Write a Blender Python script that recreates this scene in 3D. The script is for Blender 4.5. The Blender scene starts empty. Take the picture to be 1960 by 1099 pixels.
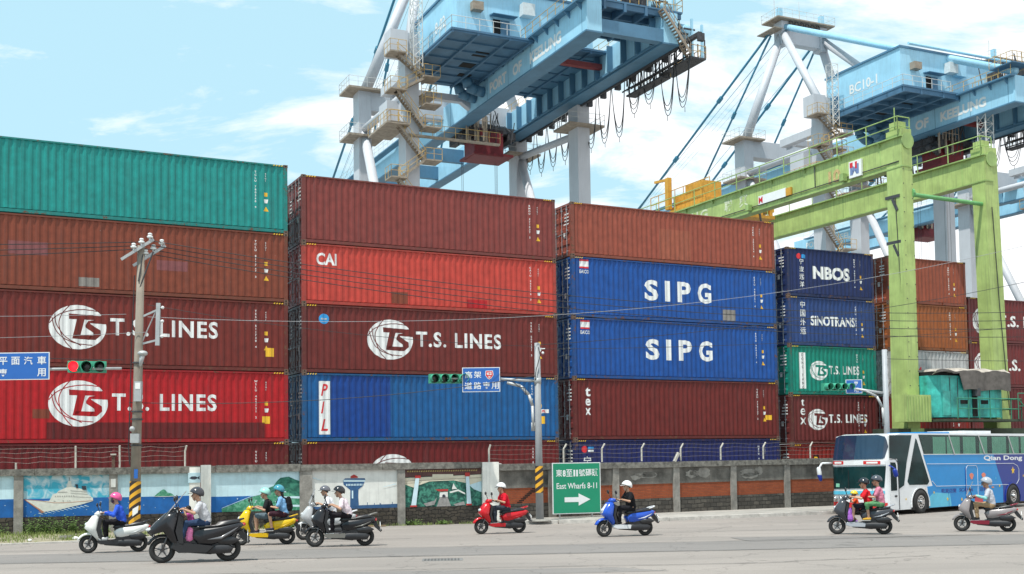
import bpy, bmesh, math, random
from mathutils import Vector, Matrix, Euler
import numpy as np
R = math.radians
random.seed(7)
S = bpy.context.scene
COL = S.collection
# ------------------------------------------------------------------ camera
H_CAM = 2.19
YAW = 0.468          # direction of the container row
YQ = 0.437           # direction of the quay
cam_d = bpy.data.cameras.new("camera"); cam = bpy.data.objects.new("camera", cam_d); COL.objects.link(cam)
cam_d.sensor_width = 36; cam_d.sensor_fit = 'HORIZONTAL'
cam_d.lens = 2167.3/1960*36
cam_d.shift_y = (757.6-549.5)/1960
cam_d.clip_start = .1; cam_d.clip_end = 6000
cam.matrix_world = Matrix.Translation((0, 0, H_CAM)) @ Matrix.Rotation(math.pi/2+.053, 4, 'X') @ Matrix.Rotation(-.014, 4, 'Z')
S.camera = cam
# ------------------------------------------------------------------ sun and sky
U3 = Vector((math.cos(YAW), math.sin(YAW), 0)); W3 = Vector((-math.sin(YAW), math.cos(YAW), 0))
SUN_EL = R(66)
h = (-.90*U3-.44*W3).normalized()
sdir = Vector((h.x*math.cos(SUN_EL), h.y*math.cos(SUN_EL), math.sin(SUN_EL)))
sl = bpy.data.lights.new("sun", 'SUN'); sun = bpy.data.objects.new("sun", sl); COL.objects.link(sun)
sl.energy = 4.3; sl.angle = R(1.2); sl.color = (1, .965, .90)
sun.rotation_euler = sdir.to_track_quat('Z', 'Y').to_euler()
wd = bpy.data.worlds.new("World"); S.world = wd; wd.use_nodes = True
nt = wd.node_tree; nt.nodes.clear()
def N(t, **k):
    n = nt.nodes.new(t)
    for a, b in k.items(): setattr(n, a, b)
    return n
def L(a, b): nt.links.new(a, b)
sky = N('ShaderNodeTexSky', sky_type='NISHITA', sun_disc=False)
sky.sun_elevation = SUN_EL; sky.sun_rotation = math.atan2(sdir.x, sdir.y)
sky.air_density = 1.0; sky.dust_density = 1.2; sky.ozone_density = 1.0
tc = N('ShaderNodeTexCoord'); sp = N('ShaderNodeSeparateXYZ'); L(tc.outputs['Generated'], sp.inputs[0])
ad = N('ShaderNodeMath', operation='ADD'); ad.inputs[1].default_value = .22; L(sp.outputs[2], ad.inputs[0])
mx = N('ShaderNodeMath', operation='MAXIMUM'); mx.inputs[1].default_value = .05; L(ad.outputs[0], mx.inputs[0])
dx = N('ShaderNodeMath', operation='DIVIDE'); L(sp.outputs[0], dx.inputs[0]); L(mx.outputs[0], dx.inputs[1])
dy = N('ShaderNodeMath', operation='DIVIDE'); L(sp.outputs[1], dy.inputs[0]); L(mx.outputs[0], dy.inputs[1])
cb = N('ShaderNodeCombineXYZ'); L(dx.outputs[0], cb.inputs[0]); L(dy.outputs[0], cb.inputs[1])
n1 = N('ShaderNodeTexNoise'); n1.inputs['Scale'].default_value = 2.3; n1.inputs['Detail'].default_value = 9; n1.inputs['Roughness'].default_value = .62; n1.inputs['Distortion'].default_value = .35
mp = N('ShaderNodeMapping'); mp.inputs['Location'].default_value = (3.1, 1.4, 0); mp.inputs['Scale'].default_value = (1, 1.5, 1)
L(cb.outputs[0], mp.inputs[0]); L(mp.outputs[0], n1.inputs['Vector'])
# more cloud to the right and low over the horizon
gx = N('ShaderNodeMath', operation='MULTIPLY_ADD'); gx.inputs[1].default_value = .26; gx.inputs[2].default_value = .0; L(sp.outputs[0], gx.inputs[0])
gz_ = N('ShaderNodeMath', operation='MULTIPLY_ADD'); gz_.inputs[1].default_value = -.22; gz_.inputs[2].default_value = .06; L(sp.outputs[2], gz_.inputs[0])
s1 = N('ShaderNodeMath', operation='ADD'); L(n1.outputs['Fac'], s1.inputs[0]); L(gx.outputs[0], s1.inputs[1])
s2 = N('ShaderNodeMath', operation='ADD'); L(s1.outputs[0], s2.inputs[0]); L(gz_.outputs[0], s2.inputs[1])
cr = N('ShaderNodeValToRGB'); cr.color_ramp.elements[0].position = .47; cr.color_ramp.elements[1].position = .62
L(s2.outputs[0], cr.inputs[0])
haze = N('ShaderNodeMix', data_type='RGBA'); haze.inputs['Factor'].default_value = .78
haze.inputs['B'].default_value = (5.3, 8.4, 9.6, 1)
L(sky.outputs[0], haze.inputs['A'])
mxc = N('ShaderNodeMix', data_type='RGBA'); mxc.inputs['B'].default_value = (9.9, 10.1, 10.3, 1)
L(cr.outputs[0], mxc.inputs['Factor']); L(haze.outputs['Result'], mxc.inputs['A'])
bg = N('ShaderNodeBackground'); bg.inputs['Strength'].default_value = .10; L(mxc.outputs['Result'], bg.inputs[0])
wo = N('ShaderNodeOutputWorld'); L(bg.outputs[0], wo.inputs[0])
S.view_settings.view_transform = 'Standard'; S.view_settings.look = 'None'; S.view_settings.gamma = 1
S.view_settings.exposure = 0.25
S.render.engine = 'CYCLES'; S.cycles.max_bounces = 6; S.cycles.transparent_max_bounces = 8
# ------------------------------------------------------------------ helpers
def srgb(r, g, b):
    f = lambda c: ((c/255+.055)/1.055)**2.4 if c > 10 else c/255/12.92
    return (f(r), f(g), f(b))
MATS = {}
SPLIT = {'landing', 'boom_tie', 'festoon_trolley', 'warning_label', 'floor_hatch', 'stay_joint', 'rack_post', 'platform_post', 'bracket', 'ladder_bracket', 'antenna', 'control_box', 'cable_clamp', 'panel_seam', 'bolt_plate', 'weld_seam', 'louvre', 'wave_fleck', 'funnel', 'plaster_remnant', 'painted_column', 'column_foot', 'flag_bar', 'sheave', 'clamp', 'steel_band', 'hazard_stripe', 'door_marking', 'headlight', 'window_pillar', 'brace', 'bracket_arm', 'hoist_rope', 'support', 'plate_mark', 'name_mark'}
def mat(name, col, rough=.5, metal=0, var=.12, rust=0.0, streak=0.0, bump=0.0, bscale=40, spec=.5, coat=0, emit=None, alpha=1, trans=0, vscale=3.0, rustcol=(.10, .035, .015), chips=0.0):
    if name in MATS: return MATS[name]
    m = bpy.data.materials.new(name); m.use_nodes = True; t = m.node_tree
    b = t.nodes['Principled BSDF']; nn = t.nodes.new; lk = t.links.new
    b.inputs['Roughness'].default_value = rough; b.inputs['Metallic'].default_value = metal
    b.inputs['Specular IOR Level'].default_value = spec
    if coat: b.inputs['Coat Weight'].default_value = coat; b.inputs['Coat Roughness'].default_value = .08
    if trans: b.inputs['Transmission Weight'].default_value = trans
    if alpha < 1: b.inputs['Alpha'].default_value = alpha
    if emit: b.inputs['Emission Color'].default_value = (*emit[:3], 1); b.inputs['Emission Strength'].default_value = emit[3]
    c4 = (*col, 1)
    tcn = nn('ShaderNodeTexCoord'); oi = nn('ShaderNodeObjectInfo')
    va = nn('ShaderNodeVectorMath'); va.operation = 'MULTIPLY_ADD'; va.inputs[1].default_value = (1, 1, 1)
    sc = nn('ShaderNodeVectorMath'); sc.operation = 'SCALE'; sc.inputs[0].default_value = (37, 91, 53)
    lk(oi.outputs['Random'], sc.inputs['Scale']); lk(tcn.outputs['Object'], va.inputs[0]); lk(sc.outputs[0], va.inputs[2])
    cur = None
    nz = nn('ShaderNodeTexNoise'); nz.inputs['Scale'].default_value = vscale; nz.inputs['Detail'].default_value = 6; nz.inputs['Roughness'].default_value = .6
    lk(va.outputs[0], nz.inputs['Vector'])
    rp = nn('ShaderNodeValToRGB'); rp.color_ramp.elements[0].position = .3; rp.color_ramp.elements[1].position = .7
    rp.color_ramp.elements[0].color = (*[c*(1-var) for c in col], 1); rp.color_ramp.elements[1].color = (*[min(1, c*(1+var)+.004*var) for c in col], 1)
    lk(nz.outputs['Fac'], rp.inputs[0]); cur = rp.outputs[0]
    if streak:
        mp_ = nn('ShaderNodeMapping'); mp_.inputs['Scale'].default_value = (10, 10, .5); lk(va.outputs[0], mp_.inputs[0])
        ns = nn('ShaderNodeTexNoise'); ns.inputs['Scale'].default_value = 1.0; ns.inputs['Detail'].default_value = 5; ns.inputs['Roughness'].default_value = .65; lk(mp_.outputs[0], ns.inputs['Vector'])
        r2 = nn('ShaderNodeValToRGB'); r2.color_ramp.elements[0].position = .50; r2.color_ramp.elements[1].position = .78; r2.color_ramp.elements[1].color = (streak, streak, streak, 1)
        lk(ns.outputs['Fac'], r2.inputs[0])
        mm = nn('ShaderNodeMix'); mm.data_type = 'RGBA'; lk(r2.outputs[0], mm.inputs['Factor']); lk(cur, mm.inputs['A'])
        mm.inputs['B'].default_value = (*[c*.45+.03 for c in col], 1); cur = mm.outputs['Result']
    if rust:
        n3 = nn('ShaderNodeTexNoise'); n3.inputs['Scale'].default_value = 4.5; n3.inputs['Detail'].default_value = 10; n3.inputs['Roughness'].default_value = .75; lk(va.outputs[0], n3.inputs['Vector'])
        r3 = nn('ShaderNodeValToRGB'); lo = .74-.22*rust; r3.color_ramp.elements[0].position = lo; r3.color_ramp.elements[1].position = lo+.06
        lk(n3.outputs['Fac'], r3.inputs[0])
        m3 = nn('ShaderNodeMix'); m3.data_type = 'RGBA'; lk(r3.outputs[0], m3.inputs['Factor']); lk(cur, m3.inputs['A']); m3.inputs['B'].default_value = (*rustcol, 1); cur = m3.outputs['Result']
    if chips:
        n4 = nn('ShaderNodeTexNoise'); n4.inputs['Scale'].default_value = 16; n4.inputs['Detail'].default_value = 3; lk(va.outputs[0], n4.inputs['Vector'])
        r4 = nn('ShaderNodeValToRGB'); r4.color_ramp.elements[0].position = .745; r4.color_ramp.elements[1].position = .77; r4.color_ramp.elements[1].color = (chips, chips, chips, 1)
        lk(n4.outputs['Fac'], r4.inputs[0])
        m4 = nn('ShaderNodeMix'); m4.data_type = 'RGBA'; lk(r4.outputs[0], m4.inputs['Factor']); lk(cur, m4.inputs['A']); m4.inputs['B'].default_value = (.42, .40, .37, 1); cur = m4.outputs['Result']
    lk(cur, b.inputs['Base Color'])
    if bump:
        nb = nn('ShaderNodeTexNoise'); nb.inputs['Scale'].default_value = bscale; nb.inputs['Detail'].default_value = 6; lk(tcn.outputs['Object'], nb.inputs['Vector'])
        bp = nn('ShaderNodeBump'); bp.inputs['Strength'].default_value = bump; bp.inputs['Distance'].default_value = .02
        lk(nb.outputs['Fac'], bp.inputs['Height']); lk(bp.outputs[0], b.inputs['Normal'])
    MATS[name] = m
    return m
def paint(key, rgb, k=.80, rough=.45, rust=.34, streak=.75, var=.17, **kw):
    kw.setdefault('chips', .30)
    return mat(key, tuple(c*k for c in srgb(*rgb)), rough=rough, rust=rust, streak=streak, var=var, spec=.28, **kw)
def tag(o, label=None, cat=None, group=None, kind=None):
    if label: o['label'] = label
    if cat: o['category'] = cat
    if group: o['group'] = group
    if kind: o['kind'] = kind
    return o
def thing(name, label, cat, loc=(0, 0, 0), rz=0, group=None, scale=1):
    o = bpy.data.objects.new(name, None); COL.objects.link(o); o.location = loc; o.rotation_euler = (0, 0, rz); o.scale = (scale,)*3
    o.empty_display_size = .2
    return tag(o, label, cat, group)
class MB:
    def __init__(s): s.v = []; s.f = []
    def add(s, vs, fs):
        n = len(s.v); s.v += [tuple(v) for v in vs]; s.f += [tuple(i+n for i in f) for f in fs]; return s
    def box(s, x0, x1, y0, y1, z0, z1):
        return s.add([(x0, y0, z0), (x1, y0, z0), (x1, y1, z0), (x0, y1, z0), (x0, y0, z1), (x1, y0, z1), (x1, y1, z1), (x0, y1, z1)],
                     [(3, 2, 1, 0), (4, 5, 6, 7), (0, 1, 5, 4), (1, 2, 6, 5), (2, 3, 7, 6), (3, 0, 4, 7)])
    def beam(s, p, q, w, h, up=(0, 0, 1)):
        p, q = Vector(p), Vector(q); d = (q-p).normalized(); up = Vector(up)
        if abs(d.dot(up)) > .97: up = Vector((0, 1, 0))
        x = d.cross(up).normalized()*w/2; z = x.cross(d).normalized()*h/2
        vs = [a+i*x+j*z for a in (p, q) for i, j in ((-1, -1), (1, -1), (1, 1), (-1, 1))]
        return s.add(vs, [(0, 1, 2, 3), (7, 6, 5, 4), (0, 4, 5, 1), (1, 5, 6, 2), (2, 6, 7, 3), (3, 7, 4, 0)])
    def tube(s, p, q, r0, r1=None, n=10, caps=True):
        if r1 is None: r1 = r0
        p, q = Vector(p), Vector(q); d = (q-p).normalized(); up = Vector((0, 0, 1)) if abs(d.z) < .9 else Vector((1, 0, 0))
        x = d.cross(up).normalized(); y = d.cross(x)
        vs = [p+r0*(math.cos(a)*x+math.sin(a)*y) for a in [2*math.pi*i/n for i in range(n)]]+[q+r1*(math.cos(a)*x+math.sin(a)*y) for a in [2*math.pi*i/n for i in range(n)]]
        fs = [(i, (i+1) % n, n+(i+1) % n, n+i) for i in range(n)]
        if caps: fs += [tuple(range(n-1, -1, -1)), tuple(range(n, 2*n))]
        return s.add(vs, fs)
    def pipe(s, pts, r, n=6):
        for a, b in zip(pts, pts[1:]): s.tube(a, b, r, r, n)
        return s
    def prism(s, pts, axis, a, b):
        """polygon pts (2D) extruded along axis from a to b; for axis y pts are (x,z), x: (y,z), z: (x,y)"""
        m = {'y': lambda p, t: (p[0], t, p[1]), 'x': lambda p, t: (t, p[0], p[1]), 'z': lambda p, t: (p[0], p[1], t)}[axis]
        n = len(pts); vs = [m(p, a) for p in pts]+[m(p, b) for p in pts]
        return s.add(vs, [tuple(range(n)), tuple(range(2*n-1, n-1, -1))]+[(i, n+i, n+(i+1) % n, (i+1) % n) for i in range(n)])
    def pad(s, pts, w, inset=.82, w2=.7, yo=0):
        """rounded slab: side profile (x,z) of half width w"""
        n = len(pts); cx = sum(p[0] for p in pts)/n; cz = sum(p[1] for p in pts)/n
        lay = [(-w, inset), (-w*w2, 1), (w*w2, 1), (w, inset)]
        vs = [(cx+(p[0]-cx)*k, y+yo, cz+(p[1]-cz)*k) for y, k in lay for p in pts]
        fs = [tuple(range(n)), tuple(range(4*n-1, 3*n-1, -1))]
        for l in range(3): fs += [(l*n+i, (l+1)*n+i, (l+1)*n+(i+1) % n, l*n+(i+1) % n) for i in range(n)]
        return s.add(vs, fs)
    def sphere(s, c, r, nu=12, nv=8, rx=1, ry=1, rz=1):
        vs = [(c[0], c[1], c[2]-r*rz)]; 
        for j in range(1, nv):
            t = math.pi*j/nv
            for i in range(nu):
                a = 2*math.pi*i/nu; vs.append((c[0]+r*rx*math.sin(t)*math.cos(a), c[1]+r*ry*math.sin(t)*math.sin(a), c[2]-r*rz*math.cos(t)))
        vs.append((c[0], c[1], c[2]+r*rz)); e = len(vs)-1
        fs = [(0, 1+(i+1) % nu, 1+i) for i in range(nu)]
        for j in range(nv-2): fs += [(1+j*nu+i, 1+j*nu+(i+1) % nu, 1+(j+1)*nu+(i+1) % nu, 1+(j+1)*nu+i) for i in range(nu)]
        fs += [(1+(nv-2)*nu+i, 1+(nv-2)*nu+(i+1) % nu, e) for i in range(nu)]
        return s.add(vs, fs)
    def caps(s, p, q, r0, r1, n=10):
        """tapered capsule, closed"""
        p, q = Vector(p), Vector(q); d = q-p; ln = d.length
        if ln < 1e-6: return s.sphere(p, r0, n, 6)
        d.normalize(); up = Vector((0, 0, 1)) if abs(d.z) < .9 else Vector((1, 0, 0)); x = d.cross(up).normalized(); y = d.cross(x)
        rings = [(-r0*.87, r0*.5), (-r0*.5, r0*.87), (0, r0), (ln, r1), (ln+r1*.5, r1*.87), (ln+r1*.87, r1*.5)]
        vs = [p-d*r0]
        for t, r in rings: vs += [p+d*t+r*(math.cos(a)*x+math.sin(a)*y) for a in [2*math.pi*i/n for i in range(n)]]
        vs.append(q+d*r1); e = len(vs)-1
        fs = [(0, 1+i, 1+(i+1) % n) for i in range(n)]
        for j in range(5): fs += [(1+j*n+i, 1+(j+1)*n+i, 1+(j+1)*n+(i+1) % n, 1+j*n+(i+1) % n) for i in range(n)]
        fs += [(1+5*n+(i+1) % n, 1+5*n+i, e) for i in range(n)]
        return s.add(vs, fs)
    def torus(s, c, R0, r, axis='y', n=28, m=8, flat=1.0):
        vs = []
        for i in range(n):
            a = 2*math.pi*i/n
            for j in range(m):
                b = 2*math.pi*j/m; rr = R0+r*math.cos(b); o = r*math.sin(b)*flat
                vs.append((c[0]+rr*math.cos(a), c[1]+o, c[2]+rr*math.sin(a)))
        return s.add(vs, [(i*m+j, ((i+1) % n)*m+j, ((i+1) % n)*m+(j+1) % m, i*m+(j+1) % m) for i in range(n) for j in range(m)])
    def poly(s, pts): return s.add(pts, [tuple(range(len(pts)))])
    def text(s, body, o, xd, ud, h=None, width=None, bold=0.0, shear=0, spacing=1.0, center=False, cut=None, linesp=1.0):
        vs, fs, bb = text_geo(body, bold, shear, spacing, linesp)
        k = h/(bb[3]-bb[1]) if h else width/(bb[2]-bb[0]); kx = width/(bb[2]-bb[0]) if width else k
        xd, ud, o = Vector(xd), Vector(ud), Vector(o); cx = (bb[2]-bb[0])/2 if center else 0
        return s.add([o+xd*(x-bb[0]-cx)*kx+ud*(y-bb[1])*k for x, y in vs], fs)
    def pieces(s):
        par = list(range(len(s.v)))
        def fd(a):
            while par[a] != a: par[a] = par[par[a]]; a = par[a]
            return a
        for f in s.f:
            r0 = fd(f[0])
            for q in f[1:]: par[fd(q)] = r0
        gr = {}
        for f in s.f: gr.setdefault(fd(f[0]), []).append(f)
        out = []
        for fs in gr.values():
            m_ = MB(); ix = {}
            for f in fs:
                for q in f:
                    if q not in ix: ix[q] = len(m_.v); m_.v.append(s.v[q])
            m_.f = [tuple(ix[q] for q in f) for f in fs]; out.append(m_)
        return out
    def build(s, name, m, parent=None, smooth=False, share=None):
        if name in SPLIT and not share:
            ps = s.pieces()
            if 1 < len(ps) <= 60: return [p.build(name, m, parent, smooth, True) for p in ps][0]
        me = bpy.data.meshes.new(name); me.from_pydata([tuple(v) for v in s.v], [], s.f); me.materials.append(m)
        if smooth: me.polygons.foreach_set('use_smooth', [True]*len(me.polygons))
        me.update()
        return link(name, me, parent)
def link(name, me, parent=None, m=None):
    o = bpy.data.objects.new(name, me); COL.objects.link(o)
    if parent: o.parent = parent
    return o
TCACHE = {}
def text_geo(body, bold, shear, spacing, linesp=1.0):
    k = (body, bold, shear, spacing, linesp)
    if k in TCACHE: return TCACHE[k]
    c = bpy.data.curves.new('t', 'FONT'); c.body = body; c.size = 1; c.offset = bold; c.shear = shear; c.space_character = spacing; c.space_line = linesp
    c.resolution_u = 3
    o = bpy.data.objects.new('t', c); COL.objects.link(o)
    dg = bpy.context.evaluated_depsgraph_get(); me = o.evaluated_get(dg).to_mesh()
    vs = [(v.co.x, v.co.y) for v in me.vertices]; fs = [tuple(p.vertices) for p in me.polygons]
    o.evaluated_get(dg).to_mesh_clear(); bpy.data.objects.remove(o); bpy.data.curves.remove(c)
    bb = (min(v[0] for v in vs), min(v[1] for v in vs), max(v[0] for v in vs), max(v[1] for v in vs))
    TCACHE[k] = (vs, fs, bb); return TCACHE[k]
def slab(pts, mb, y0, y1):
    mb.prism(pts, 'y', y0, y1)
def dup(root, loc=None, rz=None, parent=None):
    c = root.copy(); COL.objects.link(c)
    if parent: c.parent = parent
    if loc is not None: c.location = loc
    if rz is not None: c.rotation_euler = (0, 0, rz)
    for ch in list(root.children): dup(ch, parent=c)
    return c
def rail(mb, pts, hh=1.05, step=1.6, r=.028, mid=True):
    pts = [Vector(p) for p in pts]
    for a, b in zip(pts, pts[1:]):
        ln = (b-a).length; n = max(1, round(ln/step)); up = Vector((0, 0, hh))
        mb.tube(a+up, b+up, r, n=5)
        if mid: mb.tube(a+up*.5, b+up*.5, r*.8, n=5)
        for i in range(n+1):
            p = a+(b-a)*i/n; mb.tube(p, p+up, r, n=5)
def stairs(mb, a, b, w=.8, perp=(0, 1, 0), n=None):
    a, b = Vector(a), Vector(b); pv = Vector(perp)*w/2; n = n or max(3, int(abs(b.z-a.z)/.24))
    for sgn in (-1, 1): mb.beam(a+pv*sgn, b+pv*sgn, .05, .26)
    for i in range(n+1):
        p = a+(b-a)*i/n; d = Vector(((b-a).x, (b-a).y, 0)).normalized()*.13
        mb.add([p-pv-d, p+pv-d, p+pv+d, p-pv+d, p-pv-d-Vector((0, 0, .04)), p+pv-d-Vector((0, 0, .04)), p+pv+d-Vector((0, 0, .04)), p-pv+d-Vector((0, 0, .04))], [(0, 1, 2, 3), (7, 6, 5, 4), (0, 4, 5, 1), (1, 5, 6, 2), (2, 6, 7, 3), (3, 7, 4, 0)])
def lattice(mb, p, hh, w, n, r=.04):
    x, y, z = p
    c = [(x, y), (x+w, y), (x+w, y+w), (x, y+w)]
    for q in c: mb.tube((q[0], q[1], z), (q[0], q[1], z+hh), r, n=5)
    for k in range(n):
        z0 = z+hh*k/n; z1 = z+hh*(k+1)/n
        for i in range(4):
            a, b = c[i], c[(i+1) % 4]
            mb.tube((a[0], a[1], z0), (b[0], b[1], z1), r*.6, n=4); mb.tube((a[0], a[1], z1), (b[0], b[1], z1), r*.6, n=4)
def zr(y): return -.15-.01*(y-30)
# common materials
M_white = mat('white_paint', (.78, .78, .76), rough=.4, var=.05, chips=.15)
M_lettering = mat('white_lettering', (.76, .76, .74), rough=.5, var=.06, streak=.15)
M_black = mat('black_plastic', (.018, .018, .02), rough=.35, var=.1)
M_rubber = mat('rubber', (.02, .02, .02), rough=.8, var=.15)
M_galv = mat('galvanised_steel', (.42, .43, .43), rough=.5, metal=.3, var=.15, streak=.2)
M_yellow = mat('warning_yellow', (.80, .50, .02), rough=.5, var=.06)
M_dark = mat('dark_steel', (.05, .05, .055), rough=.6, var=.2)
M_hole = mat('black_void', (.006, .006, .006), rough=.9, var=0)
M_chrome = mat('chrome', (.6, .6, .6), rough=.2, metal=1, var=.02)
# ================================================================== ground
def sheet(name, pts, m, zf, dz=0, kind='structure', sub=None):
    mb = MB(); mb.add([(x, y, zf(y)+dz) for x, y in pts], [tuple(range(len(pts)))])
    o = mb.build(name, m); o['kind'] = kind; return o
WLO = Vector((-16.36, 37.58, 0)); WLD = Vector((math.cos(R(15.82)), math.sin(R(15.82)), 0)); WRO = Vector((-.7, 42.0, 0)); WRD = Vector((math.cos(R(30.85)), math.sin(R(30.85)), 0))
m_road = bpy.data.materials.new('asphalt'); m_road.use_nodes = True
def asphalt(m, base, dark):
    t = m.node_tree; b = t.nodes['Principled BSDF']; nn = t.nodes.new; lk = t.links.new
    b.inputs['Roughness'].default_value = .85; b.inputs['Specular IOR Level'].default_value = .25
    tcn = nn('ShaderNodeTexCoord')
    def noise(s, d=8, r=.6, sc=(1, 1, 1)):
        mpp = nn('ShaderNodeMapping'); mpp.inputs['Scale'].default_value = sc; lk(tcn.outputs['Object'], mpp.inputs[0])
        n = nn('ShaderNodeTexNoise'); n.inputs['Scale'].default_value = s; n.inputs['Detail'].default_value = d; n.inputs['Roughness'].default_value = r; lk(mpp.outputs[0], n.inputs['Vector']); return n.outputs['Fac']
    def ramp(f, a, b_, c0, c1):
        r = nn('ShaderNodeValToRGB'); r.color_ramp.elements[0].position = a; r.color_ramp.elements[1].position = b_; r.color_ramp.elements[0].color = (*c0, 1); r.color_ramp.elements[1].color = (*c1, 1); lk(f, r.inputs[0]); return r.outputs[0]
    def mix(f, a, b_, mode='MIX'):
        x = nn('ShaderNodeMix'); x.data_type = 'RGBA'; x.blend_type = mode
        if isinstance(f, float): x.inputs['Factor'].default_value = f
        else: lk(f, x.inputs['Factor'])
        lk(a, x.inputs['A']); lk(b_, x.inputs['B']) if not isinstance(b_, tuple) else setattr(x.inputs['B'], 'default_value', b_); return x.outputs['Result']
    c = ramp(noise(.35, 6, .55, (.35, 1, 1)), .35, .65, dark, base)
    g = ramp(noise(60, 3), .35, .65, (.80, .80, .80), (1.15, 1.15, 1.15))
    c = mix(1.0, c, g, 'MULTIPLY')
    st = ramp(noise(.9, 5, .6, (.12, 1.6, 1)), .45, .72, (0, 0, 0), (.35, .35, .35))
    c = mix(st, c, (dark[0]*.8, dark[1]*.8, dark[2]*.8, 1))
    vo = nn('ShaderNodeTexVoronoi'); vo.feature = 'DISTANCE_TO_EDGE'; vo.inputs['Scale'].default_value = .34
    nd = nn('ShaderNodeTexNoise'); nd.inputs['Scale'].default_value = 1.4; nd.inputs['Detail'].default_value = 8; lk(tcn.outputs['Object'], nd.inputs['Vector'])
    vm = nn('ShaderNodeVectorMath'); vm.operation = 'MULTIPLY_ADD'; vm.inputs[1].default_value = (1.6, 1.6, 0); lk(nd.outputs['Color'], vm.inputs[0]); lk(tcn.outputs['Object'], vm.inputs[2]); lk(vm.outputs[0], vo.inputs['Vector'])
    ck = ramp(vo.outputs['Distance'], .0, .012, (.5, .5, .5), (0, 0, 0)); c = mix(ck, c, (dark[0]*.4, dark[1]*.4, dark[2]*.4, 1))
    lk(c, b.inputs['Base Color'])
    bp = nn('ShaderNodeBump'); bp.inputs['Strength'].default_value = .25; bp.inputs['Distance'].default_value = .01; lk(noise(90, 2), bp.inputs['Height']); lk(bp.outputs[0], b.inputs['Normal'])
asphalt(m_road, (.305, .268, .242), (.25, .222, .202))
m_patch = bpy.data.materials.new('asphalt_patch'); m_patch.use_nodes = True; asphalt(m_patch, (.225, .205, .192), (.195, .18, .17))
wl0 = WLO-WLD*60; wr1 = WRO+WRD*120
corner = WRO
sheet('road', [(-400, -60), (400, -60), (400, 60), (wr1.x, wr1.y+.1), (corner.x, corner.y+.1), (wl0.x, wl0.y+.1), (-400, -20)], m_road, zr)
m_yard = mat('yard_concrete', (.26, .25, .235), rough=.9, var=.2, vscale=.4, bump=.2)
mb = MB(); yo = .12
mb.add([(-2500, -20, 0), (wl0.x, wl0.y+yo, 0), (corner.x, corner.y+yo, 0), (wr1.x, wr1.y+yo, 0), (2500, 300, 0), (2500, 4500, 0), (-2500, 4500, 0)], [tuple(range(7))])
g = mb.build('ground', m_yard); g['kind'] = 'structure'
# darker resurfaced strips in the carriageway
sheet('road', [(-30, 25.6), (-12, 25.9), (1, 26.6), (12, 27.6), (40, 29.2), (40, 33.0), (14, 31.2), (1, 29.6), (-6, 29.2), (-30, 28.0)], m_patch, zr, .004)
sheet('road', [(-30, 20.2), (-2, 21.4), (3, 22.0), (2, 22.9), (-30, 21.6)], m_patch, zr, .004)
sheet('road', [(6.2, 29.9), (10.9, 31.0), (13.2, 31.35), (10.4, 31.9), (6.0, 31.6)], m_patch, zr, .008)
m_tar = mat('tar_seam', (.06, .057, .055), rough=.8, var=.2)
mb = MB()
for pts in ([(-30, 25.65), (-12, 25.95), (1, 26.65), (12, 27.65), (30, 28.7)], [(-6, 29.25), (1, 29.65), (14, 31.25)], [(-9, 22.2), (-2, 23.0), (5, 23.4), (9, 24.6)], [(2.0, 33.6), (6.4, 34.6), (12.5, 35.6)], [(-20, 29.2), (-9, 30.6), (-3, 33.2)]):
    for a, b in zip(pts, pts[1:]):
        k = 14
        for i in range(k):
            f = lambda t: (a[0]+(b[0]-a[0])*t, a[1]+(b[1]-a[1])*t+.05*math.sin(9*t+a[0])+.03*math.sin(31*t))
            p, q = f(i/k), f((i+1)/k); w_ = .012+.010*math.sin(i*2.3)**2
            mb.add([(p[0], p[1]-w_, zr(p[1])+.013), (q[0], q[1]-w_, zr(q[1])+.013), (q[0], q[1]+w_, zr(q[1])+.013), (p[0], p[1]+w_, zr(p[1])+.013)], [(0, 1, 2, 3)])
o = mb.build('road', m_tar); o['kind'] = 'structure'
# pavement with kerb on the right, sandy verge on the left
m_pave = mat('pavement_concrete', (.33, .305, .275), rough=.9, var=.22, vscale=1.2, bump=.3)
kerb = [(-.5, 40.7), (1.6, 40.75), (5.67, 41.75), (9.33, 43.52), (12.6, 45.35), (20, 51.4), (60, 84)]
back = [(60, WRO.y+60.7*WRD.y/WRD.x), (corner.x, corner.y)]
mb = MB(); top = kerb+back; n = len(top)
mb.add([(x, y, zr(y)+.12) for x, y in top]+[(x, y, zr(y)-.05) for x, y in top], [tuple(range(n))]+[(i, n+i, n+(i+1) % n, (i+1) % n) for i in range(n)])
o = mb.build('pavement', m_pave); o['kind'] = 'structure'
m_kerb = mat('kerb_stone', (.50, .47, .43), rough=.85, var=.25, vscale=4, bump=.3)
mb = MB()
for a, b in zip(kerb, kerb[1:]):
    ln = math.dist(a, b); k = max(1, int(ln/1.2))
    for i in range(k):
        p = [a[j]+(b[j]-a[j])*i/k for j in (0, 1)]; q = [a[j]+(b[j]-a[j])*(i+.985)/k for j in (0, 1)]
        mb.beam((p[0], p[1]-.09, zr(p[1])+.055+random.uniform(-.006, .006)), (q[0], q[1]-.09, zr(q[1])+.055+random.uniform(-.006, .006)), .16, .15)
o = mb.build('kerb', m_kerb); o['kind'] = 'structure'
m_verge = mat('verge_soil', (.27, .235, .16), rough=.95, var=.35, vscale=2.5, bump=.5)
vg = [(-60, 22), (-20, 31.0), (-14.7, 32.7), (-12.6, 33.8), (-10.2, 36.4), (-8.3, 38.6), (-7.0, 40.1), (-8, 39.9), (-60, 25.2)]
mb = MB(); n = len(vg)
mb.add([(x, y, zr(y)+.05) for x, y in vg]+[(x, y, zr(y)-.05) for x, y in vg], [tuple(range(n))]+[(i, n+i, n+(i+1) % n, (i+1) % n) for i in range(n)])
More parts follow.
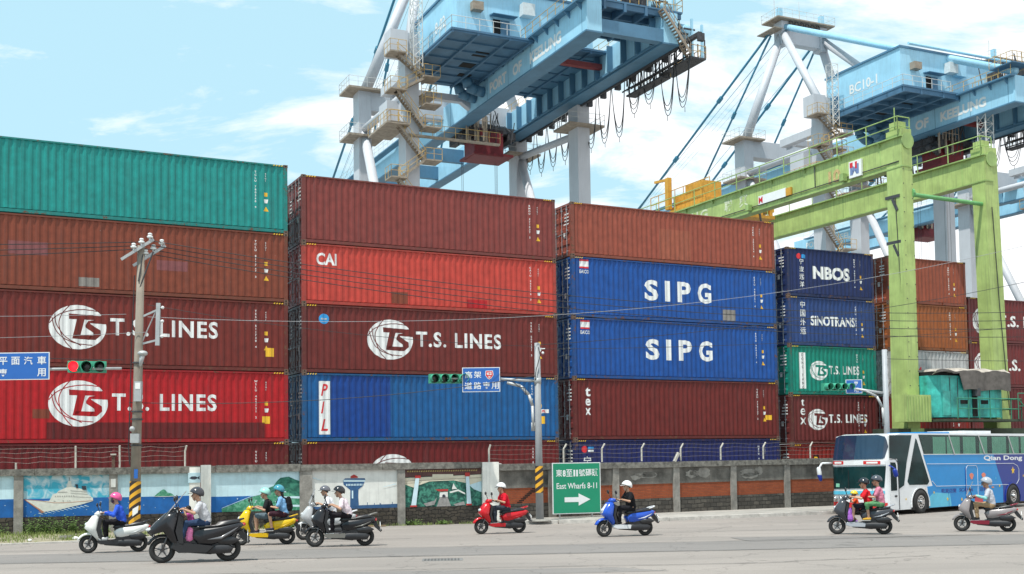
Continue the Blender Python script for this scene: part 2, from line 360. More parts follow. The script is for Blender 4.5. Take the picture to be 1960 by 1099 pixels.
o = mb.build('ground', m_verge); o['kind'] = 'structure'
mb = MB()
for a, b in zip(vg[:6], vg[1:7]):
    mb.beam((a[0], a[1]-.06, zr(a[1])+.01), (b[0], b[1]-.06, zr(b[1])+.01), .14, .09)
o = mb.build('kerb', m_kerb); o['kind'] = 'structure'
# grass and weeds
m_grass = mat('grass_blades', (.19, .24, .06), rough=.7, var=.45, vscale=9)
m_leaf = mat('weed_leaves', (.13, .22, .05), rough=.6, var=.45, vscale=7)
rg = random.Random(3)
def blade(mb, x, y, z, hh, w, lean):
    a = rg.uniform(0, 6.28); dx, dy = math.cos(a)*w, math.sin(a)*w; l = rg.uniform(-lean, lean); l2 = rg.uniform(-lean, lean)
    mb.add([(x-dx, y-dy, z), (x+dx, y+dy, z), (x+dx*.6+l*.5, y+dy*.6+l2*.5, z+hh*.6), (x-dx*.6+l*.5, y-dy*.6+l2*.5, z+hh*.6), (x+l, y+l2, z+hh)], [(0, 1, 2, 3), (3, 2, 4)])
mb = MB()
def inside(x, y): 
    c = False; j = len(vg)-1
    for i in range(len(vg)):
        xi, yi = vg[i]; xj, yj = vg[j]
        if (yi > y) != (yj > y) and x < (xj-xi)*(y-yi)/(yj-yi)+xi: c = not c
        j = i
    return c
cl = [(rg.uniform(-24, -7.4), rg.uniform(29, 40)) for _ in range(420)]
for cx, cy in cl:
    if not inside(cx, cy): continue
    for _ in range(34):
        x, y = rg.gauss(cx, .22), rg.gauss(cy, .22)
        if inside(x, y): blade(mb, x, y, zr(y)+.045, rg.uniform(.06, .2), .010, .07)
for s in [rg.uniform(.1, 15.6) for _ in range(260)]:
    if 3.4 < s < 8.9: continue
    p = WLO+WLD*s+Vector((rg.uniform(-.1, .1), -.15-abs(rg.gauss(0, .12)), 0))
    for _ in range(5): blade(mb, p.x+rg.gauss(0, .05), p.y+rg.gauss(0, .04), zr(p.y), rg.uniform(.04, .14), .008, .05)
o = mb.build('grass', m_grass); o['kind'] = 'stuff'
# ================================================================== wall
m_conc = mat('weathered_concrete', (.25, .235, .21), rough=.92, var=.32, vscale=3.5, streak=.55, bump=.6, bscale=25)
m_concd = mat('dark_stained_concrete', (.135, .125, .11), rough=.95, var=.6, vscale=1.7, streak=.75, bump=.6, bscale=20)
m_mould = mat('mouldy_coping', (.17, .16, .14), rough=.95, var=.55, vscale=6, bump=.8, bscale=20)
m_wpil = mat('whitewashed_concrete', (.80, .78, .72), rough=.85, var=.12, vscale=2, streak=.5, rust=.12, rustcol=(.12, .10, .08), bump=.3)
m_brick = bpy.data.materials.new('red_brick'); m_brick.use_nodes = True
def brickmat(m, c1, c2, mortar, bw, bh, ms, sq=1, bump=.6, dirt=.5):
    t = m.node_tree; b = t.nodes['Principled BSDF']; nn = t.nodes.new; lk = t.links.new; b.inputs['Roughness'].default_value = .92
    tcn = nn('ShaderNodeTexCoord'); sx = nn('ShaderNodeSeparateXYZ'); cx = nn('ShaderNodeCombineXYZ'); lk(tcn.outputs['Object'], sx.inputs[0]); lk(sx.outputs[0], cx.inputs[0]); lk(sx.outputs[2], cx.inputs[1])
    nz = nn('ShaderNodeTexNoise'); nz.inputs['Scale'].default_value = 3.5; nz.inputs['Detail'].default_value = 4; lk(cx.outputs[0], nz.inputs['Vector'])
    vm = nn('ShaderNodeVectorMath'); vm.operation = 'MULTIPLY_ADD'; vm.inputs[1].default_value = (sq, sq, 0); lk(nz.outputs['Color'], vm.inputs[0]); lk(cx.outputs[0], vm.inputs[2])
    br = nn('ShaderNodeTexBrick'); br.inputs['Scale'].default_value = 1; br.inputs['Brick Width'].default_value = bw; br.inputs['Row Height'].default_value = bh; br.inputs['Mortar Size'].default_value = ms
    br.inputs['Color1'].default_value = (*c1, 1); br.inputs['Color2'].default_value = (*c2, 1); br.inputs['Mortar'].default_value = (*mortar, 1); br.inputs['Mortar Smooth'].default_value = .3
    lk(vm.outputs[0], br.inputs['Vector'])
    n2 = nn('ShaderNodeTexNoise'); n2.inputs['Scale'].default_value = 2.2; n2.inputs['Detail'].default_value = 9; n2.inputs['Roughness'].default_value = .7; lk(tcn.outputs['Object'], n2.inputs['Vector'])
    r = nn('ShaderNodeValToRGB'); r.color_ramp.elements[0].position = .38; r.color_ramp.elements[1].position = .68; r.color_ramp.elements[0].color = (0, 0, 0, 1); r.color_ramp.elements[1].color = (dirt, dirt, dirt, 1); lk(n2.outputs['Fac'], r.inputs[0])
    mx_ = nn('ShaderNodeMix'); mx_.data_type = 'RGBA'; lk(r.outputs[0], mx_.inputs['Factor']); lk(br.outputs['Color'], mx_.inputs['A']); mx_.inputs['B'].default_value = (*[c*.3 for c in c1], 1)
    lk(mx_.outputs['Result'], b.inputs['Base Color'])
    bp = nn('ShaderNodeBump'); bp.inputs['Strength'].default_value = bump; bp.inputs['Distance'].default_value = .02; bp.invert = True; lk(br.outputs['Fac'], bp.inputs['Height']); lk(bp.outputs[0], b.inputs['Normal'])
brickmat(m_brick, (.36, .082, .026), (.29, .062, .022), (.16, .075, .045), .22, .066, .006, sq=0, dirt=.45)
m_stone = bpy.data.materials.new('rubble_stone'); m_stone.use_nodes = True
brickmat(m_stone, (.085, .070, .052), (.045, .038, .032), (.014, .012, .010), .24, .13, .018, sq=.30, bump=1, dirt=.8)
m_block = bpy.data.materials.new('block_stone'); m_block.use_nodes = True
brickmat(m_block, (.13, .115, .095), (.06, .055, .048), (.02, .018, .016), .34, .17, .016, sq=.10, bump=1, dirt=.85)
sky_b = mat('mural_pale_sky', (.50, .68, .74), rough=.85, var=.10, streak=.40); sea_b = mat('mural_sea_blue', (.008, .11, .36), rough=.85, var=.18, vscale=4, streak=.25)
sky_c = bpy.data.materials.new('mural_cloudy_sky'); sky_c.use_nodes = True
def cloudmat(m, a, b_, sc=3.2):
    t = m.node_tree; b = t.nodes['Principled BSDF']; b.inputs['Roughness'].default_value = .8; tcn = t.nodes.new('ShaderNodeTexCoord'); n = t.nodes.new('ShaderNodeTexNoise'); n.inputs['Scale'].default_value = sc; n.inputs['Detail'].default_value = 5; n.inputs['Distortion'].default_value = .8
    r = t.nodes.new('ShaderNodeValToRGB'); r.color_ramp.elements[0].position = .42; r.color_ramp.elements[1].position = .62; r.color_ramp.elements[0].color = (*a, 1); r.color_ramp.elements[1].color = (*b_, 1)
    t.links.new(tcn.outputs['Object'], n.inputs['Vector']); t.links.new(n.outputs['Fac'], r.inputs[0]); t.links.new(r.outputs[0], b.inputs['Base Color'])
cloudmat(sky_c, (.05, .38, .52), (.50, .62, .66), 3.4)
m_mwhite = mat('mural_white', (.68, .68, .64), rough=.85, var=.1, streak=.45); m_cream = mat('mural_cream', (.62, .57, .44), rough=.8, var=.08)
m_hull = mat('mural_hull_white', (.62, .62, .56), rough=.8, var=.1, vscale=8)
m_hill = bpy.data.materials.new('mural_green'); m_hill.use_nodes = True; cloudmat(m_hill, (.03, .20, .11), (.12, .36, .24), 9); m_hilld = bpy.data.materials.new('mural_dark_green'); m_hilld.use_nodes = True; cloudmat(m_hilld, (.012, .10, .07), (.04, .21, .14), 5)
m_forest = bpy.data.materials.new('mural_forest'); m_forest.use_nodes = True; cloudmat(m_forest, (.01, .07, .055), (.055, .24, .17), 7)
m_navy = mat('mural_navy', (.025, .085, .20), rough=.8, var=.2, vscale=6); m_mred = mat('mural_red', (.42, .035, .03), rough=.8, var=.1); m_mgrey = mat('mural_grey', (.27, .26, .25), rough=.8, var=.25, vscale=9)
m_mdark = mat('mural_dark', (.03, .035, .05), rough=.8, var=.2); m_mbrown = mat('mural_brown', (.10, .045, .04), rough=.8, var=.3, vscale=10); m_mlight = mat('mural_light_blue', (.55, .70, .76), rough=.8, var=.08)
m_molive = mat('mural_ochre', (.36, .28, .10), rough=.8, var=.3, vscale=20)
wall = thing('boundary_wall', 'long grey concrete boundary wall with painted mural panels, running behind the scooters', 'wall', WLO, R(15.82))
ZB, ZT = -.55, 1.78
def wall_run(root, posts, s_end0, s_end1, top=1.79, th=.16):
    for (a, b, mm, zt) in posts:
        MB().box(a, b, -.10, .14, ZB, zt).build('post', mm, root)
    mb = MB(); x = s_end0
    while x < s_end1-.01:
        e = min(x+2.9, s_end1); mb.box(x, e-.012, -.14, .16, top-.02+random.uniform(-.012, .012), top+.21+random.uniform(-.015, .02)); x = e
    mb.build('coping', m_mould, root)
postsL = [(-.15, .14, m_conc, 1.76), (2.82, 3.09, m_conc, 1.76), (5.42, 5.78, m_wpil, 1.95), (5.80, 6.14, m_wpil, 2.02), (9.16, 9.59, m_conc, 1.76), (12.64, 12.92, m_conc, 1.76), (15.79, 16.42, m_wpil, 1.97), (-3.2, -2.9, m_conc, 1.76)]
wall_run(wall, postsL[:2]+postsL[4:6]+postsL[7:], -14, 15.78, 1.78)
for a, b, mm, zt in [postsL[2], postsL[3], postsL[6]]: MB().box(a, b, -.15-.002*zt, .165, ZB, zt).build('pillar', mm, wall)
MB().box(-14, 15.78, -.055, .13, ZB, .385).build('stone_base', m_stone, wall)
def mural(root, s0, s1, layers, zb=.36, zt=1.775, back=m_mwhite):
    bk = MB().box(s0, s1, -.02, .12, zb, zt).build('mural_panel', back, root); y = -.02
    for nm, mm, polys in layers:
        y -= .004; mb = MB()
        for p in polys: mb.prism(p, 'y', y, y+.003)
        mb.build(nm, mm, bk)
    return bk
def rc(x0, x1, z0, z1): return [(x0, z0), (x1, z0), (x1, z1), (x0, z1)]
rr = random.Random(5)
def flecks(s0, s1, z0, z1, n, w=.05):
    out = []
    for _ in range(n):
        x = rr.uniform(s0, s1-.1); z = rr.uniform(z0, z1); ww = rr.uniform(.4, 1)*w; out.append([(x, z), (x+ww*.5, z-.008), (x+ww, z+.004), (x+ww*.5, z+.014)])
    return out
mural(wall, -2.9, -.15, [('sea_band', sea_b, [rc(-2.9, -.15, .36, .99)]), ('wave_fleck', m_mlight, flecks(-2.8, -.2, .45, .9, 8))], back=sky_b)
MB().box(-14, -3.2, -.02, .12, .36, 1.775).build('mural_panel', sky_b, wall)
ship = [(.17, .97), (.71, .54), (1.27, .61), (1.89, .75), (2.31, .87), (2.31, .97), (2.14, 1.1), (2.1, 1.19), (1.95, 1.28), (1.76, 1.33), (1.64, 1.38), (1.62, 1.56), (1.52, 1.56), (1.49, 1.36), (1.39, 1.3), (1.22, 1.23), (1.16, 1.15), (1.06, 1.13), (.94, .91), (.73, .91)]
win = [rc(x, x+.03, 1.04, 1.07) for x in [1.12+.07*i for i in range(9)]]+[rc(1.2, 1.5, 1.185, 1.2), rc(1.08, 1.13, .885, .90), rc(1.36, 1.38, .88, .92), rc(1.5, 1.53, .885, .9), rc(1.57, 1.59, .88, .91)]
mural(wall, .14, 2.82, [('sea_band', sea_b, [rc(.14, 2.82, .36, .985)]), ('wave_fleck', m_mlight, flecks(.2, 2.7, .4, .9, 16)+[[(.6+.13*i, .50+.02*i), (.75+.13*i, .46+.02*i), (.74+.13*i, .475+.02*i), (.62+.13*i, .52+.02*i)] for i in range(12)]),
    ('ship_hull', m_hull, [ship]), ('ship_line', mat('mural_rust_line', (.45, .20, .12), rough=.8, var=.1), [[(.17, .965), (.73, .90), (1.1, .83), (1.5, .83), (2.3, .88), (2.3, .895), (1.5, .845), (1.1, .845), (.73, .915), (.18, .98)], [(.17, .965), (.71, .54), (.78, .55), (.2, .965)], [(.60, .57), (.71, .51), (.82, .55), (.71, .545)]]),
    ('ship_deck_line', m_mgrey, [[(1.6, 1.245), (2.1, 1.19), (2.1, 1.178), (1.6, 1.232)], [(1.6, 1.16), (2.14, 1.11), (2.14, 1.10), (1.6, 1.15)], [(1.7, 1.04), (2.25, 1.0), (2.25, .992), (1.7, 1.03)]]+win), ('funnel', m_mdark, [[(1.74, 1.44), (1.83, 1.44), (1.84, 1.31), (1.78, 1.31)], [(1.95, 1.38), (2.08, 1.38), (2.1, 1.25), (1.97, 1.26)], rc(1.55, 1.565, 1.56, 1.68)])], back=sky_c)
mural(wall, 3.09, 5.42, [('sea_band', sea_b, [rc(3.09, 5.42, .36, .975)]), ('wave_fleck', m_mlight, flecks(3.2, 5.3, .45, .9, 9)), ('painted_island', m_hill, [[(4.27, .98), (4.38, 1.08), (4.49, 1.17), (4.56, 1.21), (4.62, 1.2), (4.7, 1.10), (4.83, 1.07), (4.94, .98)]]), ('foam_line', m_mwhite, [[(4.25, .975), (4.6, .955), (4.97, .97), (4.96, .985), (4.6, .972), (4.27, .985)]])], back=sky_b)
mural(wall, 6.14, 9.16, [('sea_band', sea_b, [rc(6.14, 9.16, .34, .92)]), ('dark_hill', m_hilld, [[(8.0, 1.10), (8.1, 1.19), (8.26, 1.25), (8.38, 1.42), (8.5, 1.53), (8.65, 1.55), (8.79, 1.57), (8.99, 1.47), (9.16, 1.41), (9.16, .6), (8.1, .6)]]), ('green_slope', m_hill, [[(6.5, .50), (7.03, .7), (7.52, .89), (7.81, .96), (8.4, 1.06), (8.69, 1.05), (8.95, .93), (9.16, .81), (9.16, .345), (6.5, .345)]]),
    ('path_line', m_mlight, [[(8.59, .88), (9.16, .87), (9.16, .79), (8.69, .82)], [(8.67, .59), (9.16, .57), (9.16, .5), (8.75, .52)], [(8.4, 1.06), (8.69, 1.05), (8.7, 1.02), (8.45, 1.03)], [(6.5, .51), (7.5, .90), (7.9, .97), (7.9, .985), (7.5, .915), (6.5, .525)]]+flecks(6.9, 9.0, .4, .85, 26, .09)), ('painted_temple', m_mred, [[(8.36, 1.13), (8.5, 1.24), (8.63, 1.18), (8.63, 1.08), (8.42, 1.09)]])], zb=.33, back=sky_b)
tower = [(10.69, 1.41), (10.78, 1.47), (11.47, 1.46), (11.49, 1.4), (11.39, 1.18), (11.24, 1.07), (11.23, .8), (11.25, .45), (10.94, .46), (10.95, 1.05), (10.71, 1.25)]
mural(wall, 9.59, 12.64, [('sea_band', m_navy, [[(9.59, .49), (9.96, .48), (12.64, .52), (12.64, .38), (9.59, .38)]]+[rc(x, x+.02, .5, .5+rr.uniform(.04, .1)) for x in (9.72, 11.8, 12.0, 12.03, 12.45, 11.55)]), ('painted_tower', m_navy, [tower]), ('tower_band', m_mlight, [[(10.7, 1.42), (11.49, 1.4), (11.47, 1.34), (10.71, 1.35)], rc(11.0, 11.05, .75, 1.03)]+[rc(10.80+.055*i, 10.83+.055*i, 1.20, 1.27) for i in range(11)]), ('tower_roof', m_mred, [[(10.96, 1.48), (10.96, 1.53), (11.0, 1.56), (11.08, 1.6), (11.16, 1.56), (11.22, 1.52), (11.22, 1.48)]]), ('cloud_stroke', m_mlight, [[(12.1, 1.12), (12.6, 1.22), (12.6, 1.25), (12.1, 1.13)], [(9.62, 1.5), (9.8, 1.44), (10.0, 1.40), (9.8, 1.46), (9.62, 1.53)]])], zb=.38, back=m_mwhite)
arch = [(12.92, 1.44), (15.78, 1.52), (15.78, 1.28), (15.36, 1.16), (15.17, 1.22), (14.75, 1.32), (14.1, 1.31), (13.83, 1.3), (13.44, 1.17), (13.23, 1.09), (12.92, 1.21)]
mural(wall, 12.92, 15.78, [('painted_sky', sky_b, [[(15.2, 1.3), (15.78, 1.3), (15.78, .87), (15.49, .98), (15.3, 1.15)]]), ('painted_arch', m_cream, [arch]), ('arch_line', m_mbrown, [[(12.92, 1.33), (15.78, 1.41), (15.78, 1.40), (12.92, 1.32)], [(12.92, 1.26), (13.5, 1.27), (13.5, 1.262), (12.92, 1.25)]]), ('painted_roof', m_mbrown, [[(12.92, 1.46), (15.78, 1.53), (15.78, 1.77), (12.92, 1.77)]]), ('roof_tile', m_molive, [[(13.0+.085*i, 1.66), (13.04+.085*i, 1.645), (13.075+.085*i, 1.69), (13.035+.085*i, 1.71)] for i in range(31)]),
    ('plaque', m_cream, [[(13.94, 1.56), (14.71, 1.55), (14.71, 1.42), (13.93, 1.42)]]), ('stone_path', m_mgrey, [[(14.21, .73), (14.49, .73), (14.62, .38), (14.08, .38)], [(13.6, .5), (14.0, .6), (14.1, .72), (14.0, .45), (13.7, .40)], [(14.7, .45), (15.1, .55), (15.15, .42), (14.8, .39)]]), ('painted_gatehouse', m_mwhite, [[(14.2, .89), (14.5, .91), (14.5, .72), (14.19, .72)], [(14.67, 1.06), (14.72, 1.22), (14.76, 1.13), (14.85, 1.01), (14.66, 1.0)], [(14.56, .91), (14.89, .99), (15.16, .85), (15.15, .8), (14.89, .93), (14.6, .86)]]), ('gatehouse_roof', m_mred, [[(14.03, 1.01), (14.52, 1.01), (14.5, .93), (14.17, .93)]]), ('tunnel_mouth', m_mdark, [[(14.29, .72), (14.29, .78), (14.35, .83), (14.41, .78), (14.41, .72)]]),
    ('painted_column', m_mlight, [[(13.31, 1.45), (13.45, 1.45), (13.32, .44), (13.14, .45)], [(15.18, 1.48), (15.3, 1.48), (15.38, .45), (15.21, .45)]]), ('column_foot', m_mred, [rc(13.1, 13.35, .39, .45), rc(15.18, 15.4, .4, .46), rc(13.29, 13.5, 1.43, 1.53), rc(15.15, 15.33, 1.46, 1.6)])], zb=.38, back=m_forest)
# fish picture and notice on posts, plain right-hand run with brick band
mb = MB().prism(rc(5.38, 5.79, 1.42, 1.76), 'y', -.175, -.16); pn = mb.build('painted_tile', sky_b, wall)
MB().prism([(5.42, 1.58), (5.5, 1.64), (5.62, 1.64), (5.7, 1.6), (5.76, 1.66), (5.76, 1.52), (5.7, 1.57), (5.6, 1.53), (5.5, 1.54)], 'y', -.179, -.176).build('painted_fish', m_mdark, pn)
MB().prism(rc(2.88, 3.03, 1.32, 1.60), 'y', -.112, -.104).build('paper_notice', m_mwhite, wall)
wall2 = thing('boundary_wall', 'weathered concrete wall with an orange brick band, from the white pillar to the coach', 'wall', WRO, R(30.85))
pr = [(2.33, 2.66), (5.33, 5.63), (8.36, 8.68), (11.44, 11.75), (14.51, 14.84), (17.6, 17.92), (20.7, 21.0), (23.8, 24.1), (26.9, 27.2)]
wall_run(wall2, [(a, b, m_conc, 1.70) for a, b in pr], .12, 36, 1.66)
MB().box(.0, 36, -.05, .13, -.9, .40).build('stone_base', m_block, wall2)
MB().box(.0, 36, -.03, .125, .40, .98).build('brick_band', m_brick, wall2)
MB().box(.0, 36, -.045, .12, .98, 1.665).build('render_band', m_concd, wall2)
mb = MB(); pl = random.Random(11)
for s0, s1 in [(6.0, 8.2), (8.9, 11.2), (12.0, 14.3), (3.0, 5.2)]:
    for _ in range(3):
        cx = pl.uniform(s0+.3, s1-.3); cz = pl.uniform(1.2, 1.45); rx = pl.uniform(.25, .6); rz = pl.uniform(.1, .2)
        mb.prism([(cx+rx*math.cos(a)*pl.uniform(.75, 1.1), min(1.62, max(1.0, cz+rz*math.sin(a)*pl.uniform(.7, 1.2)))) for a in [6.283*i/14 for i in range(14)]], 'y', -.055, -.044)
mb.build('plaster_remnant', m_conc, wall2)
# broken stair shaped gaps of bare brick near the traffic pole
mb = MB()
for i in range(9): mb.box(.95+.085*i, 1.18+.085*i+(.14 if i > 5 else 0), -.034, -.028, .43+.062*i, .47+.062*i)
mb.build('brick_gap', M_hole, wall2)
# fence posts and barbed wire, as one fence per run
m_fpost = mat('pale_concrete_post', (.50, .47, .41), rough=.85, var=.2, vscale=8)
m_wire = mat('fence_wire', (.20, .17, .15), rough=.6, metal=.3)
def fence(label, root_loc, rz, posts, wires, s0, s1):
    f = thing('wire_fence', label, 'fence', root_loc, rz)
    for s, ztop, bend in posts:
        MB().pipe([(s, .02, 1.9), (s, .02, ztop-.2), (s+bend, -.02, ztop)], .035, 6).build('fence_post', m_fpost, f)
    for z in wires:
        pts = [(s0+(s1-s0)*i/24, .0, z+.035*math.sin(i*1.9+z*7)*.6-.012*(i % 3)) for i in range(25)]
        MB().pipe(pts, .0055, 4).build('wire', m_wire, f)
    return f
fence('low wire fence on posts above the ship mural panels', WLO, R(15.82), [(-.1+.0, 2.18, 0), (1.75, 2.72, 0), (3.15, 2.72, 0), (5.28, 2.7, .05)], [2.2, 2.36, 2.52, 2.66], -4, 5.3)
fence('rusty bent post wire fence along the coping behind the traffic pole', WRO, R(30.85), [(-.2, 2.62, .05), (3.1, 2.62, .12), (4.9, 2.62, .12), (6.85, 2.62, .12), (8.85, 2.6, .12), (11.0, 2.6, .12), (13.4, 2.62, .12), (16.2, 2.62, .12)], [2.08, 2.26, 2.42, 2.58], -.2, 19)
b_ = thing('leaning_stub', 'broken concrete stub leaning on the wall coping before the navy container', 'post', WRO+WRD*8.5+Vector((0, 0, 1.86)), R(30.85))
MB().beam((0, 0, 0), (.22, 0, .36), .10, .10).build('stub', m_fpost, b_)
b_ = thing('wall_light', 'short rusty stub with pale cap on the post beside the ship mural', 'post', WLO+WLD*2.95+Vector((0, 0, 1.9)), R(15.82))
MB().box(-.05, .05, -.05, .05, 0, .5).build('stub', mat('rusty_steel', (.12, .07, .05), rough=.9, var=.4, vscale=12), b_); MB().box(-.09, .09, -.09, .09, .5, .55).build('cap', m_fpost, b_)
# weeds at the wall foot: each clump one plant
def weed(s, off, hh, n, label):
    p = WLO+WLD*s+Vector((.05, -off, 0)); p.z = zr(p.y)+(.04 if s < 4 else 0)
    mb = MB(); hh *= 1.35; n = int(n*1.7)
    for _ in range(n):
        a = rg.uniform(0, 6.28); l = rg.uniform(.3, 1)*hh; x, y = rg.gauss(0, .11), rg.gauss(0, .07); tx, ty = x+math.cos(a)*l*.45, y+math.sin(a)*l*.35
        for k in range(7):
            t = (k+1)/7; cx, cy, cz = x+(tx-x)*t, y+(ty-y)*t, l*t; b = rg.uniform(0, 6.28); q = .058*(1.2-t*.5)
            mb.add([(cx, cy, cz), (cx+math.cos(b)*q+.01, cy+math.sin(b)*q, cz+q*.3), (cx+math.cos(b)*q*2, cy+math.sin(b)*q*2, cz+q*.2), (cx+math.cos(b+.6)*q, cy+math.sin(b+.6)*q, cz+q*.5)], [(0, 1, 2, 3)])
    o = mb.build('weed_plant', m_leaf); o.location = p; tag(o, label, 'weed', 'weeds at the foot of the mural wall'); return o
for s, off, hh, n, lb in [(.45, .35, .42, 26, 'leftmost leafy weed clump under the bow of the painted ship'), (.85, .3, .50, 30, 'tallest leafy weed clump under the painted ship hull'), (1.3, .4, .40, 26, 'mid sized weed clump below the middle of the ship mural'), (1.75, .3, .46, 28, 'bushy weed clump below the painted ship stern'), (2.25, .35, .36, 24, 'smaller weed clump left of the post with the paper notice'), (2.65, .3, .26, 16, 'low weed clump at the foot of the post with the notice'), (8.9, .25, .16, 16, 'small weed tuft under the painted green hill'), (11.6, .2, .14, 16, 'flat weed tuft below the painted tower mural'), (13.2, .2, .16, 18, 'weed tuft below the left column of the gate mural'), (14.2, .2, .13, 14, 'weed tuft under the painted tunnel of the gate mural'), (-.6, .3, .28, 20, 'weed clump left of the first wall post')]:
    weed(s, off, hh, n, lb)
m_wood = mat('old_timber', (.24, .17, .10), rough=.9, var=.4, vscale=8)
o = MB().beam((0, 0, .03), (.95, .12, .03), .09, .06).build('timber_plank', m_wood); p = WLO+WLD*11.3+Vector((0, -.45, 0)); o.location = (p.x, p.y, zr(p.y)); tag(o, 'weathered timber plank lying at the wall foot below the tower mural', 'plank')
o = MB().box(-.2, .2, -.1, .1, 0, .10).build('concrete_block', m_conc); o.location = (-13.6, 34.6, zr(34.6)+.05); o.rotation_euler = (0, 0, .3); tag(o, 'broken grey concrete block lying on the grass verge', 'block')
for (x, y, s, c, lb) in [(-14.3, 33.6, .07, M_white, 'scrap of white paper litter on the verge grass'), (-13.1, 34.0, .10, M_white, 'crumpled white plastic litter beside the concrete block')]:
    mb = MB(); mb.sphere((0, 0, s*.5), s, 7, 5, 1, .7, .6); o = mb.build('litter', c); o.location = (x, y, zr(y)+.05); tag(o, lb, 'litter')
# iron drain grate in the carriageway
dg_ = thing('drain_grate', 'rusted iron drain grate set flush in the road at the bottom of the picture', 'drain', (-1.6, 25.4, zr(25.4)), .05)
MB().box(-.45, .45, -.28, .28, .002, .008).build('frame', mat('iron_frame', (.16, .155, .15), rough=.8, var=.3), dg_)
mb = MB()
for i in range(11): mb.box(-.40+.074*i, -.365+.074*i, -.23, .23, .008, .012)
mb.build('bar', mat('iron_bar', (.08, .078, .075), rough=.8, var=.3), dg_)
# ================================================================== containers
F0 = Vector((-20.146, 41.374, 0))
PER, A1, A2, A3 = .278, .072, .140, .210
def corr(x):
    u = x % PER
    if u < A1: return .030
    if u < A2: return .030+.036*(u-A1)/(A2-A1)
    if u < A3: return .066
    return .066-.036*(u-A3)/(PER-A3)
def cut_to_corr(me, L0):
    bm = bmesh.new(); bm.from_mesh(me)
    xs = [v.co.x for v in bm.verts]; a, b = min(xs), max(xs)
    k = int(a//PER)
    while k*PER < b:
        for o in (0, A1, A2, A3):
            x = k*PER+o
            if a < x < b: bmesh.ops.bisect_plane(bm, geom=bm.verts[:]+bm.edges[:]+bm.faces[:], plane_co=(x, 0, 0), plane_no=(1, 0, 0), dist=1e-5)
        k += 1
    for v in bm.verts: v.co.y = corr(v.co.x)+v.co.y
    bm.to_mesh(me); bm.free(); me.update()
def on_panel(mb, name, m, parent, lift=.004):
    mb.v = [(v[0], -lift, v[2]) for v in mb.v]
    ps = mb.pieces() if name in SPLIT else [mb]; os_ = []
    for p in ps: o = p.build(name, m, parent, share=True); cut_to_corr(o.data, 0); os_.append(o)
    return os_[0]
def face_pts(pts): return [(x, 0, z) for x, z in pts]
m_rod = mat('locking_rod', (.40, .40, .41), rough=.45, metal=.4, var=.2)
m_yel = mat('label_yellow', (.80, .45, .02), rough=.5, var=.05)
m_cast = mat('corner_casting_steel', (.14, .085, .06), rough=.8, var=.4, vscale=9)
m_vent = mat('grey_primer', (.22, .20, .18), rough=.8, var=.2)
MESH = {}
def cmesh(key, fn, m):
    """shared geometry, one mesh copy per paint"""
    k = (key, m.name)
    if k not in MESH:
        if key not in MESH: MESH[key] = fn()
        me = bpy.data.meshes.new(key); me.from_pydata(MESH[key].v, [], MESH[key].f); me.materials.append(m); me.update(); MESH[k] = me
    return MESH[k]
def g_side(Ln, Hh):
    mb = MB(); z0, z1 = .185, Hh-.085; xs = [.16]
    k = 0
    while k*PER < Ln-.16:
        for o in (0, A1, A2, A3):
            x = k*PER+o
            if .16 < x < Ln-.16: xs.append(x)
        k += 1
    xs.append(Ln-.16); n = len(xs)
    mb.add([(x, corr(x), z0) for x in xs]+[(x, corr(x), z1) for x in xs]+[(x, corr(x), z0) for x in xs]+[(x, corr(x), z1) for x in xs], [(i, i+1, n+i+1, n+i) for i in range(n-1)])
    mb.v = mb.v[:2*n]; return mb
def g_frame(Ln, Hh):
    mb = MB()
    for x in (.012, Ln-.172): mb.box(x, x+.16, .006, .17, .11, Hh-.11)
    for y0 in (.006, 2.33): mb.box(.18, Ln-.18, y0, y0+.09, Hh-.085, Hh-.022)     # top rails
    if Ln > 8: mb.box(.18, Ln-.18, .010, .09, .025, .150)
    else:
        for a, b in ((.18, 1.85), (2.25, 3.80), (4.20, Ln-.18)): mb.box(a, b, .012, .10, .025, .165)
        mb.box(1.84, 4.21, .06, .10, .03, .16)
    mb.box(.18, Ln-.18, 2.33, 2.42, .025, .165)
    mb.box(.02, .14, .17, 2.27, Hh-.13, Hh-.02); mb.box(.02, .14, .17, 2.27, .02, .15)
    for y in (2.27,): 
        mb.box(.012, .17, y, y+.16, .11, Hh-.11); mb.box(Ln-.172, Ln-.012, y, y+.16, .11, Hh-.11)
    return mb
def g_shell(Ln, Hh): return MB().box(.17, Ln-.05, .10, 2.40, .012, Hh-.008)
def g_cast(Ln, Hh):
    mb = MB()
    for x in (0, Ln-.178):
        for y in (0, 2.276):
            for z in (0, Hh-.118): mb.box(x, x+.178, y, y+.162, z, z+.118)
    return mb
def g_holes(Ln, Hh):
    mb = MB()
    for x in (0, Ln-.178):
        for z in (0, Hh-.118):
            mb.prism([(x+.089+.038*math.cos(a), z+.058+.028*math.sin(a)) for a in [6.283*i/10 for i in range(10)]], 'y', -.002, .01)
    for z in (0, Hh-.118): mb.prism([(.08+.03*math.cos(a), z+.058+.03*math.sin(a)) for a in [6.283*i/8 for i in range(8)]], 'x', -.002, .01)
    return mb
def g_leaf(Hh, y0, y1):
    mb = MB(); z0, z1 = .16, Hh-.14; nb = 5 if Hh > 2.7 else 4; st = (z1-z0)/nb; pr = []
    for i in range(nb):
        z = z0+i*st; pr += [(.05, z+.10), (.09, z+.16), (.09, z+st-.16), (.05, z+st-.10)]
    pr = [(.05, z0)]+pr+[(.05, z1)]; n = len(pr)
    mb.add([(x, y0+.02, z) for x, z in pr]+[(x, y1-.02, z) for x, z in pr], [(i, n+i, n+i+1, i+1) for i in range(n-1)])
    mb.box(.03, .09, y0, y0+.03, z0, z1); mb.box(.03, .09, y1-.03, y1, z0, z1); return mb
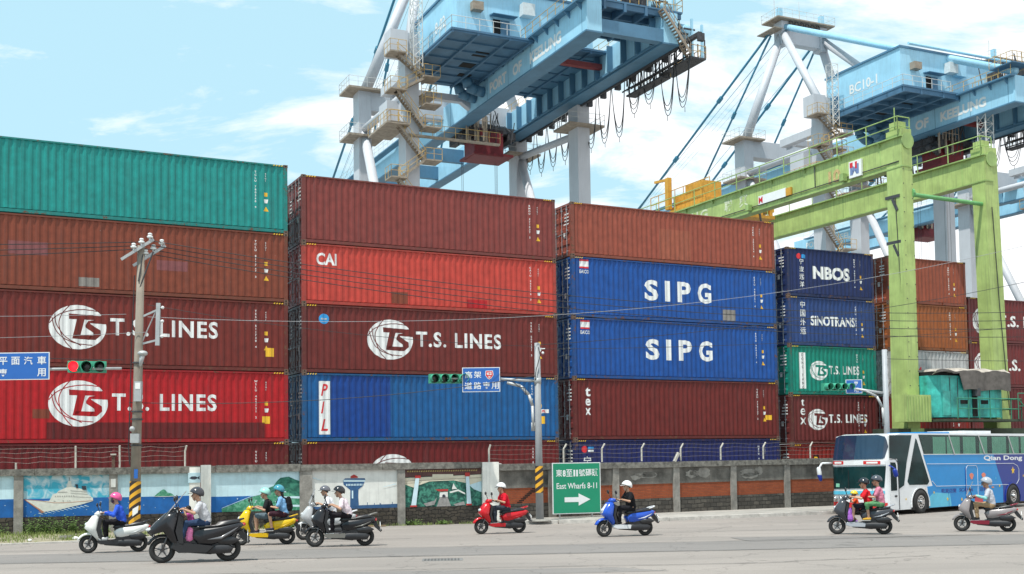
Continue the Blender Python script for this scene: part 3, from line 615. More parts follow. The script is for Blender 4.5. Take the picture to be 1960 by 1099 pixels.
def g_rod(Hh, y):
    mb = MB().tube((.005, y, .08), (.005, y, Hh-.08), .018, n=7)
    for z in (.3, Hh*.5, Hh-.3): mb.box(-.005, .05, y-.05, y+.05, z-.03, z+.03)
    mb.beam((-.02, y, 1.15), (-.03, y+.36, 1.12), .02, .03); return mb
def g_stripe(Ln, Hh):
    mb = MB()
    for x0 in (.20, Ln-.62):
        for i in range(4): mb.add([(x0+.11*i, .003, Hh-.082), (x0+.05+.11*i, .003, Hh-.082), (x0+.085+.11*i, .003, Hh-.026), (x0+.035+.11*i, .003, Hh-.026)], [(0, 1, 2, 3)])
    return mb
def ts_logo(parent, base_m, x0, w, zc, txt_x1=None, th=.68):
    s = w/307.; fx = lambda x: x0+(x-558)*s; fz = lambda y: zc-(y-241)*s*1.0
    el = MB().poly([(fx(712+153*math.cos(a)), 0, fz(241-126*math.sin(a))) for a in [6.2832*i/48 for i in range(48)]])
    o = on_panel(el, 'logo', M_lettering, parent, .004)
    P = lambda pts: [(fx(x), 0, fz(y)) for x, y in pts]
    mb = MB()
    for q in ([(663, 165), (835, 173), (800, 198), (665, 196)], [(706, 196), (747, 197), (727, 284), (692, 306), (683, 306)], [(690, 307), (699, 283), (790, 285), (776, 311)],
              [(752, 228), (768, 203), (808, 197), (776, 219), (834, 256), (836, 284), (806, 311), (768, 311), (778, 286), (796, 284), (794, 270), (752, 240)],
              [(833, 172), (800, 198), (778, 216), (872, 220), (880, 150)]):
        mb.poly(P(q))
    on_panel(mb, 'logo_cutout', base_m, o, .006)
    mb = MB()
    def stroke(pts, wd=5):
        ps = []
        for i in range(len(pts)-1):
            for k in range(5): 
                t = k/5.; p0 = pts[max(0, i-1)]; p1 = pts[i]; p2 = pts[i+1]; p3 = pts[min(len(pts)-1, i+2)]
                ps.append(tuple(.5*((2*p1[j])+(-p0[j]+p2[j])*t+(2*p0[j]-5*p1[j]+4*p2[j]-p3[j])*t*t+(-p0[j]+3*p1[j]-3*p2[j]+p3[j])*t**3) for j in (0, 1)))
        ps.append(pts[-1])
        for a, b in zip(ps, ps[1:]):
            d = math.hypot(b[0]-a[0], b[1]-a[1]) or 1; nx, ny = -(b[1]-a[1])/d*wd/2, (b[0]-a[0])/d*wd/2
            mb.poly(P([(a[0]+nx, a[1]+ny), (b[0]+nx, b[1]+ny), (b[0]-nx, b[1]-ny), (a[0]-nx, a[1]-ny)]))
    stroke([(668, 118), (630, 165), (612, 215), (622, 275), (650, 330), (682, 364)])
    stroke([(562, 222), (600, 180), (660, 152), (740, 140), (825, 148)])
    stroke([(575, 190), (590, 250), (630, 300), (700, 332), (790, 342)])
    stroke([(590, 170), (600, 230), (650, 300), (730, 345)])
    on_panel(mb, 'logo_line', base_m, o, .0065)
    if txt_x1:
        mb = MB().text('T.S. LINES', (x0+w*1.07, 0, zc-th*.40), (1, 0, 0), (0, 0, 1), h=th, width=txt_x1-(x0+w*1.07), bold=.026, spacing=1.14)
        on_panel(mb, 'lettering', M_lettering, parent)
def vert_id(parent, Ln, Hh, txt, x=None, z1=None, sz=.085, code='45G1'):
    x = Ln-1.35 if x is None else x; z1 = Hh-.45 if z1 is None else z1; mb = MB()
    def col(s, xx, zz, h_):
        for i, ch in enumerate(s):
            if ch != ' ': mb.text(ch, (xx, 0, zz-i*h_*1.45), (1, 0, 0), (0, 0, 1), h=h_, bold=.02, center=True)
    col(txt, x, z1, sz); col(code, x+.42, z1-.03, sz*.8)
    on_panel(mb, 'serial_number', M_lettering, parent)
    lab = MB(); zz = z1-.95
    for a, b in ((x+.36, x+.50),): lab.poly([(a, 0, zz), (b, 0, zz), (b, 0, zz+.16), (a, 0, zz+.16)])
    lab.poly([(x+.33, 0, zz-.62), (x+.55, 0, zz-.62), (x+.44, 0, zz-.42)])
    on_panel(lab, 'warning_label', m_yel, parent)
    lb = MB(); lb.poly([(x+.37, 0, zz-.28), (x+.50, 0, zz-.28), (x+.53, 0, zz-.12), (x+.35, 0, zz-.12)]); on_panel(lb, 'inspection_label', M_lettering, parent)
def marks_panel(parent, m, x0, x1, z0, z1, name='repair_patch', lift=.003):
    on_panel(MB().poly([(x0, 0, z0), (x1, 0, z0), (x1, 0, z1), (x0, 0, z1)]), name, m, parent, lift)
def container(label, t, zb, Ln, Hh, m, mf, grp, serial='TSSU 406128 5', code='45G1', w=0.0, stripes=True):
    p = F0+U3*t+W3*w; r = thing('shipping_container', label, 'container', (p.x, p.y, zb), YAW, grp)
    kk = f'{Ln:.2f}_{Hh:.2f}'
    link('side_wall', cmesh('side_'+kk, lambda: g_side(Ln, Hh), m), r)
    link('frame', cmesh('frame_'+kk, lambda: g_frame(Ln, Hh), mf), r)
    link('roof_and_far_walls', cmesh('shell_'+kk, lambda: g_shell(Ln, Hh), m), r)
    c = link('corner_casting', cmesh('cast_'+kk, lambda: g_cast(Ln, Hh), m_cast), r)
    link('casting_hole', cmesh('hole_'+kk, lambda: g_holes(Ln, Hh), M_hole), c)
    for y0, y1, i in ((.18, 1.22, 0), (1.23, 2.26, 1)):
        d = link('door', cmesh(f'leaf{i}_'+kk, lambda y0=y0, y1=y1: g_leaf(Hh, y0, y1), m), r)
        for j, y in enumerate((y0+.26, y1-.30)): link('locking_bar', cmesh(f'rod{i}{j}_'+kk, lambda y=y: g_rod(Hh, y), m_rod), d)
        mb = MB()
        for k in range(4):
            zz = Hh-.55-.16*k
            if i == 0: mb.box(.028, .034, y0+.1, y0+.1+.5*random.uniform(.6, 1), zz, zz+.06)
            else: mb.box(.028, .034, y0+.35, y0+.35+.45*random.uniform(.5, 1), zz-.3, zz-.25)
        if i == 0: mb.box(.028, .034, y0+.45, y0+.62, .95, 1.2)
        mb.build('door_marking', M_lettering, d)
    if stripes: link('hazard_stripe', cmesh('strp_'+kk, lambda: g_stripe(Ln, Hh), M_yellow), r)
    if serial: vert_id(r, Ln, Hh, serial, code=code)
    return r
HC, SC, L40, L20 = 2.896, 2.591, 12.192, 6.058
def pm(k, rgb, **kw):
    return paint('paint_'+k, rgb, **kw), paint('frame_'+k, tuple(int(c*.82+12) for c in rgb), rust=.85, streak=.5, rustcol=(.13, .06, .035))
T_teal = pm('teal', (34, 150, 143), chips=.0, rustcol=(.06, .05, .04)); T_brown = pm('rust_brown', (138, 70, 50), chips=.55); T_ts = pm('oxide_red', (124, 48, 40)); T_red = pm('signal_red', (190, 32, 38)); T_dred = pm('deep_red', (112, 34, 34))
T_mar = pm('maroon', (140, 66, 60), chips=.4); T_cai = pm('coral_red', (205, 74, 62), streak=.45); T_tsd = pm('dark_oxide', (118, 47, 42)); T_pil = pm('mid_blue', (28, 98, 158)); T_br3 = pm('warm_brown', (160, 82, 64)); T_sipg = pm('strong_blue', (28, 86, 164)); T_tex = pm('brick_red', (116, 42, 38)); T_navy = pm('navy', (34, 42, 98)); T_nbos = pm('dark_navy', (34, 50, 98)); T_sino = pm('slate_blue', (46, 74, 130)); T_grn = pm('sea_green', (18, 142, 122)); T_tx2 = pm('plum_red', (112, 48, 46)); T_rr = pm('plain_red', (142, 44, 38)); T_s5 = pm('tan_brown', (160, 84, 62), chips=.5); T_s5b = pm('orange_brown', (168, 96, 52)); T_wht = pm('white_box', (205, 205, 205)); T_s6 = pm('wine_red', (118, 48, 48))
t2, t3 = 12.192+.598, 24.384+.598+.848
G1, G2, G3, G4, G5, G6 = ['containers stacked in the %s tower' % a for a in ('teal topped', 'maroon topped', 'warm brown topped', 'NBOS topped', 'tan topped', 'farthest')]
# tower 1
c = container('dark red container behind the wall under the bright red globe logo one', 0, 0, L40, HC, *T_dred, G1)
c = container('bright red T.S. LINES container with red light beside it, two below the brown one', 0, HC, L40, HC, *T_red, G1, 'WSLU 402131 2')
ts_logo(c, T_red[0], 2.94, 2.15, 4.42-HC, 9.25); marks_panel(c, T_dred[0], 2.9, 11.2, .17, .80); marks_panel(c, T_brown[0], 2.4, 3.0, .95, 1.3); marks_panel(c, m_yel, 11.1, 11.42, .75, 1.05, 'yellow_sticker')
c = container('oxide red T.S. LINES container directly under the rust brown one', 0, 2*HC, L40, HC, *T_ts, G1, 'TSSU 511738 4')
ts_logo(c, T_ts[0], 2.94, 2.08, 7.35-2*HC, 9.31); marks_panel(c, m_yel, 11.25, 11.6, .62, .98, 'yellow_sticker')
c = container('rust brown container with no big lettering, just under the teal one', 0, 3*HC, L40, HC, *T_brown, G1, 'TCLU 811727 3')
m_old = mat('faded_purple_patch', (.20, .055, .055), rough=.5, var=.15); marks_panel(c, m_old, 1.5, 2.9, 1.35, 1.85); marks_panel(c, m_old, 6.9, 8.1, 1.05, 1.45); marks_panel(c, m_vent, 4.0, 4.75, .25, .6)
c = container('teal green container standing highest, above the rust brown one', 0, 4*HC, L40, HC, *T_teal, G1, 'TCLU 780568 9')
# tower 2
z = 0
c = container('dark red container with a half hidden globe logo, under the blue PIL one', t2, 0, L40, HC, *T_dred, G2, 'TSSU 508862 1'); ts_logo(c, T_dred[0], 2.9, 2.15, 1.45, 9.3)
c = container('mid blue PIL container under the sticker bearing T.S. LINES one', t2, HC, L40, HC, *T_pil, G2, 'PCIU 800424 7')
m_pb = paint('paint_repair_blue', (24, 72, 150)); marks_panel(c, m_pb, 1.25, 3.9, .2, HC-.12)
marks_panel(c, M_lettering, .72, 1.2, .30, 2.55, 'lettering_board')
mb = MB()
for i, ch in enumerate('PIL'): mb.text(ch, (.80, 0, 1.93-.74*i), (1, 0, 0), (0, 0, 1), h=.5, width=.30 if ch != 'I' else .16, bold=.02, shear=.25)
on_panel(mb, 'lettering', mat('pil_red', (.62, .02, .03), rough=.5), c, .008); marks_panel(c, m_yel, 11.2, 11.5, .75, 1.1, 'yellow_sticker'); marks_panel(c, M_lettering, 11.1, 11.7, 1.25, 1.42, 'small_sign')
on_panel(MB().text('PIL', (11.35, 0, 1.27), (1, 0, 0), (0, 0, 1), h=.12, bold=.03), 'small_lettering', MATS['pil_red'], c, .008)
c = container('dark oxide T.S. LINES container with a round blue sticker, under the CAI one', t2, 2*HC, L40, HC, *T_tsd, G2, 'TSSU 507121 5')
ts_logo(c, T_tsd[0], 15.65-t2, 2.12, 7.30-2*HC, 22.08-t2)
m_dot = mat('round_sticker_blue', (.02, .28, .62), rough=.5); o = on_panel(MB().poly([(.95+.22*math.cos(a), 0, 8.08-2*HC+.22*math.sin(a)) for a in [6.283*i/24 for i in range(24)]]), 'round_sticker', m_dot, c)
on_panel(MB().box(.82, .93, 0, 0, 2.25, 2.32).box(.97, 1.08, 0, 0, 2.25, 2.32), 'sticker_mark', M_lettering, o, .008)
c = container('coral red CAI container under the plain maroon one', t2, 3*HC, L40, SC, *T_cai, G2, 'CAIU 245719 3')
mb = MB().text('CAI', (13.42-t2, 0, 10.37-3*HC), (1, 0, 0), (0, 0, 1), h=.52, width=.90, bold=.03); on_panel(mb, 'lettering', M_lettering, c); marks_panel(c, T_brown[0], 4.0, 4.75, .2, .72); marks_panel(c, T_red[0], 7.6, 8.6, .18, .55)
c = container('plain maroon container on top of the CAI container', t2, 3*HC+SC, L40, HC, *T_mar, G2, 'BMOU 471637 2')
# tower 3
def flag(c, x, z):
    marks_panel(c, M_lettering, x, x+.5, z, z+.42, 'flag_panel', .004); 
    for a in (0, .34): marks_panel(c, MATS['pil_red'], x, x+.5, z+a, z+a+.08, 'flag_bar', .007)
    on_panel(MB().text('EASCO', (x, 0, z-.24), (1, 0, 0), (0, 0, 1), h=.17, width=.5, bold=.02), 'small_lettering', M_lettering, c)
c = container('navy container behind the bent post fence, under the tex one', t3, 0, L40, HC, *T_navy, G3, 'NBYU 402117 9')
on_panel(MB().poly([(.55+.16*math.cos(a), 0, 2.45+.16*math.sin(a)) for a in [6.283*i/16 for i in range(16)]]), 'emblem', MATS['pil_red'], c); marks_panel(c, M_lettering, .75, 1.05, 2.33, 2.42, 'emblem_bar'); marks_panel(c, m_dot, .75, 1.05, 2.46, 2.56, 'emblem_bar')
on_panel(MB().text('宁', (.5, 0, 1.7), (1, 0, 0), (0, 0, 1), h=.42, bold=.01), 'lettering', M_lettering, c)
c = container('brick red tex container between the navy one and the lower SIPG container', t3, HC, L40, HC, *T_tex, G3, 'TEXU 750127 2')
mb = MB()
for i, ch in enumerate('tex'): mb.text(ch, (.78, 0, 2.05-.44*i), (1, 0, 0), (0, 0, 1), h=.42 if ch == 't' else .33, width=.28, bold=.025, center=True)
on_panel(mb, 'lettering', M_lettering, c); marks_panel(c, m_yel, 11.35, 11.75, .95, 1.2, 'yellow_sticker')
for k, zz in ((2, 7.27), (3, 10.18)):
    c = container(('lower blue SIPG container, directly above the brick red tex one' if k == 2 else 'upper blue SIPG container, directly under the warm brown one'), t3, k*HC, L40, HC, *T_sipg, G3, 'EASU 980351 4')
    mb = MB()
    for ch, xa, xb in (('S', 4.10, 4.90), ('I', 5.28, 5.58), ('P', 6.05, 6.85), ('G', 7.25, 8.08)): mb.text(ch, (xa, 0, zz-k*HC-.5), (1, 0, 0), (0, 0, 1), h=1.02, width=xb-xa, bold=.035)
    on_panel(mb, 'lettering', M_lettering, c); flag(c, .45, HC-.55)
    if k == 3: marks_panel(c, m_vent, 8.8, 9.6, .2, .75)
c = container('warm brown container on top of the blue SIPG containers', t3, 4*HC, L40, SC, *T_br3, G3, 'TCKU 302154 6'); m_fade = paint('faded_brown_patch', (166, 92, 70)); marks_panel(c, m_fade, 5.0, 6.9, .2, 1.7)
# tower 4 (20 ft boxes)
t4 = 38.82
def vtxt(c, s, x, z, hh, gap=1.3, m=None, w_=None):
    mb = MB()
    for i, ch in enumerate(s):
        if ch != ' ': mb.text(ch, (x, 0, z-i*hh*gap), (1, 0, 0), (0, 0, 1), h=hh, bold=.008, center=True, width=w_)
    return on_panel(mb, 'vertical_lettering', m or M_lettering, c, .008)
c = container('plain red short container with a dark square sticker, behind the coach front', t4, 0, L20, SC, *T_rr, G4, None)
marks_panel(c, M_hole, 1.45, 1.85, 1.55, 2.0, 'square_sticker'); on_panel(MB().text('P', (1.53, 0, 1.62), (1, 0, 0), (0, 0, 1), h=.3, width=.22, bold=.04), 'sticker_letter', m_yel, c, .008)
c = container('plum red T.S. LINES short container with vertical tex lettering', t4, SC, L20, SC, *T_tx2, G4, 'TEXU 312077 1', '22G1')
vtxt(c, 'tex', .85, 2.0, .36, 1.35); ts_logo(c, T_tx2[0], 1.15, 1.35, 3.88-SC, 5.3, .46)
c = container('sea green T.S. LINES short container with a white vertical name strip', t4, 2*SC, L20, SC, *T_grn, G4, 'DFSU 248120 0', '22G1')
marks_panel(c, M_lettering, .70, 1.1, .32, 2.22, 'name_strip'); vtxt(c, 'DONG FANG', .90, 2.02, .15, 1.42, M_black); ts_logo(c, T_grn[0], 1.38, 1.25, 6.47-2*SC, 4.85, .46)
c = container('slate blue SINOTRANS short container directly under the NBOS one', t4, 3*SC, L20, SC, *T_sino, G4, 'CBHU 382214 7', '22G1')
vtxt(c, '中国外运', 1.0, 2.0, .36); on_panel(MB().text('SINOTRANS', (1.55, 0, 8.86-3*SC), (1, 0, 0), (0, 0, 1), h=.52, width=3.1, bold=.03), 'lettering', M_lettering, c)
c = container('dark navy NBOS short container above the SINOTRANS one', t4, 4*SC, L20, SC, *T_nbos, G4, 'NBYU 303117 6', '22G1')
vtxt(c, '宁波远洋', 1.0, 1.72, .30, 1.35); on_panel(MB().text('NBOS', (1.78, 0, 11.35-4*SC), (1, 0, 0), (0, 0, 1), h=.70, width=2.6, bold=.045), 'lettering', M_lettering, c)
on_panel(MB().poly([(.85+.15*math.cos(a), 0, 2.15+.15*math.sin(a)) for a in [6.283*i/16 for i in range(16)]]), 'emblem', MATS['pil_red'], c); marks_panel(c, m_dot, 1.05, 1.3, 2.05, 2.25, 'emblem_bar')
# tower 5
t5 = 45.92
for k, (pp, lb) in enumerate([(T_rr, 'lowest red short container behind the gantry engine house'), (T_rr, 'upper red short container behind the gantry engine house'), (T_wht, 'white short container with red lettering behind the engine house tarpaulin'), (T_s5b, 'orange brown short container between the two green gantry legs'), (T_s5, 'tan brown scuffed short container on top of the orange brown one')]):
    c = container(lb, t5, k*SC, L20, SC, *pp, G5, 'BMOU 241853 3', '22G1')
    if k == 2: on_panel(MB().text('HAM', (.9, 0, 1.1), (1, 0, 0), (0, 0, 1), h=.55, bold=.05), 'lettering', MATS['pil_red'], c)
# tower 6
t6 = 52.1
z = 0
for k, (hh, lb) in enumerate([(HC, 'lowest plain wine red container beyond the gantry'), (HC, 'plain wine red container directly under two lettered wine red ones'), (SC, 'lower wine red T.S. LINES container behind the far gantry leg'), (SC, 'upper wine red T.S. LINES container behind the far gantry leg')]):
    c = container(lb, t6, z, L40, hh, *T_s6, G6, 'TSSU 403310 2')
    if k > 1: ts_logo(c, T_s6[0], .35, 2.1, hh*.48, 7.2)
    z += hh
# ================================================================== quay cranes
UQ = Vector((math.cos(YQ), math.sin(YQ), 0)); WQ = Vector((-math.sin(YQ), math.cos(YQ), 0))
CA0 = Vector((-9.936, 111.601, 0)); CL, CG, CT = 19.327, 15.24, 52.364
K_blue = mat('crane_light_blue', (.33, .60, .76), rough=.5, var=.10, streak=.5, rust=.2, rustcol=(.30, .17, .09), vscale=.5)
K_under = mat('crane_blue_shaded', (.075, .19, .30), rough=.55, var=.15, streak=.3, rust=.2, vscale=.6)  # crane blue darkened to paint in underside shade; fittings share it
K_deck = mat('deck_blue_shaded', (.06, .15, .25), rough=.6, var=.2, streak=.3, rust=.25, vscale=.6)  # shade beneath the decks is put into this darker blue
K_grey = mat('crane_leg_grey', (.50, .51, .54), rough=.55, var=.06, streak=.3, rust=.08, rustcol=(.25, .18, .13), vscale=.5)
K_stair = mat('weathered_stair_steel', (.30, .245, .19), rough=.7, var=.3, rust=.45, rustcol=(.22, .12, .06), vscale=2)
K_rail = mat('rusty_yellow_rail', (.50, .33, .12), rough=.6, var=.3, rust=.3)
K_railw = mat('pale_handrail', (.55, .55, .53), rough=.6, var=.15, rust=.2)
K_stay = mat('stay_blue', (.045, .20, .30), rough=.5, var=.1)
K_red = mat('trolley_oxide_red', (.16, .012, .018), rough=.6, var=.3, rust=.3, streak=.3)
K_dark = mat('greasy_dark_steel', (.045, .045, .05), rough=.7, var=.4, rust=.3)
K_cable = mat('festoon_black', (.02, .02, .022), rough=.6)
K_ac = mat('box_pale', (.62, .66, .66), rough=.6, var=.1, rust=.2)
def crane(c, label, text, hw0, boom_text=False, wtro=17.0):
    o = CA0+UQ*(CT*c); r = thing('quay_crane', label, 'crane', (o.x, o.y, 0), YQ, 'blue harbour cranes on the quay')
    L_ = CL; G_ = CG
    def B(name, mb, m, p=r, smooth=False): return mb.build(name, m, p, smooth)
    # legs
    for (u, w, zt) in ((0, 0, 41.2), (L_, 0, 39.4), (0, G_, 43.3), (L_, G_, 43.3)):
        lg = B('leg', MB().box(u-.72, u+.72, w-1.05, w+1.05, 0, zt), K_grey)
    for (u, w, z, s) in ((L_, 0, 37.2, 1), (L_, G_, 37.9, 1), (0, G_, 43.3, 1), (0, G_, 38.0, 1)):
        d = MB().box(u-1.5-.6*s, u+1.5+.6*s, w-1.9, w+1.9, z-.22, z); pf = B('platform', d, K_stair)
        mb = MB(); q = [(u-2.1, w-1.9, z), (u+2.1, w-1.9, z), (u+2.1, w+1.9, z), (u-2.1, w+1.9, z), (u-2.1, w-1.9, z)]; rail(mb, q, 1.1, 1.0, .025); B('handrail', mb, K_railw, pf)
    # cross beams and tubes of the portal
    B('portal_beam', MB().box(.72, L_-.72, G_-.9, G_+.9, 41.0, 43.2), K_grey)
    B('portal_beam', MB().prism([(.5, 40.0), (1.5, 40.6), (8.4, 40.6), (9.46, 39.9), (9.46, 41.3), (.5, 41.3)], 'y', 6.4, 7.2), K_grey); B('portal_beam', MB().box(-.5, .5, 1.05, 7.2, 40.3, 41.2), K_grey)
    B('portal_beam', MB().box(10.9, L_, -.8, .8, 42.4, 43.6), K_under)
    B('brace_tube', MB().tube((0, G_-.8, 38.8), (0, 1.0, 38.8), .42, n=14), K_grey, smooth=True)
    B('brace_tube', MB().tube((L_, G_-.8, 37.6), (L_, 1.0, 36.6), .40, n=14), K_grey, smooth=True)
    B('brace_tube', MB().tube((0, G_-.6, 38.6), (0, 1.2, 12.5), .52, n=14), K_grey, smooth=True)
    B('brace_tube', MB().tube((L_, G_-.6, 37.4), (L_, 1.2, 11.5), .50, n=14), K_grey, smooth=True)
    B('sill_beam', MB().box(-.8, L_+.8, -1.0, 1.0, 3.2, 5.2), K_grey); B('sill_beam', MB().box(-.8, L_+.8, G_-1, G_+1, 3.2, 5.2), K_grey)
    # twin girders with boom
    for gi, (u0, u1) in enumerate(((9.457, 10.95), (17.4, 18.9))):
        gd = B('girder', MB().box(u0, u1, -19.9, 17.0, 39.5, 42.35), K_blue)
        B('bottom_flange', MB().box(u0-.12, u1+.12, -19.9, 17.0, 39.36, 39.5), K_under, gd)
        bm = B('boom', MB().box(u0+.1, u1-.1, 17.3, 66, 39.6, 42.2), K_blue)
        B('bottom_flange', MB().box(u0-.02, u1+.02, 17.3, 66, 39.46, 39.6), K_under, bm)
        if gi == 0:
            mb = MB(); x = 5.9
            for word, wa, wb in (('PORT', 1.2, -3.0), ('OF', -4.5, -6.6), ('KEELUNG', -8.4, -15.0)):
                if not boom_text: mb.text(word, (u0-.015, wa-(1.0 if c else 0), 40.05), (0, -1, 0), (0, 0, 1), h=1.15, width=wa-wb, bold=.045)
            if boom_text:
                for word, wa, wb in (('PORT', 62.5, 58.5), ('OF', 57.3, 55.5), ('KEELUNG', 54.4, 46.5)): mb.text(word, (u0+.085, wa, 40.3), (0, -1, 0), (0, 0, 1), h=1.1, width=wa-wb, bold=.03)
            B('lettering', mb, M_lettering, gd if not boom_text else bm)
            mb = MB()
            for w in np.arange(-19, 16, 5.2): mb.box(u0-.014, u0-.004, w, w+.05, 39.55, 42.3)
            B('weld_seam', mb, K_under, gd)
    mb = MB()
    for w in (64, 55, 46, 37, 28): mb.box(10.9, 17.5, w-.35, w+.35, 39.9, 41.6)
    B('boom_tie', mb, K_under)
    B('boom_walkway', MB().box(8.5, 9.4, 17, 62, 41.9, 42.05), K_under)
    mb = MB(); rail(mb, [(8.5, 62, 42.05), (8.5, 17, 42.05)], 1.1, 1.8, .022); B('handrail', mb, K_railw)
    # girder walkway near the back end
    wk = B('walkway', MB().box(8.75, 9.42, -20, hw0+1.0, 42.2, 42.36), K_under)
    mb = MB(); rail(mb, [(8.75, hw0+.6, 42.36), (8.75, -20, 42.36)], 1.1, 1.5, .032); B('handrail', mb, K_rail, wk)
    mb = MB()
    for w in np.arange(-19, hw0, 2.2): mb.prism([(8.8, 42.2), (9.45, 42.2), (9.45, 41.6)], 'y', w, w+.12)
    B('bracket', mb, K_under, wk)
    # machinery house
    dz = -.35 if c == 0 else 0.0; h0, h1, w0, w1, z0, z1 = 2.0, 16.7, hw0, hw0+(13.3 if c == 0 else 12.2), 42.55+dz, 47.3+dz
    hs = B('machinery_house', MB().box(h0, h1, w0, w1, z0, z1), K_blue)
    B('roof_edge', MB().box(h0-.15, h1+.15, w0-.15, w1+.15, z1, z1+.22), K_under, hs)
    B('roof_pipe', MB().tube((h0+1, w0-.3, z1+.5), (h1+6, w0-.3, z1+.5), .16, n=8), K_blue, hs)
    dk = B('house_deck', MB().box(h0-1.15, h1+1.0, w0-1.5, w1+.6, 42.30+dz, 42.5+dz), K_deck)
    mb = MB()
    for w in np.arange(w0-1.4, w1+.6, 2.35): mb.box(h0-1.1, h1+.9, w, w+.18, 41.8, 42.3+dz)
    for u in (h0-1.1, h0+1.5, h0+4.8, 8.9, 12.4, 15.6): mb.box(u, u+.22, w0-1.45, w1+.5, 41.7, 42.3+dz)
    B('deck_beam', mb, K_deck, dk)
    mb = MB()
    for u, w in ((5.3, w0+3), (5.3, w0+6.4), (6.2, w0+9.5), (12.6, w0+3), (13.5, w0+7)): mb.box(u, u+1.4, w, w+1.3, 42.26+dz, 42.29+dz)
    B('floor_hatch', mb, M_hole, dk)
    for w in (w0+10.8, w0+13.0):
        pts = [(9.45, w, 40.7), (8.6, w, 40.8), (7.7, w, 41.4+dz), (7.5, w, 42.3+dz)]; mb = MB()
        for a, b in zip(pts, pts[1:]): mb.tube(a, b, .55, n=12)
        B('vent_duct', mb, K_under, dk, True)
    mb = MB(); rail(mb, [(h0-1.1, w1+.5, 42.5+dz), (h0-1.1, w0-1.45, 42.5+dz), (8.0, w0-1.45, 42.5+dz)], 1.15, 1.5, .032); B('handrail', mb, K_railw, dk)
    dr = B('door', MB().box(6.6, 7.5, w0-.06, w0+.02, 42.55+dz, 44.5+dz), K_under, hs); B('doorway', MB().box(5.75, 6.55, w0-.03, w0+.02, 42.55+dz, 44.5+dz), M_hole, hs)
    B('door_canopy', MB().prism([(w0, 44.9+dz), (w0-1.0, 44.72+dz), (w0-1.0, 44.66+dz), (w0, 44.75+dz)], 'x', 5.4, 8.0), K_under, hs)
    B('air_conditioner', MB().box(3.4, 4.5, w0-.75, w0, 44.9+dz, 45.7+dz), K_stair, hs); B('air_conditioner', MB().box(8.6, 9.9, w0-.85, w0, 45.1+dz, 46.3+dz), K_ac, hs)
    if c > .5 and c < 1.5: B('electrical_cabinet', MB().box(9.8, 11.3, w0-.7, w0, 44.9+dz, 47.0+dz), K_blue, hs)
    mb = MB().text(text, (h0-.02, w0+(8.2 if len(text) > 4 else 5.6), 44.3+dz), (0, -1, 0), (0, 0, 1), h=1.15, width=4.6 if len(text) > 4 else 2.7, bold=.02); B('lettering', mb, M_lettering, hs)
    B('side_door', MB().box(h0-.5, h0, w1-2.1, w1-.9, 42.55+dz, 44.7+dz), K_under, hs)
    # A-frame
    for u0, ua in ((0.3, 6.7), (L_-.3, 13.3)):
        B('mast_leg', MB().tube((u0, G_, 43.3), (ua, G_, 58.6), .62, .55, n=16), K_grey, smooth=True)
        B('back_leg', MB().tube((ua, G_-.4, 58.6), (u0 if u0 > 1 else .4, .6, 44.2), .50, .50, n=16), K_grey, smooth=True)
    B('lower_mast', MB().box(-.75, .75, -.9, .9, 41.2, 44.4), K_grey); B('lower_mast', MB().box(L_-.75, L_+.75, -.9, .9, 39.4, 44.4), K_grey)
    hd = B('mast_head', MB().box(6.1, 7.3, G_-.8, G_+.8, 57.0, 60.2).box(12.7, 13.9, G_-.8, G_+.8, 57.0, 60.2), K_grey)
    B('head_beam', MB().box(7.3, 12.7, G_-.6, G_+.6, 57.3, 59.4), K_grey, hd)
    pf = B('head_platform', MB().box(4.9, 14.6, G_-1.6, G_+1.9, 60.25, 60.42).box(4.6, 6.1, G_-1.2, G_+2.6, 58.9, 59.0), K_stair)
    mb = MB(); rail(mb, [(4.9, G_-1.6, 60.4), (14.6, G_-1.6, 60.4), (14.6, G_+1.9, 60.4), (4.9, G_+1.9, 60.4), (4.9, G_-1.6, 60.4)], 1.1, 1.2, .024); B('handrail', mb, K_railw, pf)
    mb = MB()
    for u in np.arange(7.6, 13, .9): mb.torus((u, G_-1.0, 59.9), .32, .07, 'y', 14, 5)
    B('sheave', mb, K_dark, pf); mb = MB().tube((5.6, G_, 60.4), (5.6, G_, 63.4), .05, n=5).tube((9.8, G_, 60.4), (9.8, G_, 63.6), .03, n=5).tube((14.0, G_, 60.4), (14.0, G_, 62.4), .05, n=5); B('antenna', mb, K_railw, pf)
    mb = MB().box(6.0, 6.6, G_-.5, G_+.1, 60.4, 62.0).box(13.1, 13.7, G_-.5, G_+.1, 60.4, 62.0); B('control_box', mb, K_blue, pf)
    mb = MB(); stairs(mb, (13.9, G_-.7, 58.0), (L_+.2, 1.6, 44.6), .7, (.94, .34, 0), 34); B('mast_stairs', mb, K_stair)
    # stays
    def stay(a, b, r0=.17, k=3):
        a, b = Vector(a), Vector(b); st = B('stay', MB().tube(a, b, r0, n=8), K_stay, smooth=True); mb = MB()
        for i in range(1, k+1): p = a+(b-a)*i/(k+1); d = (b-a).normalized(); mb.tube(p-d*.5, p+d*.5, r0*1.9, n=8)
        B('stay_joint', mb, K_stay, st)
    for u in (5.7, 13.7):
        uu = 7.8 if u < 9 else 17.6
        stay((u, G_+1, 59.2), (uu, 55, 42.6), .17, 2); stay((u, G_+1, 58.6), (uu, 36.5, 42.6), .14, 1)
    for u in (6.9, 13.1):
        stay((u+.4, G_+.4, 59), (10.2 if u < 9 else 18.1, 62.5, 42.4), .03, 0)
        bs = B('back_stay', MB().tube((u, G_-.5, 59.5), (10.2 if u < 9 else 18.1, -19.5, 42.9), .42, n=14), K_blue, smooth=True)
    mb = MB()
    for i in range(4): mb.tube((8+i*1.1, G_+.6, 59.6), (10.5+i*.5, 63, 42.6), .016, n=4)
    B('hoist_rope', mb, K_dark)
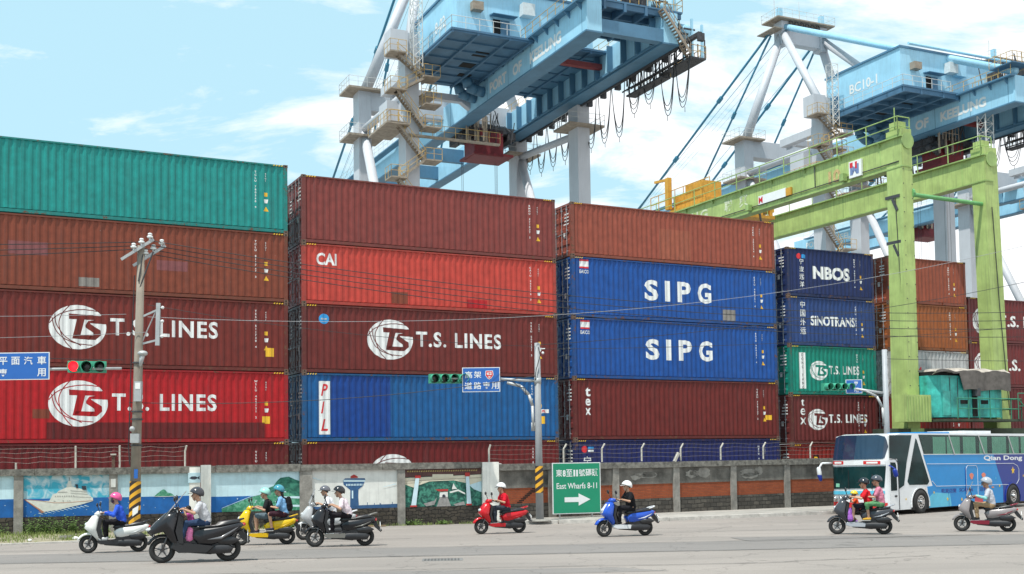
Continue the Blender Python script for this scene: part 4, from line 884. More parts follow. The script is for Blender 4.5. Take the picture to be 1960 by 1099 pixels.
    # stair tower round the near leg
    fl = [(41.8, 39.8, 1), (39.6, 38.1, -1), (38.0, 34.6, 1), (34.8, 31.5, 1), (31.4, 29.4, -1), (29.4, 26.0, 1), (26, 22.6, -1)]
    mb = MB(); mr = MB(); mp_ = MB(); wq = -1.75
    for za, zb_, s in fl:
        ua, ub = (-1.9, .9) if s > 0 else (.9, -1.7)
        stairs(mb, (ua, wq, za), (ub, wq, zb_), .8, (0, 1, 0)); rail(mr, [(ua, wq-.42, za), (ub, wq-.42, zb_)], 1.0, 1.2, .03)
    for u, z in ((-2.6, 41.8), (.9, 39.75), (-2.6, 38.1), (1.0, 34.7), (-2.6, 34.8), (1.0, 31.4), (-2.6, 29.4), (1.0, 26), (1.0, 37.0)):
        mp_.box(u-.2, u+1.5, wq-.9, wq+1.0, z-.14, z); rail(mr, [(u-.2, wq+.9, z), (u-.2, wq-.9, z), (u+1.5, wq-.9, z)], 1.1, .9, .03)
    mp_.box(-3.2, -.8, wq-.9, wq+5.0, 34.55, 34.75); rail(mr, [(-3.2, wq+5.0, 34.75), (-3.2, wq-.9, 34.75), (-.8, wq-.9, 34.75)], 1.1, 1.0, .03)
    mp_.box(.8, 2.4, -1.6, 1.6, 38.0, 38.15); rail(mr, [(.8, -1.6, 38.15), (2.4, -1.6, 38.15), (2.4, 1.6, 38.15)], 1.1, .8, .03)
    mp_.box(-.9, 9.4, -1.35, -.95, 33.9, 34.1); rail(mr, [(.8, -1.35, 34.1), (9.4, -1.35, 34.1)], 1.1, 1.3, .03)
    B('stair_flight', mb, K_stair); B('landing', mp_, K_stair); B('stair_rail', mr, K_rail)
    B('lift_cabin', MB().box(-2.4, -.6, -1.6, .3, 41.9, 44.3), K_grey); B('equipment_hut', MB().box(-1.9, .2, 1.1, 3.6, 35.0, 38.0), K_grey)
    mb = MB(); lattice(mb, (-.3, -2.4, 40.6), 7.4, .95, 8, .05); B('lift_mast', mb, K_railw)
    # trolley with driver's cab
    w = wtro
    tr = B('trolley', MB().box(10.9, 17.4, w-2.2, w+2.6, 38.6, 39.3).box(11.2, 12.0, w-2.6, w+3, 37.9, 38.7).box(16.4, 17.2, w-2.6, w+3, 37.9, 38.7), K_dark); tr.location.z = .7 if c == 0 else (2.0 if c > 1.5 else 0)
    B('driver_cab', MB().box(12.2, 15.8, w-2.2, w+.8, 35.9, 39.0), K_red, tr); B('cab_window', MB().box(12.36, 12.4, w-1.6, w+.2, 37.0, 38.2).box(12.8, 15.0, w-2.04, w-2.0, 37.0, 38.0), mat('crane_glass', (.02, .025, .03), rough=.1), tr)
    B('cab_floor', MB().box(12.0, 17.0, w-2.4, w+1.8, 35.95, 36.2), K_red, tr)
    mb = MB()
    for i in range(9):
        u = 10.7+.35*i; mb.box(u, u+.12, w-3.4+.3*(i % 3), w-3.2+.3*(i % 3), 37.2, 40.2)
    rail(mb, [(10.6, w-3.6, 38.6), (13.6, w-3.6, 38.6)], 1.6, .5, .05); rail(mb, [(11, w+3, 39.3), (17, w+3, 39.3)], 1.3, .8, .035); B('trolley_frame', mb, K_stair, tr)
    mb = MB()
    for i in range(7): mb.sphere((10.8+.7*(i % 4), w-2.6+.9*(i//4), 37.6+.5*(i % 3)), .42, 8, 6)
    B('sheave', mb, K_dark, tr)
    mb = MB()
    for u, dw in ((12.0, 1.2), (12.6, 2.2), (16.4, 1.2), (17.0, 2.2), (15.8, .2)): mb.tube((u, w+dw, 36.2), (u, w+dw, 14), .022, n=4)
    B('hoist_rope', mb, K_dark, tr)
    mb = MB(); rt_ = random.Random(6)
    for i in range(40): u, q = rt_.uniform(10.9, 16.8), rt_.uniform(-3.4, 2.8); mb.tube((u, w+q, rt_.uniform(37, 39)), (u+rt_.uniform(-.9, .9), w+q+rt_.uniform(-.8, .8), rt_.uniform(38.4, 41)), .06, n=5)
    for i in range(9): u, q = rt_.uniform(10.9, 16), rt_.uniform(-3.4, 1.8); mb.box(u, u+rt_.uniform(.4, .9), w+q, w+q+rt_.uniform(.4, .8), 38.0, 38.0+rt_.uniform(.5, 1.6))
    B('machinery', mb, K_dark, tr)
    # back end platform, stairs and hanging cable rack
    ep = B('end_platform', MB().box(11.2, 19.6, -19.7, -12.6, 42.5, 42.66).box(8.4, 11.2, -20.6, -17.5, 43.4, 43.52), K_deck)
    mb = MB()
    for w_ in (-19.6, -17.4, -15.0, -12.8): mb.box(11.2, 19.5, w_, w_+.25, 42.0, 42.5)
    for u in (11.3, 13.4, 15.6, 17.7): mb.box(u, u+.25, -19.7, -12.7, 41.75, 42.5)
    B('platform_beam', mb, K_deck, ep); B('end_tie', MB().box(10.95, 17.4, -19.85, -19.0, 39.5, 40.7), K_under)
    mb = MB(); rail(mb, [(11.2, -12.6, 42.66), (11.2, -19.7, 42.66), (19.6, -19.7, 42.66), (19.6, -12.6, 42.66)], 1.15, .9, .035); rail(mb, [(8.4, -17.5, 43.5), (8.4, -20.6, 43.5), (11.2, -20.6, 43.5)], 1.15, .8, .035); rail(mb, [(12, -17.2, 42.7), (18.5, -17.2, 42.7)], 1.15, .8, .03); B('handrail', mb, K_rail, ep)
    mb = MB()
    for u, w_, a, b, hh in ((12, -18.8, .9, .9, 1.4), (13.6, -19.0, 1.4, 1.0, .9), (15.8, -18.7, 1.0, 1.1, 1.7), (17.6, -19.0, .9, .9, 1.1), (14.5, -15.6, 2.0, 1.0, 2.2), (17.0, -15.5, 1.6, 1.4, 1.6), (12.2, -14.8, 1.2, 1.0, 2.0)): mb.box(u, u+a, w_, w_+b, 42.66, 42.66+hh)
    rw = random.Random(9)
    for i in range(60):
        u, w_ = rw.uniform(11.5, 19), rw.uniform(-19.4, -13.5); mb.tube((u, w_, 42.7), (u+rw.uniform(-1.2, 1.2), w_+rw.uniform(-.8, .8), 42.7+rw.uniform(.8, 3.0)), .06, n=5)
    B('winch_machinery', mb, K_dark, ep)
    mb = MB()
    for u, w_, hh in ((12.9, -19.6, 3.4), (18.7, -19.6, 4.2), (16.0, -19.6, 3.0)): mb.box(u, u+.28, w_, w_+.28, 42.66, 42.66+hh)
    B('platform_post', mb, K_blue, ep)
    mb = MB(); stairs(mb, (17.0, -20.2, 42.3), (19.8, -20.2, 38.6), .8, (0, 1, 0), 15); rail(mb, [(17.0, -20.6, 42.3), (19.8, -20.6, 38.6)], 1.0, 1.0, .035); B('stair_flight', mb, K_stair)
    rk = B('cable_rack', MB().box(19.9, 21.6, -20.4, -15.0, 38.25, 38.4).box(19.5, 20.6, -16.0, -9.6, 37.75, 37.9).box(19.2, 19.5, -19, -5.8, 41.3, 41.55), K_dark)
    mb = MB(); q = 0
    for w_ in np.arange(-20.2, -7.2, 1.1):
        q += 1; zb2 = 38.3 if w_ < -16 else 37.8
        for u in (19.45, 20.5) if w_ > -16 else (19.95, 21.6): mb.box(u, u+.09, w_, w_+.09, zb2 if w_ < -9.6 else 39.4, 41.3 if w_ > -19 else 40.2)
        mb.box(19.4, 20.6, w_, w_+.1, 40.9, 41.05)
    for u, z_ in ((19.45, 39.4), (20.5, 38.9), (20.5, 40.3), (19.5, 38.4), (20.5, 38.3), (19.5, 40.1)): mb.box(u, u+.1, -19, -8.8, z_, z_+.12)
    for k in range(22): q_ = rw.uniform(-19.5, -9); mb.tube((rw.uniform(19.5, 20.6), q_, rw.uniform(38, 39.5)), (rw.uniform(19.5, 20.6), q_+rw.uniform(-.9, .9), rw.uniform(39.5, 41.2)), .05, n=4)
    B('rack_frame', mb, K_dark, rk)
    mb = MB()
    for w_ in (-7.2, -8.7, -10.2, -11.7, -13.2): mb.box(18.95, 19.9, w_, w_+.75, 40.5, 41.2)
    B('cable_clamp', mb, K_stair, rk)
    mb = MB(); rail(mb, [(21.6, -15, 38.4), (21.6, -20.4, 38.4), (19.9, -20.4, 38.4)], 1.1, .9, .035); rail(mb, [(20.6, -9.6, 37.9), (20.6, -16, 37.9)], 1.0, 1.2, .03); B('handrail', mb, K_rail, rk)
    mb = MB().box(21.3, 21.5, -20.2, -20.0, 38.4, 41.6).box(20.2, 20.4, -20.2, -20.0, 38.4, 42.0).box(21.3, 21.5, -17.2, -17, 38.4, 40.8); B('rack_post', mb, K_blue, rk)
    B('cable_drum', MB().tube((19.8, -18.4, 41.4), (20.9, -18.4, 41.4), .7, n=18), K_blue, rk, True)
    mb = MB(); rg2 = random.Random(3)
    for w_ in np.arange(-18.5, 15, 2.6):
        mb.box(10.95, 11.6, w_, w_+.16, 39.6, 42.2); mb.box(16.8, 17.4, w_, w_+.16, 39.6, 42.2)
    for u in (11.15, 17.1): mb.box(u, u+.3, -19, 16, 39.55, 39.75)
    B('girder_stiffener', mb, K_under)
    mb = MB(); mb.box(18.95, 19.15, -19.5, 17, 39.2, 39.36); mb.box(18.95, 19.7, -19.5, 17, 41.3, 41.42)
    for w_ in np.arange(-19, 17, 1.9): mb.prism([(18.9, 41.3), (19.7, 41.3), (18.9, 40.5)], 'y', w_, w_+.1)
    B('cable_tray', mb, K_dark)
    mb = MB(); rail(mb, [(19.7, -19, 41.42), (19.7, 17, 41.42)], 1.1, 1.9, .03); rail(mb, [(17.6, -19, 42.35), (17.6, 17, 42.35)], 1.1, 1.9, .03); B('handrail', mb, K_rail)
    # festoon loops under the outer girder
    B('festoon_rail', MB().box(19.7, 20.1, -22, 18, 39.75, 40.1), K_dark)
    fr_ = random.Random(int(c*10)+2); w_ = -20.6
    while w_ < 17:
        dp = fr_.uniform(3.6, 5.8); wd_ = 2.6; mb = MB()
        for q in range(3):
            pts = []
            for i in range(15):
                t = i/14; s = 2*t-1; pts.append((19.9+.12*q+.1*math.sin(w_), w_+.22*q+wd_*t+.15*math.sin(w_*3)*(1-s*s), 39.7-(dp-.55*q)*(1-abs(s)**2.6)))
            mb.pipe(pts, .035, 5)
        mb.tube((19.9, w_+wd_/2, 39.7-dp), (19.9, w_+wd_/2, 39.7-dp-.5), .03, n=4); B('festoon_loop', mb, K_cable); w_ += wd_+.35
    mb = MB(); w_ = -22.0
    while w_ < 19: mb.box(19.6, 20.2, w_-.25, w_+.1, 39.2, 39.9); w_ += 2.95
    B('festoon_trolley', mb, K_dark)
    if c >= 1: mb = MB(); lattice(mb, (9.7, -15.6, 34.2), 5.2, 1.15, 5, .06); B('lattice_post', mb, K_railw)
    # outer face deck plates between the girders under the house
    B('machinery_floor', MB().box(11.0, 17.4, w0+.2, w1-1, 41.9, 42.1), K_under)
    B('red_tie_beam', MB().box(11.0, 17.4, -8.6, -8.0, 40.6, 41.1), mat('signal_oxide', (.20, .03, .03), rough=.6, var=.2))
    return r
crane(0, 'nearest blue harbour crane, its back end hanging high over the second container stack', '8-02', -8.0, wtro=14.0)
crane(1, 'blue harbour crane marked BC10-1 with its whole mast showing', 'BC10-1', -11.0, wtro=-4.5)
crane(1.76, 'farthest blue harbour crane, mostly cut off by the right edge behind the gantry', 'BC10-2', -11.0, boom_text=True, wtro=38)
# ================================================================== green yard gantry
V_grn = mat('gantry_green', (.37, .47, .16), rough=.55, var=.2, streak=.9, rust=.34, rustcol=(.20, .10, .03), vscale=1.1, chips=.3, spec=.3)
V_grd = mat('gantry_dirty_green', (.28, .40, .13), rough=.6, var=.25, streak=.8, rust=.35, rustcol=(.03, .025, .02), vscale=1.2)
V_teal = mat('engine_teal', (.035, .36, .31), rough=.55, var=.55, streak=.8, rust=.35, rustcol=(.02, .02, .02), vscale=1.8)
V_yel = mat('trolley_yellow', (.58, .29, .03), rough=.6, var=.2, streak=.5, rust=.1)
V_tarp = mat('tarpaulin', (.12, .105, .095), rough=.9, var=.3, vscale=3, bump=.4, bscale=6); V_tarpl = mat('tarpaulin_top', (.36, .32, .28), rough=.9, var=.3, vscale=3, bump=.4, bscale=6)
gr = thing('yard_gantry', 'lime green rubber tyred gantry straddling the container stacks', 'gantry', (F0.x, F0.y, 0), YAW)
def B(name, mb, m, p=gr, smooth=False): return mb.build(name, m, p, smooth)
def taper(mb, a0, a1, b0, b1, z0, z1, d=.0):
    mb.add([(a0[0], b0, z0), (a0[1], b0, z0), (a0[1], b1, z0), (a0[0], b1, z0), (a1[0], b0, z1), (a1[1], b0, z1), (a1[1], b1, z1), (a1[0], b1, z1)], [(3, 2, 1, 0), (4, 5, 6, 7), (0, 1, 5, 4), (1, 2, 6, 5), (2, 3, 7, 6), (3, 0, 4, 7)]); return mb
legn = B('leg', taper(MB(), (43.42, 44.30), (43.65, 44.34), -3.5, -2.42, 1.6, 18.9), V_grn)
legf = B('leg', taper(MB(), (49.98, 51.06), (49.68, 50.66), -3.5, -2.62, 1.6, 18.6), V_grn)
for t0, t1 in ((43.5, 44.3), (49.7, 50.7)): B('leg', MB().box(t0, t1, 22.2, 23.3, 1.6, 17.5), V_grn)
for t, zt in ((44.0, 18.9), (50.2, 18.6)):
    mb = MB().tube((t, -3.52, zt-.65), (t, -3.58, zt-.65), .42, n=20)
    B('bolt_plate', mb, V_grd); B('leg_cap', MB().box(t-.28, t+.28, -3.2, -2.6, zt, zt+.45), V_grn)
mb = MB()
for i in range(18):
    for t in (43.68, 44.28): mb.tube((t, -3.52, 4+i*.75), (t, -3.50, 4+i*.75), .028, n=6)
B('bolt', mb, M_dark, legn)
mb = MB()
for z in (15.4, 13.0, 10.7, 8.6): mb.beam((43.62, -3.3, z), (43.62, -2.3, z+.02), .10, .16); mb.beam((43.6, -2.8, z-.1), (43.6, -3.12, z-.75), .08, .16)
B('ladder_bracket', mb, M_dark, legn)
B('power_cable', MB().pipe([(43.58, -3.0, 15.3), (43.56, -3.2, 11), (43.55, -3.0, 8), (43.5, -3.3, 5)], .025, 5), K_cable, legn)
B('power_cable', MB().pipe([(50.1, -3.56, 15.3), (50.4, -3.56, 10), (50.7, -3.56, 6.5), (50.9, -3.56, 4)], .025, 5), K_cable, legf)
gi_ = []
for t0, zb_, zt, w1 in ((43.62, 16.95, 18.45, 23.2), (49.70, 16.78, 18.12, 23.2)):
    g_ = B('girder', MB().box(t0+.03, t0+.58, -3.52, w1, zb_+.0, zt), V_grn); B('top_flange', MB().box(t0-.13, t0+.75, -3.56, w1, zt, zt+.07), V_grd, g_); gi_.append(g_)
    B('bottom_flange', MB().box(t0-.02, t0+.62, -3.54, w1, zb_-.07, zb_), V_grd, g_)
    mb = MB(); rail(mb, [(t0-.15, w1, zt+.07), (t0-.15, -3.4, zt+.07), (t0+.7, -3.4, zt+.07)], 1.0, 2.2, .032, True); B('handrail', mb, V_grd, g_)
mb = MB()
for w_ in np.arange(-2, 20, 2.9): mb.prism([(43.64, 18.44), (43.46, 18.44), (43.64, 18.2)], 'y', w_, w_+.1)
B('bracket', mb, V_grd, gi_[0])
mb = MB()
for s, w_, wd_, hh in (('N', 14.9, .7, .75), ('G', 13.95, .8, .75), ('聯', 11.4, .85, .85), ('興', 9.9, .85, .85)): mb.text(s, (43.64, w_, 17.42), (0, -1, 0), (0, 0, 1), h=hh*.85, width=wd_, bold=.03)
B('lettering', mb, mat('faded_lettering', (.58, .62, .42), rough=.7, var=.15, streak=.5), gi_[0])
sg = B('name_plate', MB().box(43.55, 43.62, 5.45, 7.95, 17.2, 17.72), M_white, gi_[0]); B('lettering', MB().text('M', (43.54, 7.9, 17.26), (0, -1, 0), (0, 0, 1), h=.38, bold=.03), MATS['pil_red'], gi_[0]); B('lamp_box', MB().box(43.5, 43.62, 4.95, 5.4, 17.2, 17.65), V_yel, gi_[0])
sg = B('name_plate', MB().box(43.5, 43.62, -.72, .2, 17.05, 17.95), M_white, gi_[0]); B('lettering', MB().text('M', (43.49, .1, 17.2), (0, -1, 0), (0, 0, 1), h=.55, width=.65, bold=.06), mat('sign_blue', (.16, .22, .40)), gi_[0]); B('plate_mark', MB().box(43.488, 43.5, -.1, .12, 17.6, 17.88).box(43.488, 43.5, -.42, -.28, 17.5, 17.88), MATS['pil_red'], gi_[0])
B('number', MB().text('10', (43.63, 1.95, 17.1), (0, -1, 0), (0, 0, 1), h=.75, width=.95, bold=.04), mat('rust_orange', (.50, .36, .16), rough=.8, var=.4, vscale=9), gi_[0])
B('strut', MB().tube((44.3, -3.2, 15.55), (49.9, -3.2, 15.5), .11, n=10).tube((44.28, -3.3, 15.55), (44.42, -3.3, 15.55), .3, n=12), mat('gantry_deep_green', (.12, .34, .12), rough=.5, var=.15))
for g_, t0, za, zb2 in ((gi_[0], 43.62, 16.97, 18.44), (gi_[1], 49.70, 16.8, 18.1)):
    mb = MB()
    for w_ in np.arange(-2.0, 22, 3.1): mb.box(t0+.022, t0+.03, w_, w_+.05, za, zb2)
    B('weld_seam', mb, V_grd, g_)
B('conduit', MB().pipe([(43.60, -3.3, 17.2), (43.60, 22, 17.2)], .03, 5).pipe([(43.60, 3.0, 17.2), (43.60, 3.0, 18.4)], .03, 5), M_dark, gi_[0])
B('floodlight', MB().box(43.3, 43.6, .45, .75, 17.0, 17.4).box(43.3, 43.6, 8.6, 8.9, 17.0, 17.35), V_grd, gi_[0])
B('pole_mast', MB().tube((43.7, -3.0, 18.9), (43.7, -3.0, 20.1), .03, n=6), V_grd)
# sill, engine house, cabinet
B('sill_beam', MB().box(42.2, 52.4, -3.6, -2.3, 1.75, 3.3), mat('sooty_green_steel', (.035, .05, .03), rough=.8, var=.6, vscale=2, streak=.4))
B('sill_beam', MB().box(43.5, 44.4, -3.66, -3.6, 1.9, 3.3).box(47.4, 48.7, -3.66, -3.6, 1.9, 2.9), V_grd)
mb = MB()
for t in (43.0, 44.6, 49.5, 51.4): mb.torus((t, -3.0, .72), .5, .24, 'y', 22, 8, 1.1)
B('tyre', mb, M_rubber, smooth=True)
B('cabinet', MB().box(42.5, 44.25, -4.3, -3.52, 3.62, 4.98), V_grn)
mb = MB()
for t in np.arange(42.6, 44.2, .2): mb.box(t, t+.03, -4.33, -4.3, 3.7, 4.9)
B('cabinet_rib', mb, V_grd)
eh = B('engine_house', MB().prism([(44.3, -3.0), (44.45, -3.9), (45.0, -4.3), (49.4, -4.3), (49.4, -2.6), (44.3, -2.6)], 'z', 3.85, 6.0), V_teal)
mb = MB()
for t in (45.6, 46.15, 46.9, 47.55, 48.5): mb.box(t, t+.03, -4.32, -4.3, 3.9, 5.9)
B('panel_seam', mb, M_dark, eh); B('door', MB().box(45.05, 45.6, -4.33, -4.30, 3.95, 5.2), mat('teal_door', (.06, .45, .38), rough=.5, var=.3, streak=.4), eh)
B('louvre', MB().box(46.35, 46.9, -4.33, -4.3, 4.55, 4.75).box(47.85, 48.35, -4.33, -4.3, 4.55, 4.75), M_hole, eh)
B('open_gap', MB().box(47.2, 47.5, -4.34, -4.3, 3.9, 5.4), M_hole, eh); B('exhaust_silencer', MB().tube((47.35, -4.45, 4.95), (47.35, -4.45, 5.35), .22, n=12), M_dark, eh)
tp = MB(); nx, ny = 22, 9; rt = random.Random(4)
for i in range(nx+1):
    for j in range(ny+1):
        t = 44.5+i*5.3/nx; s = j/ny
        if s < .55: w_ = -2.6-(s/.55)*1.95; z = 6.35+.13*math.sin(i*.9)-.12*s+rt.uniform(-.02, .02)+(-.25 if i < 3 else 0)
        else: w_ = -4.55-.10*math.sin(i*.7); z = 6.26-(s-.55)/.45*(1.0 if t > 46.2 else .12)+rt.uniform(-.02, .02)+.05*math.sin(i*.8)
        tp.v.append((t, w_, z))
tp.f = [(i*(ny+1)+j, i*(ny+1)+j+1, (i+1)*(ny+1)+j+1, (i+1)*(ny+1)+j) for i in range(nx) for j in range(ny)]
o = tp.build('tarpaulin', V_tarp, eh); o.data.materials.append(V_tarpl)
for p in o.data.polygons:
    if p.index % ny < 5: p.material_index = 1
sm = o.modifiers.new('thick', 'SOLIDIFY'); sm.thickness = .03
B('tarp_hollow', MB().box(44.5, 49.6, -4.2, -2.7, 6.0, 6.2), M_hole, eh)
B('engine_deck', MB().box(44.4, 50.2, -5.0, -3.6, 3.62, 3.74), MATS['sooty_green_steel'])
mb = MB(); rail(mb, [(45.4, -4.95, 3.75), (50.1, -4.95, 3.75), (50.1, -3.7, 3.75)], 1.05, .85, .028); B('deck_rail', mb, mat('rail_green', (.03, .20, .12), rough=.6, var=.2))
mb = MB(); rail(mb, [(49.8, -5.0, 3.75), (51.5, -5.0, 3.75)], 1.35, .85, .025); mb.beam((49.8, -5, 4.8), (51.0, -5, 3.8), .04, .04); B('side_ladder', mb, MATS['rail_green'])
# trolley and hoist of the gantry
tl = B('hoist_trolley', MB().box(44.0, 50.2, 14.4, 18.4, 18.6, 18.85).box(44.4, 46.2, 14.4, 18.4, 18.85, 19.2).box(44.4, 45.9, 14.6, 16.6, 19.2, 20.35).box(44.6, 46.0, 16.8, 18.3, 19.2, 20.0), V_yel)
B('louvre', MB().box(44.57, 44.6, 15.0, 15.6, 19.6, 20.2).box(44.97, 45.0, 17.2, 17.7, 19.5, 19.9), M_hole, tl)
mb = MB(); rail(mb, [(44.2, 20.5, 19.2), (44.2, 13.6, 19.2)], 1.1, 1.0, .03); B('handrail', mb, V_yel, tl)
B('service_crane', MB().box(43.9, 44.2, 17.9, 18.3, 19.0, 21.2).beam((44.05, 18.1, 21.1), (44.05, 19.7, 21.25), .16, .16), V_yel, tl)
B('spreader_frame', MB().box(45.0, 47.3, 10.9, 13.2, 17.2, 17.4).box(45.3, 45.5, 11.0, 11.2, 17.4, 18.3).box(46.2, 46.4, 11.0, 11.2, 17.4, 18.3).box(47.0, 47.2, 11.0, 11.2, 17.4, 18.3).box(45.3, 47.2, 11.0, 11.2, 17.9, 18.05).box(45.8, 46.6, 11.6, 12.4, 17.4, 18.0), V_yel, tl)
B('cable_bundle', MB().pipe([(45.5, 10.5, 18.6), (45.5, 10.2, 17.2), (45.5, 9.9, 15.6), (45.5, 10.3, 14.8)], .07, 6), K_cable, tl)
# ================================================================== poles, signals, signs
M_conpole = mat('concrete_pole', (.25, .215, .175), rough=.9, var=.15, vscale=2, streak=.5, bump=.3)
M_polegrey = mat('painted_pole_grey', (.29, .30, .31), rough=.55, var=.1, streak=.35, rust=.15)
M_ins = mat('porcelain', (.72, .74, .73), rough=.25, var=.03)
M_sgreen = mat('signal_green_housing', (.06, .36, .23), rough=.45, var=.12)
M_sblue = mat('sign_face_blue', (.02, .12, .42), rough=.4, var=.05)
M_sgrn = mat('sign_face_green', (.0, .23, .12), rough=.4, var=.05, streak=.1)
M_signback = mat('sign_white', (.72, .73, .73), rough=.45, var=.03)
def stripes_mat():
    m = bpy.data.materials.new('hazard_wrap'); m.use_nodes = True; t = m.node_tree; b = t.nodes['Principled BSDF']; b.inputs['Roughness'].default_value = .5
    tcn = t.nodes.new('ShaderNodeTexCoord'); sx = t.nodes.new('ShaderNodeSeparateXYZ'); t.links.new(tcn.outputs['Object'], sx.inputs[0])
    m1 = t.nodes.new('ShaderNodeMath'); m1.operation = 'MULTIPLY_ADD'; m1.inputs[1].default_value = .75; t.links.new(sx.outputs[0], m1.inputs[0])
    m0 = t.nodes.new('ShaderNodeMath'); m0.operation = 'MULTIPLY'; m0.inputs[1].default_value = -1.0; t.links.new(sx.outputs[2], m0.inputs[0]); t.links.new(m0.outputs[0], m1.inputs[2])
    m2 = t.nodes.new('ShaderNodeMath'); m2.operation = 'MULTIPLY'; m2.inputs[1].default_value = 3.6; t.links.new(m1.outputs[0], m2.inputs[0])
    m3 = t.nodes.new('ShaderNodeMath'); m3.operation = 'FRACT'; t.links.new(m2.outputs[0], m3.inputs[0])
    r = t.nodes.new('ShaderNodeValToRGB'); r.color_ramp.interpolation = 'CONSTANT'; r.color_ramp.elements[0].color = (.74, .37, .02, 1); r.color_ramp.elements[1].position = .5; r.color_ramp.elements[1].color = (.035, .022, .02, 1)
    t.links.new(m3.outputs[0], r.inputs[0]); t.links.new(r.outputs[0], b.inputs['Base Color']); return m
M_wrap = stripes_mat()
# utility pole (leans slightly)
up = thing('utility_pole', 'tall leaning concrete utility pole with white insulators and black and yellow wrap', 'pole', (-12.35, 37.0, zr(37.0)))
up.rotation_euler = (0, R(1.2), 0)
MB().tube((0, 0, 0), (0, 0, 9.5), .175, .115, 20).build('shaft', M_conpole, up, True)
MB().tube((0, 0, .1), (0, 0, 1.75), .182, .18, 24, False).build('hazard_wrap', M_wrap, up, True)
for dy, z in ((-.16, 9.28), (.1, 9.12)):
    arm = MB().beam((-.35+dy*1.2, -.15+dy, z-.30), (.62+dy*1.2, .1+dy, z+.42), .09, .09).build('crossarm', M_galv, up)
    for k in (.38, .62, .88):
        x, y, zz = -.35+.97*k+dy*1.2, -.15+.25*k+dy, z-.30+.72*k
        MB().tube((x, y, zz), (x, y, zz+.12), .03, n=8).sphere((x, y, zz+.16), .105, 12, 6, 1, 1, .5).sphere((x, y, zz+.25), .075, 12, 6, 1, 1, .6).build('insulator', M_ins, up, True)
MB().tube((.02, -.1, 8.1), (.42, -.05, 9.3), .025, n=6).tube((-.02, -.14, 8.3), (.1, -.1, 9.2), .02, n=6).build('brace', M_dark, up)
br = MB().box(.55, .68, -.05, .05, 6.2, 7.6).build('bracket_post', M_galv, up)
MB().beam((.1, 0, 7.15), (.6, 0, 7.38), .06, .06).beam((.1, 0, 6.25), (.6, 0, 6.38), .06, .06).tube((.1, 0, 6.3), (.52, 0, 7.3), .02, n=6).build('bracket_arm', M_galv, br)
for z in (7.45, 7.0, 6.5): MB().sphere((.76, -.02, z), .055, 8, 6).tube((.66, 0, z), (.8, -.04, z), .02, n=6).build('clamp', M_ins, br)
MB().sphere((.2, -.2, 5.92), .17, 12, 8, 1, .8, .55).tube((.2, -.2, 5.9), (.12, -.18, 5.5), .09, .05, 10).build('street_lamp_head', M_galv, up, True)
MB().box(-.02, .22, -.31, -.17, 4.35, 5.0).build('meter_box', M_galv, up); MB().box(.02, .18, -.318, -.31, 4.75, 4.95).build('paper_label', M_white, up)
MB().box(-.1, .18, -.33, -.17, 3.0, 3.3).sphere((-.05, -.3, 3.45), .09, 8, 6).build('junction_box', M_galv, up)
mb = MB()
for z in (5.6, 4.3, 3.75, 3.0, 2.5): mb.torus((0, 0, z), .178, .012, 'y', 4, 4)
mb = MB()
for z in (5.6, 4.0, 3.75, 2.9): mb.tube((0, 0, z), (0, 0, z+.05), .187, .187, 20)
mb.build('steel_band', M_dark, up)
MB().pipe([(-.16, -.1, 8.5), (-.2, -.1, 6), (-.2, -.12, 3.8), (-.22, -.1, 2.9), (-.16, -.12, 2.3)], .018, 5).build('cable', K_cable, up)
MB().box(.02, .14, -.22, -.2, 1.85, 2.15).build('blue_notice', M_sblue, up); n_ = MB().poly([(0, -.222, .62), (.17, -.21, .75), (.19, -.21, .98), (.0, -.222, .86)]); n_.build('torn_poster', M_white, up)
# traffic signal: lamps in a row, hoods, on horizontal arm
def signal(mb_root, x0, z, n, r=.155, gap=.37, red=None, facing=-1):
    ln = gap*n; bk = MB().box(x0+.0, x0+ln-.02, .0, .22, z-.165, z+.165).build('signal_housing', M_sgreen, mb_root)
    for i in range(n):
        cx = x0+gap*(i+.5)-.01; m = MB(); seg = 18
        for k in range(seg):
            a0 = R(-50)+R(280)*k/seg; a1 = R(-50)+R(280)*(k+1)/seg
            P = lambda a, y, q=r: (cx+q*math.cos(a)*1.0, y, z+q*math.sin(a))
            m.add([P(a0, 0), P(a1, 0), P(a1, -.32), P(a0, -.32), P(a0, 0, r-.01), P(a1, 0, r-.01), P(a1, -.32, r-.01), P(a0, -.32, r-.01)], [(0, 1, 2, 3), (7, 6, 5, 4), (3, 2, 6, 7)])
        m.build('hood', M_sgreen, bk)
        MB().tube((cx, -.006, z), (cx, -.002, z), r*.99, r*.99, 20).build('lamp_bezel', M_hole, bk); lens = MB().sphere((cx, -.012, z), r*.93, 18, 8, 1, .22, 1)
        if i == red: mm = mat('red_lamp_lit', (.5, .01, .01), rough=.3, emit=(1, .01, .02, 2.5))
        else: mm = mat('lamp_glass_dark', (.008, .01, .009), rough=.2)
        lens.build('lamp', mm, bk, True)
    return bk
def signboard(root, x0, x1, z0, z1, y, m, name='sign_board'):
    b_ = MB().box(x0, x1, y, y+.03, z0, z1).build(name, M_signback, root)
    MB().box(x0+.025, x1-.025, y-.004, y, z0+.025, z1-.025).build('sign_face', m, b_); return b_
def glyphs(b_, y, items, m=M_signback, bold=.012):
    mb = MB()
    for s, x, z, hh in items: mb.text(s, (x, y, z), (1, 0, 0), (0, 0, 1), h=hh*.94, width=hh, bold=bold)
    mb.build('lettering', m, b_)
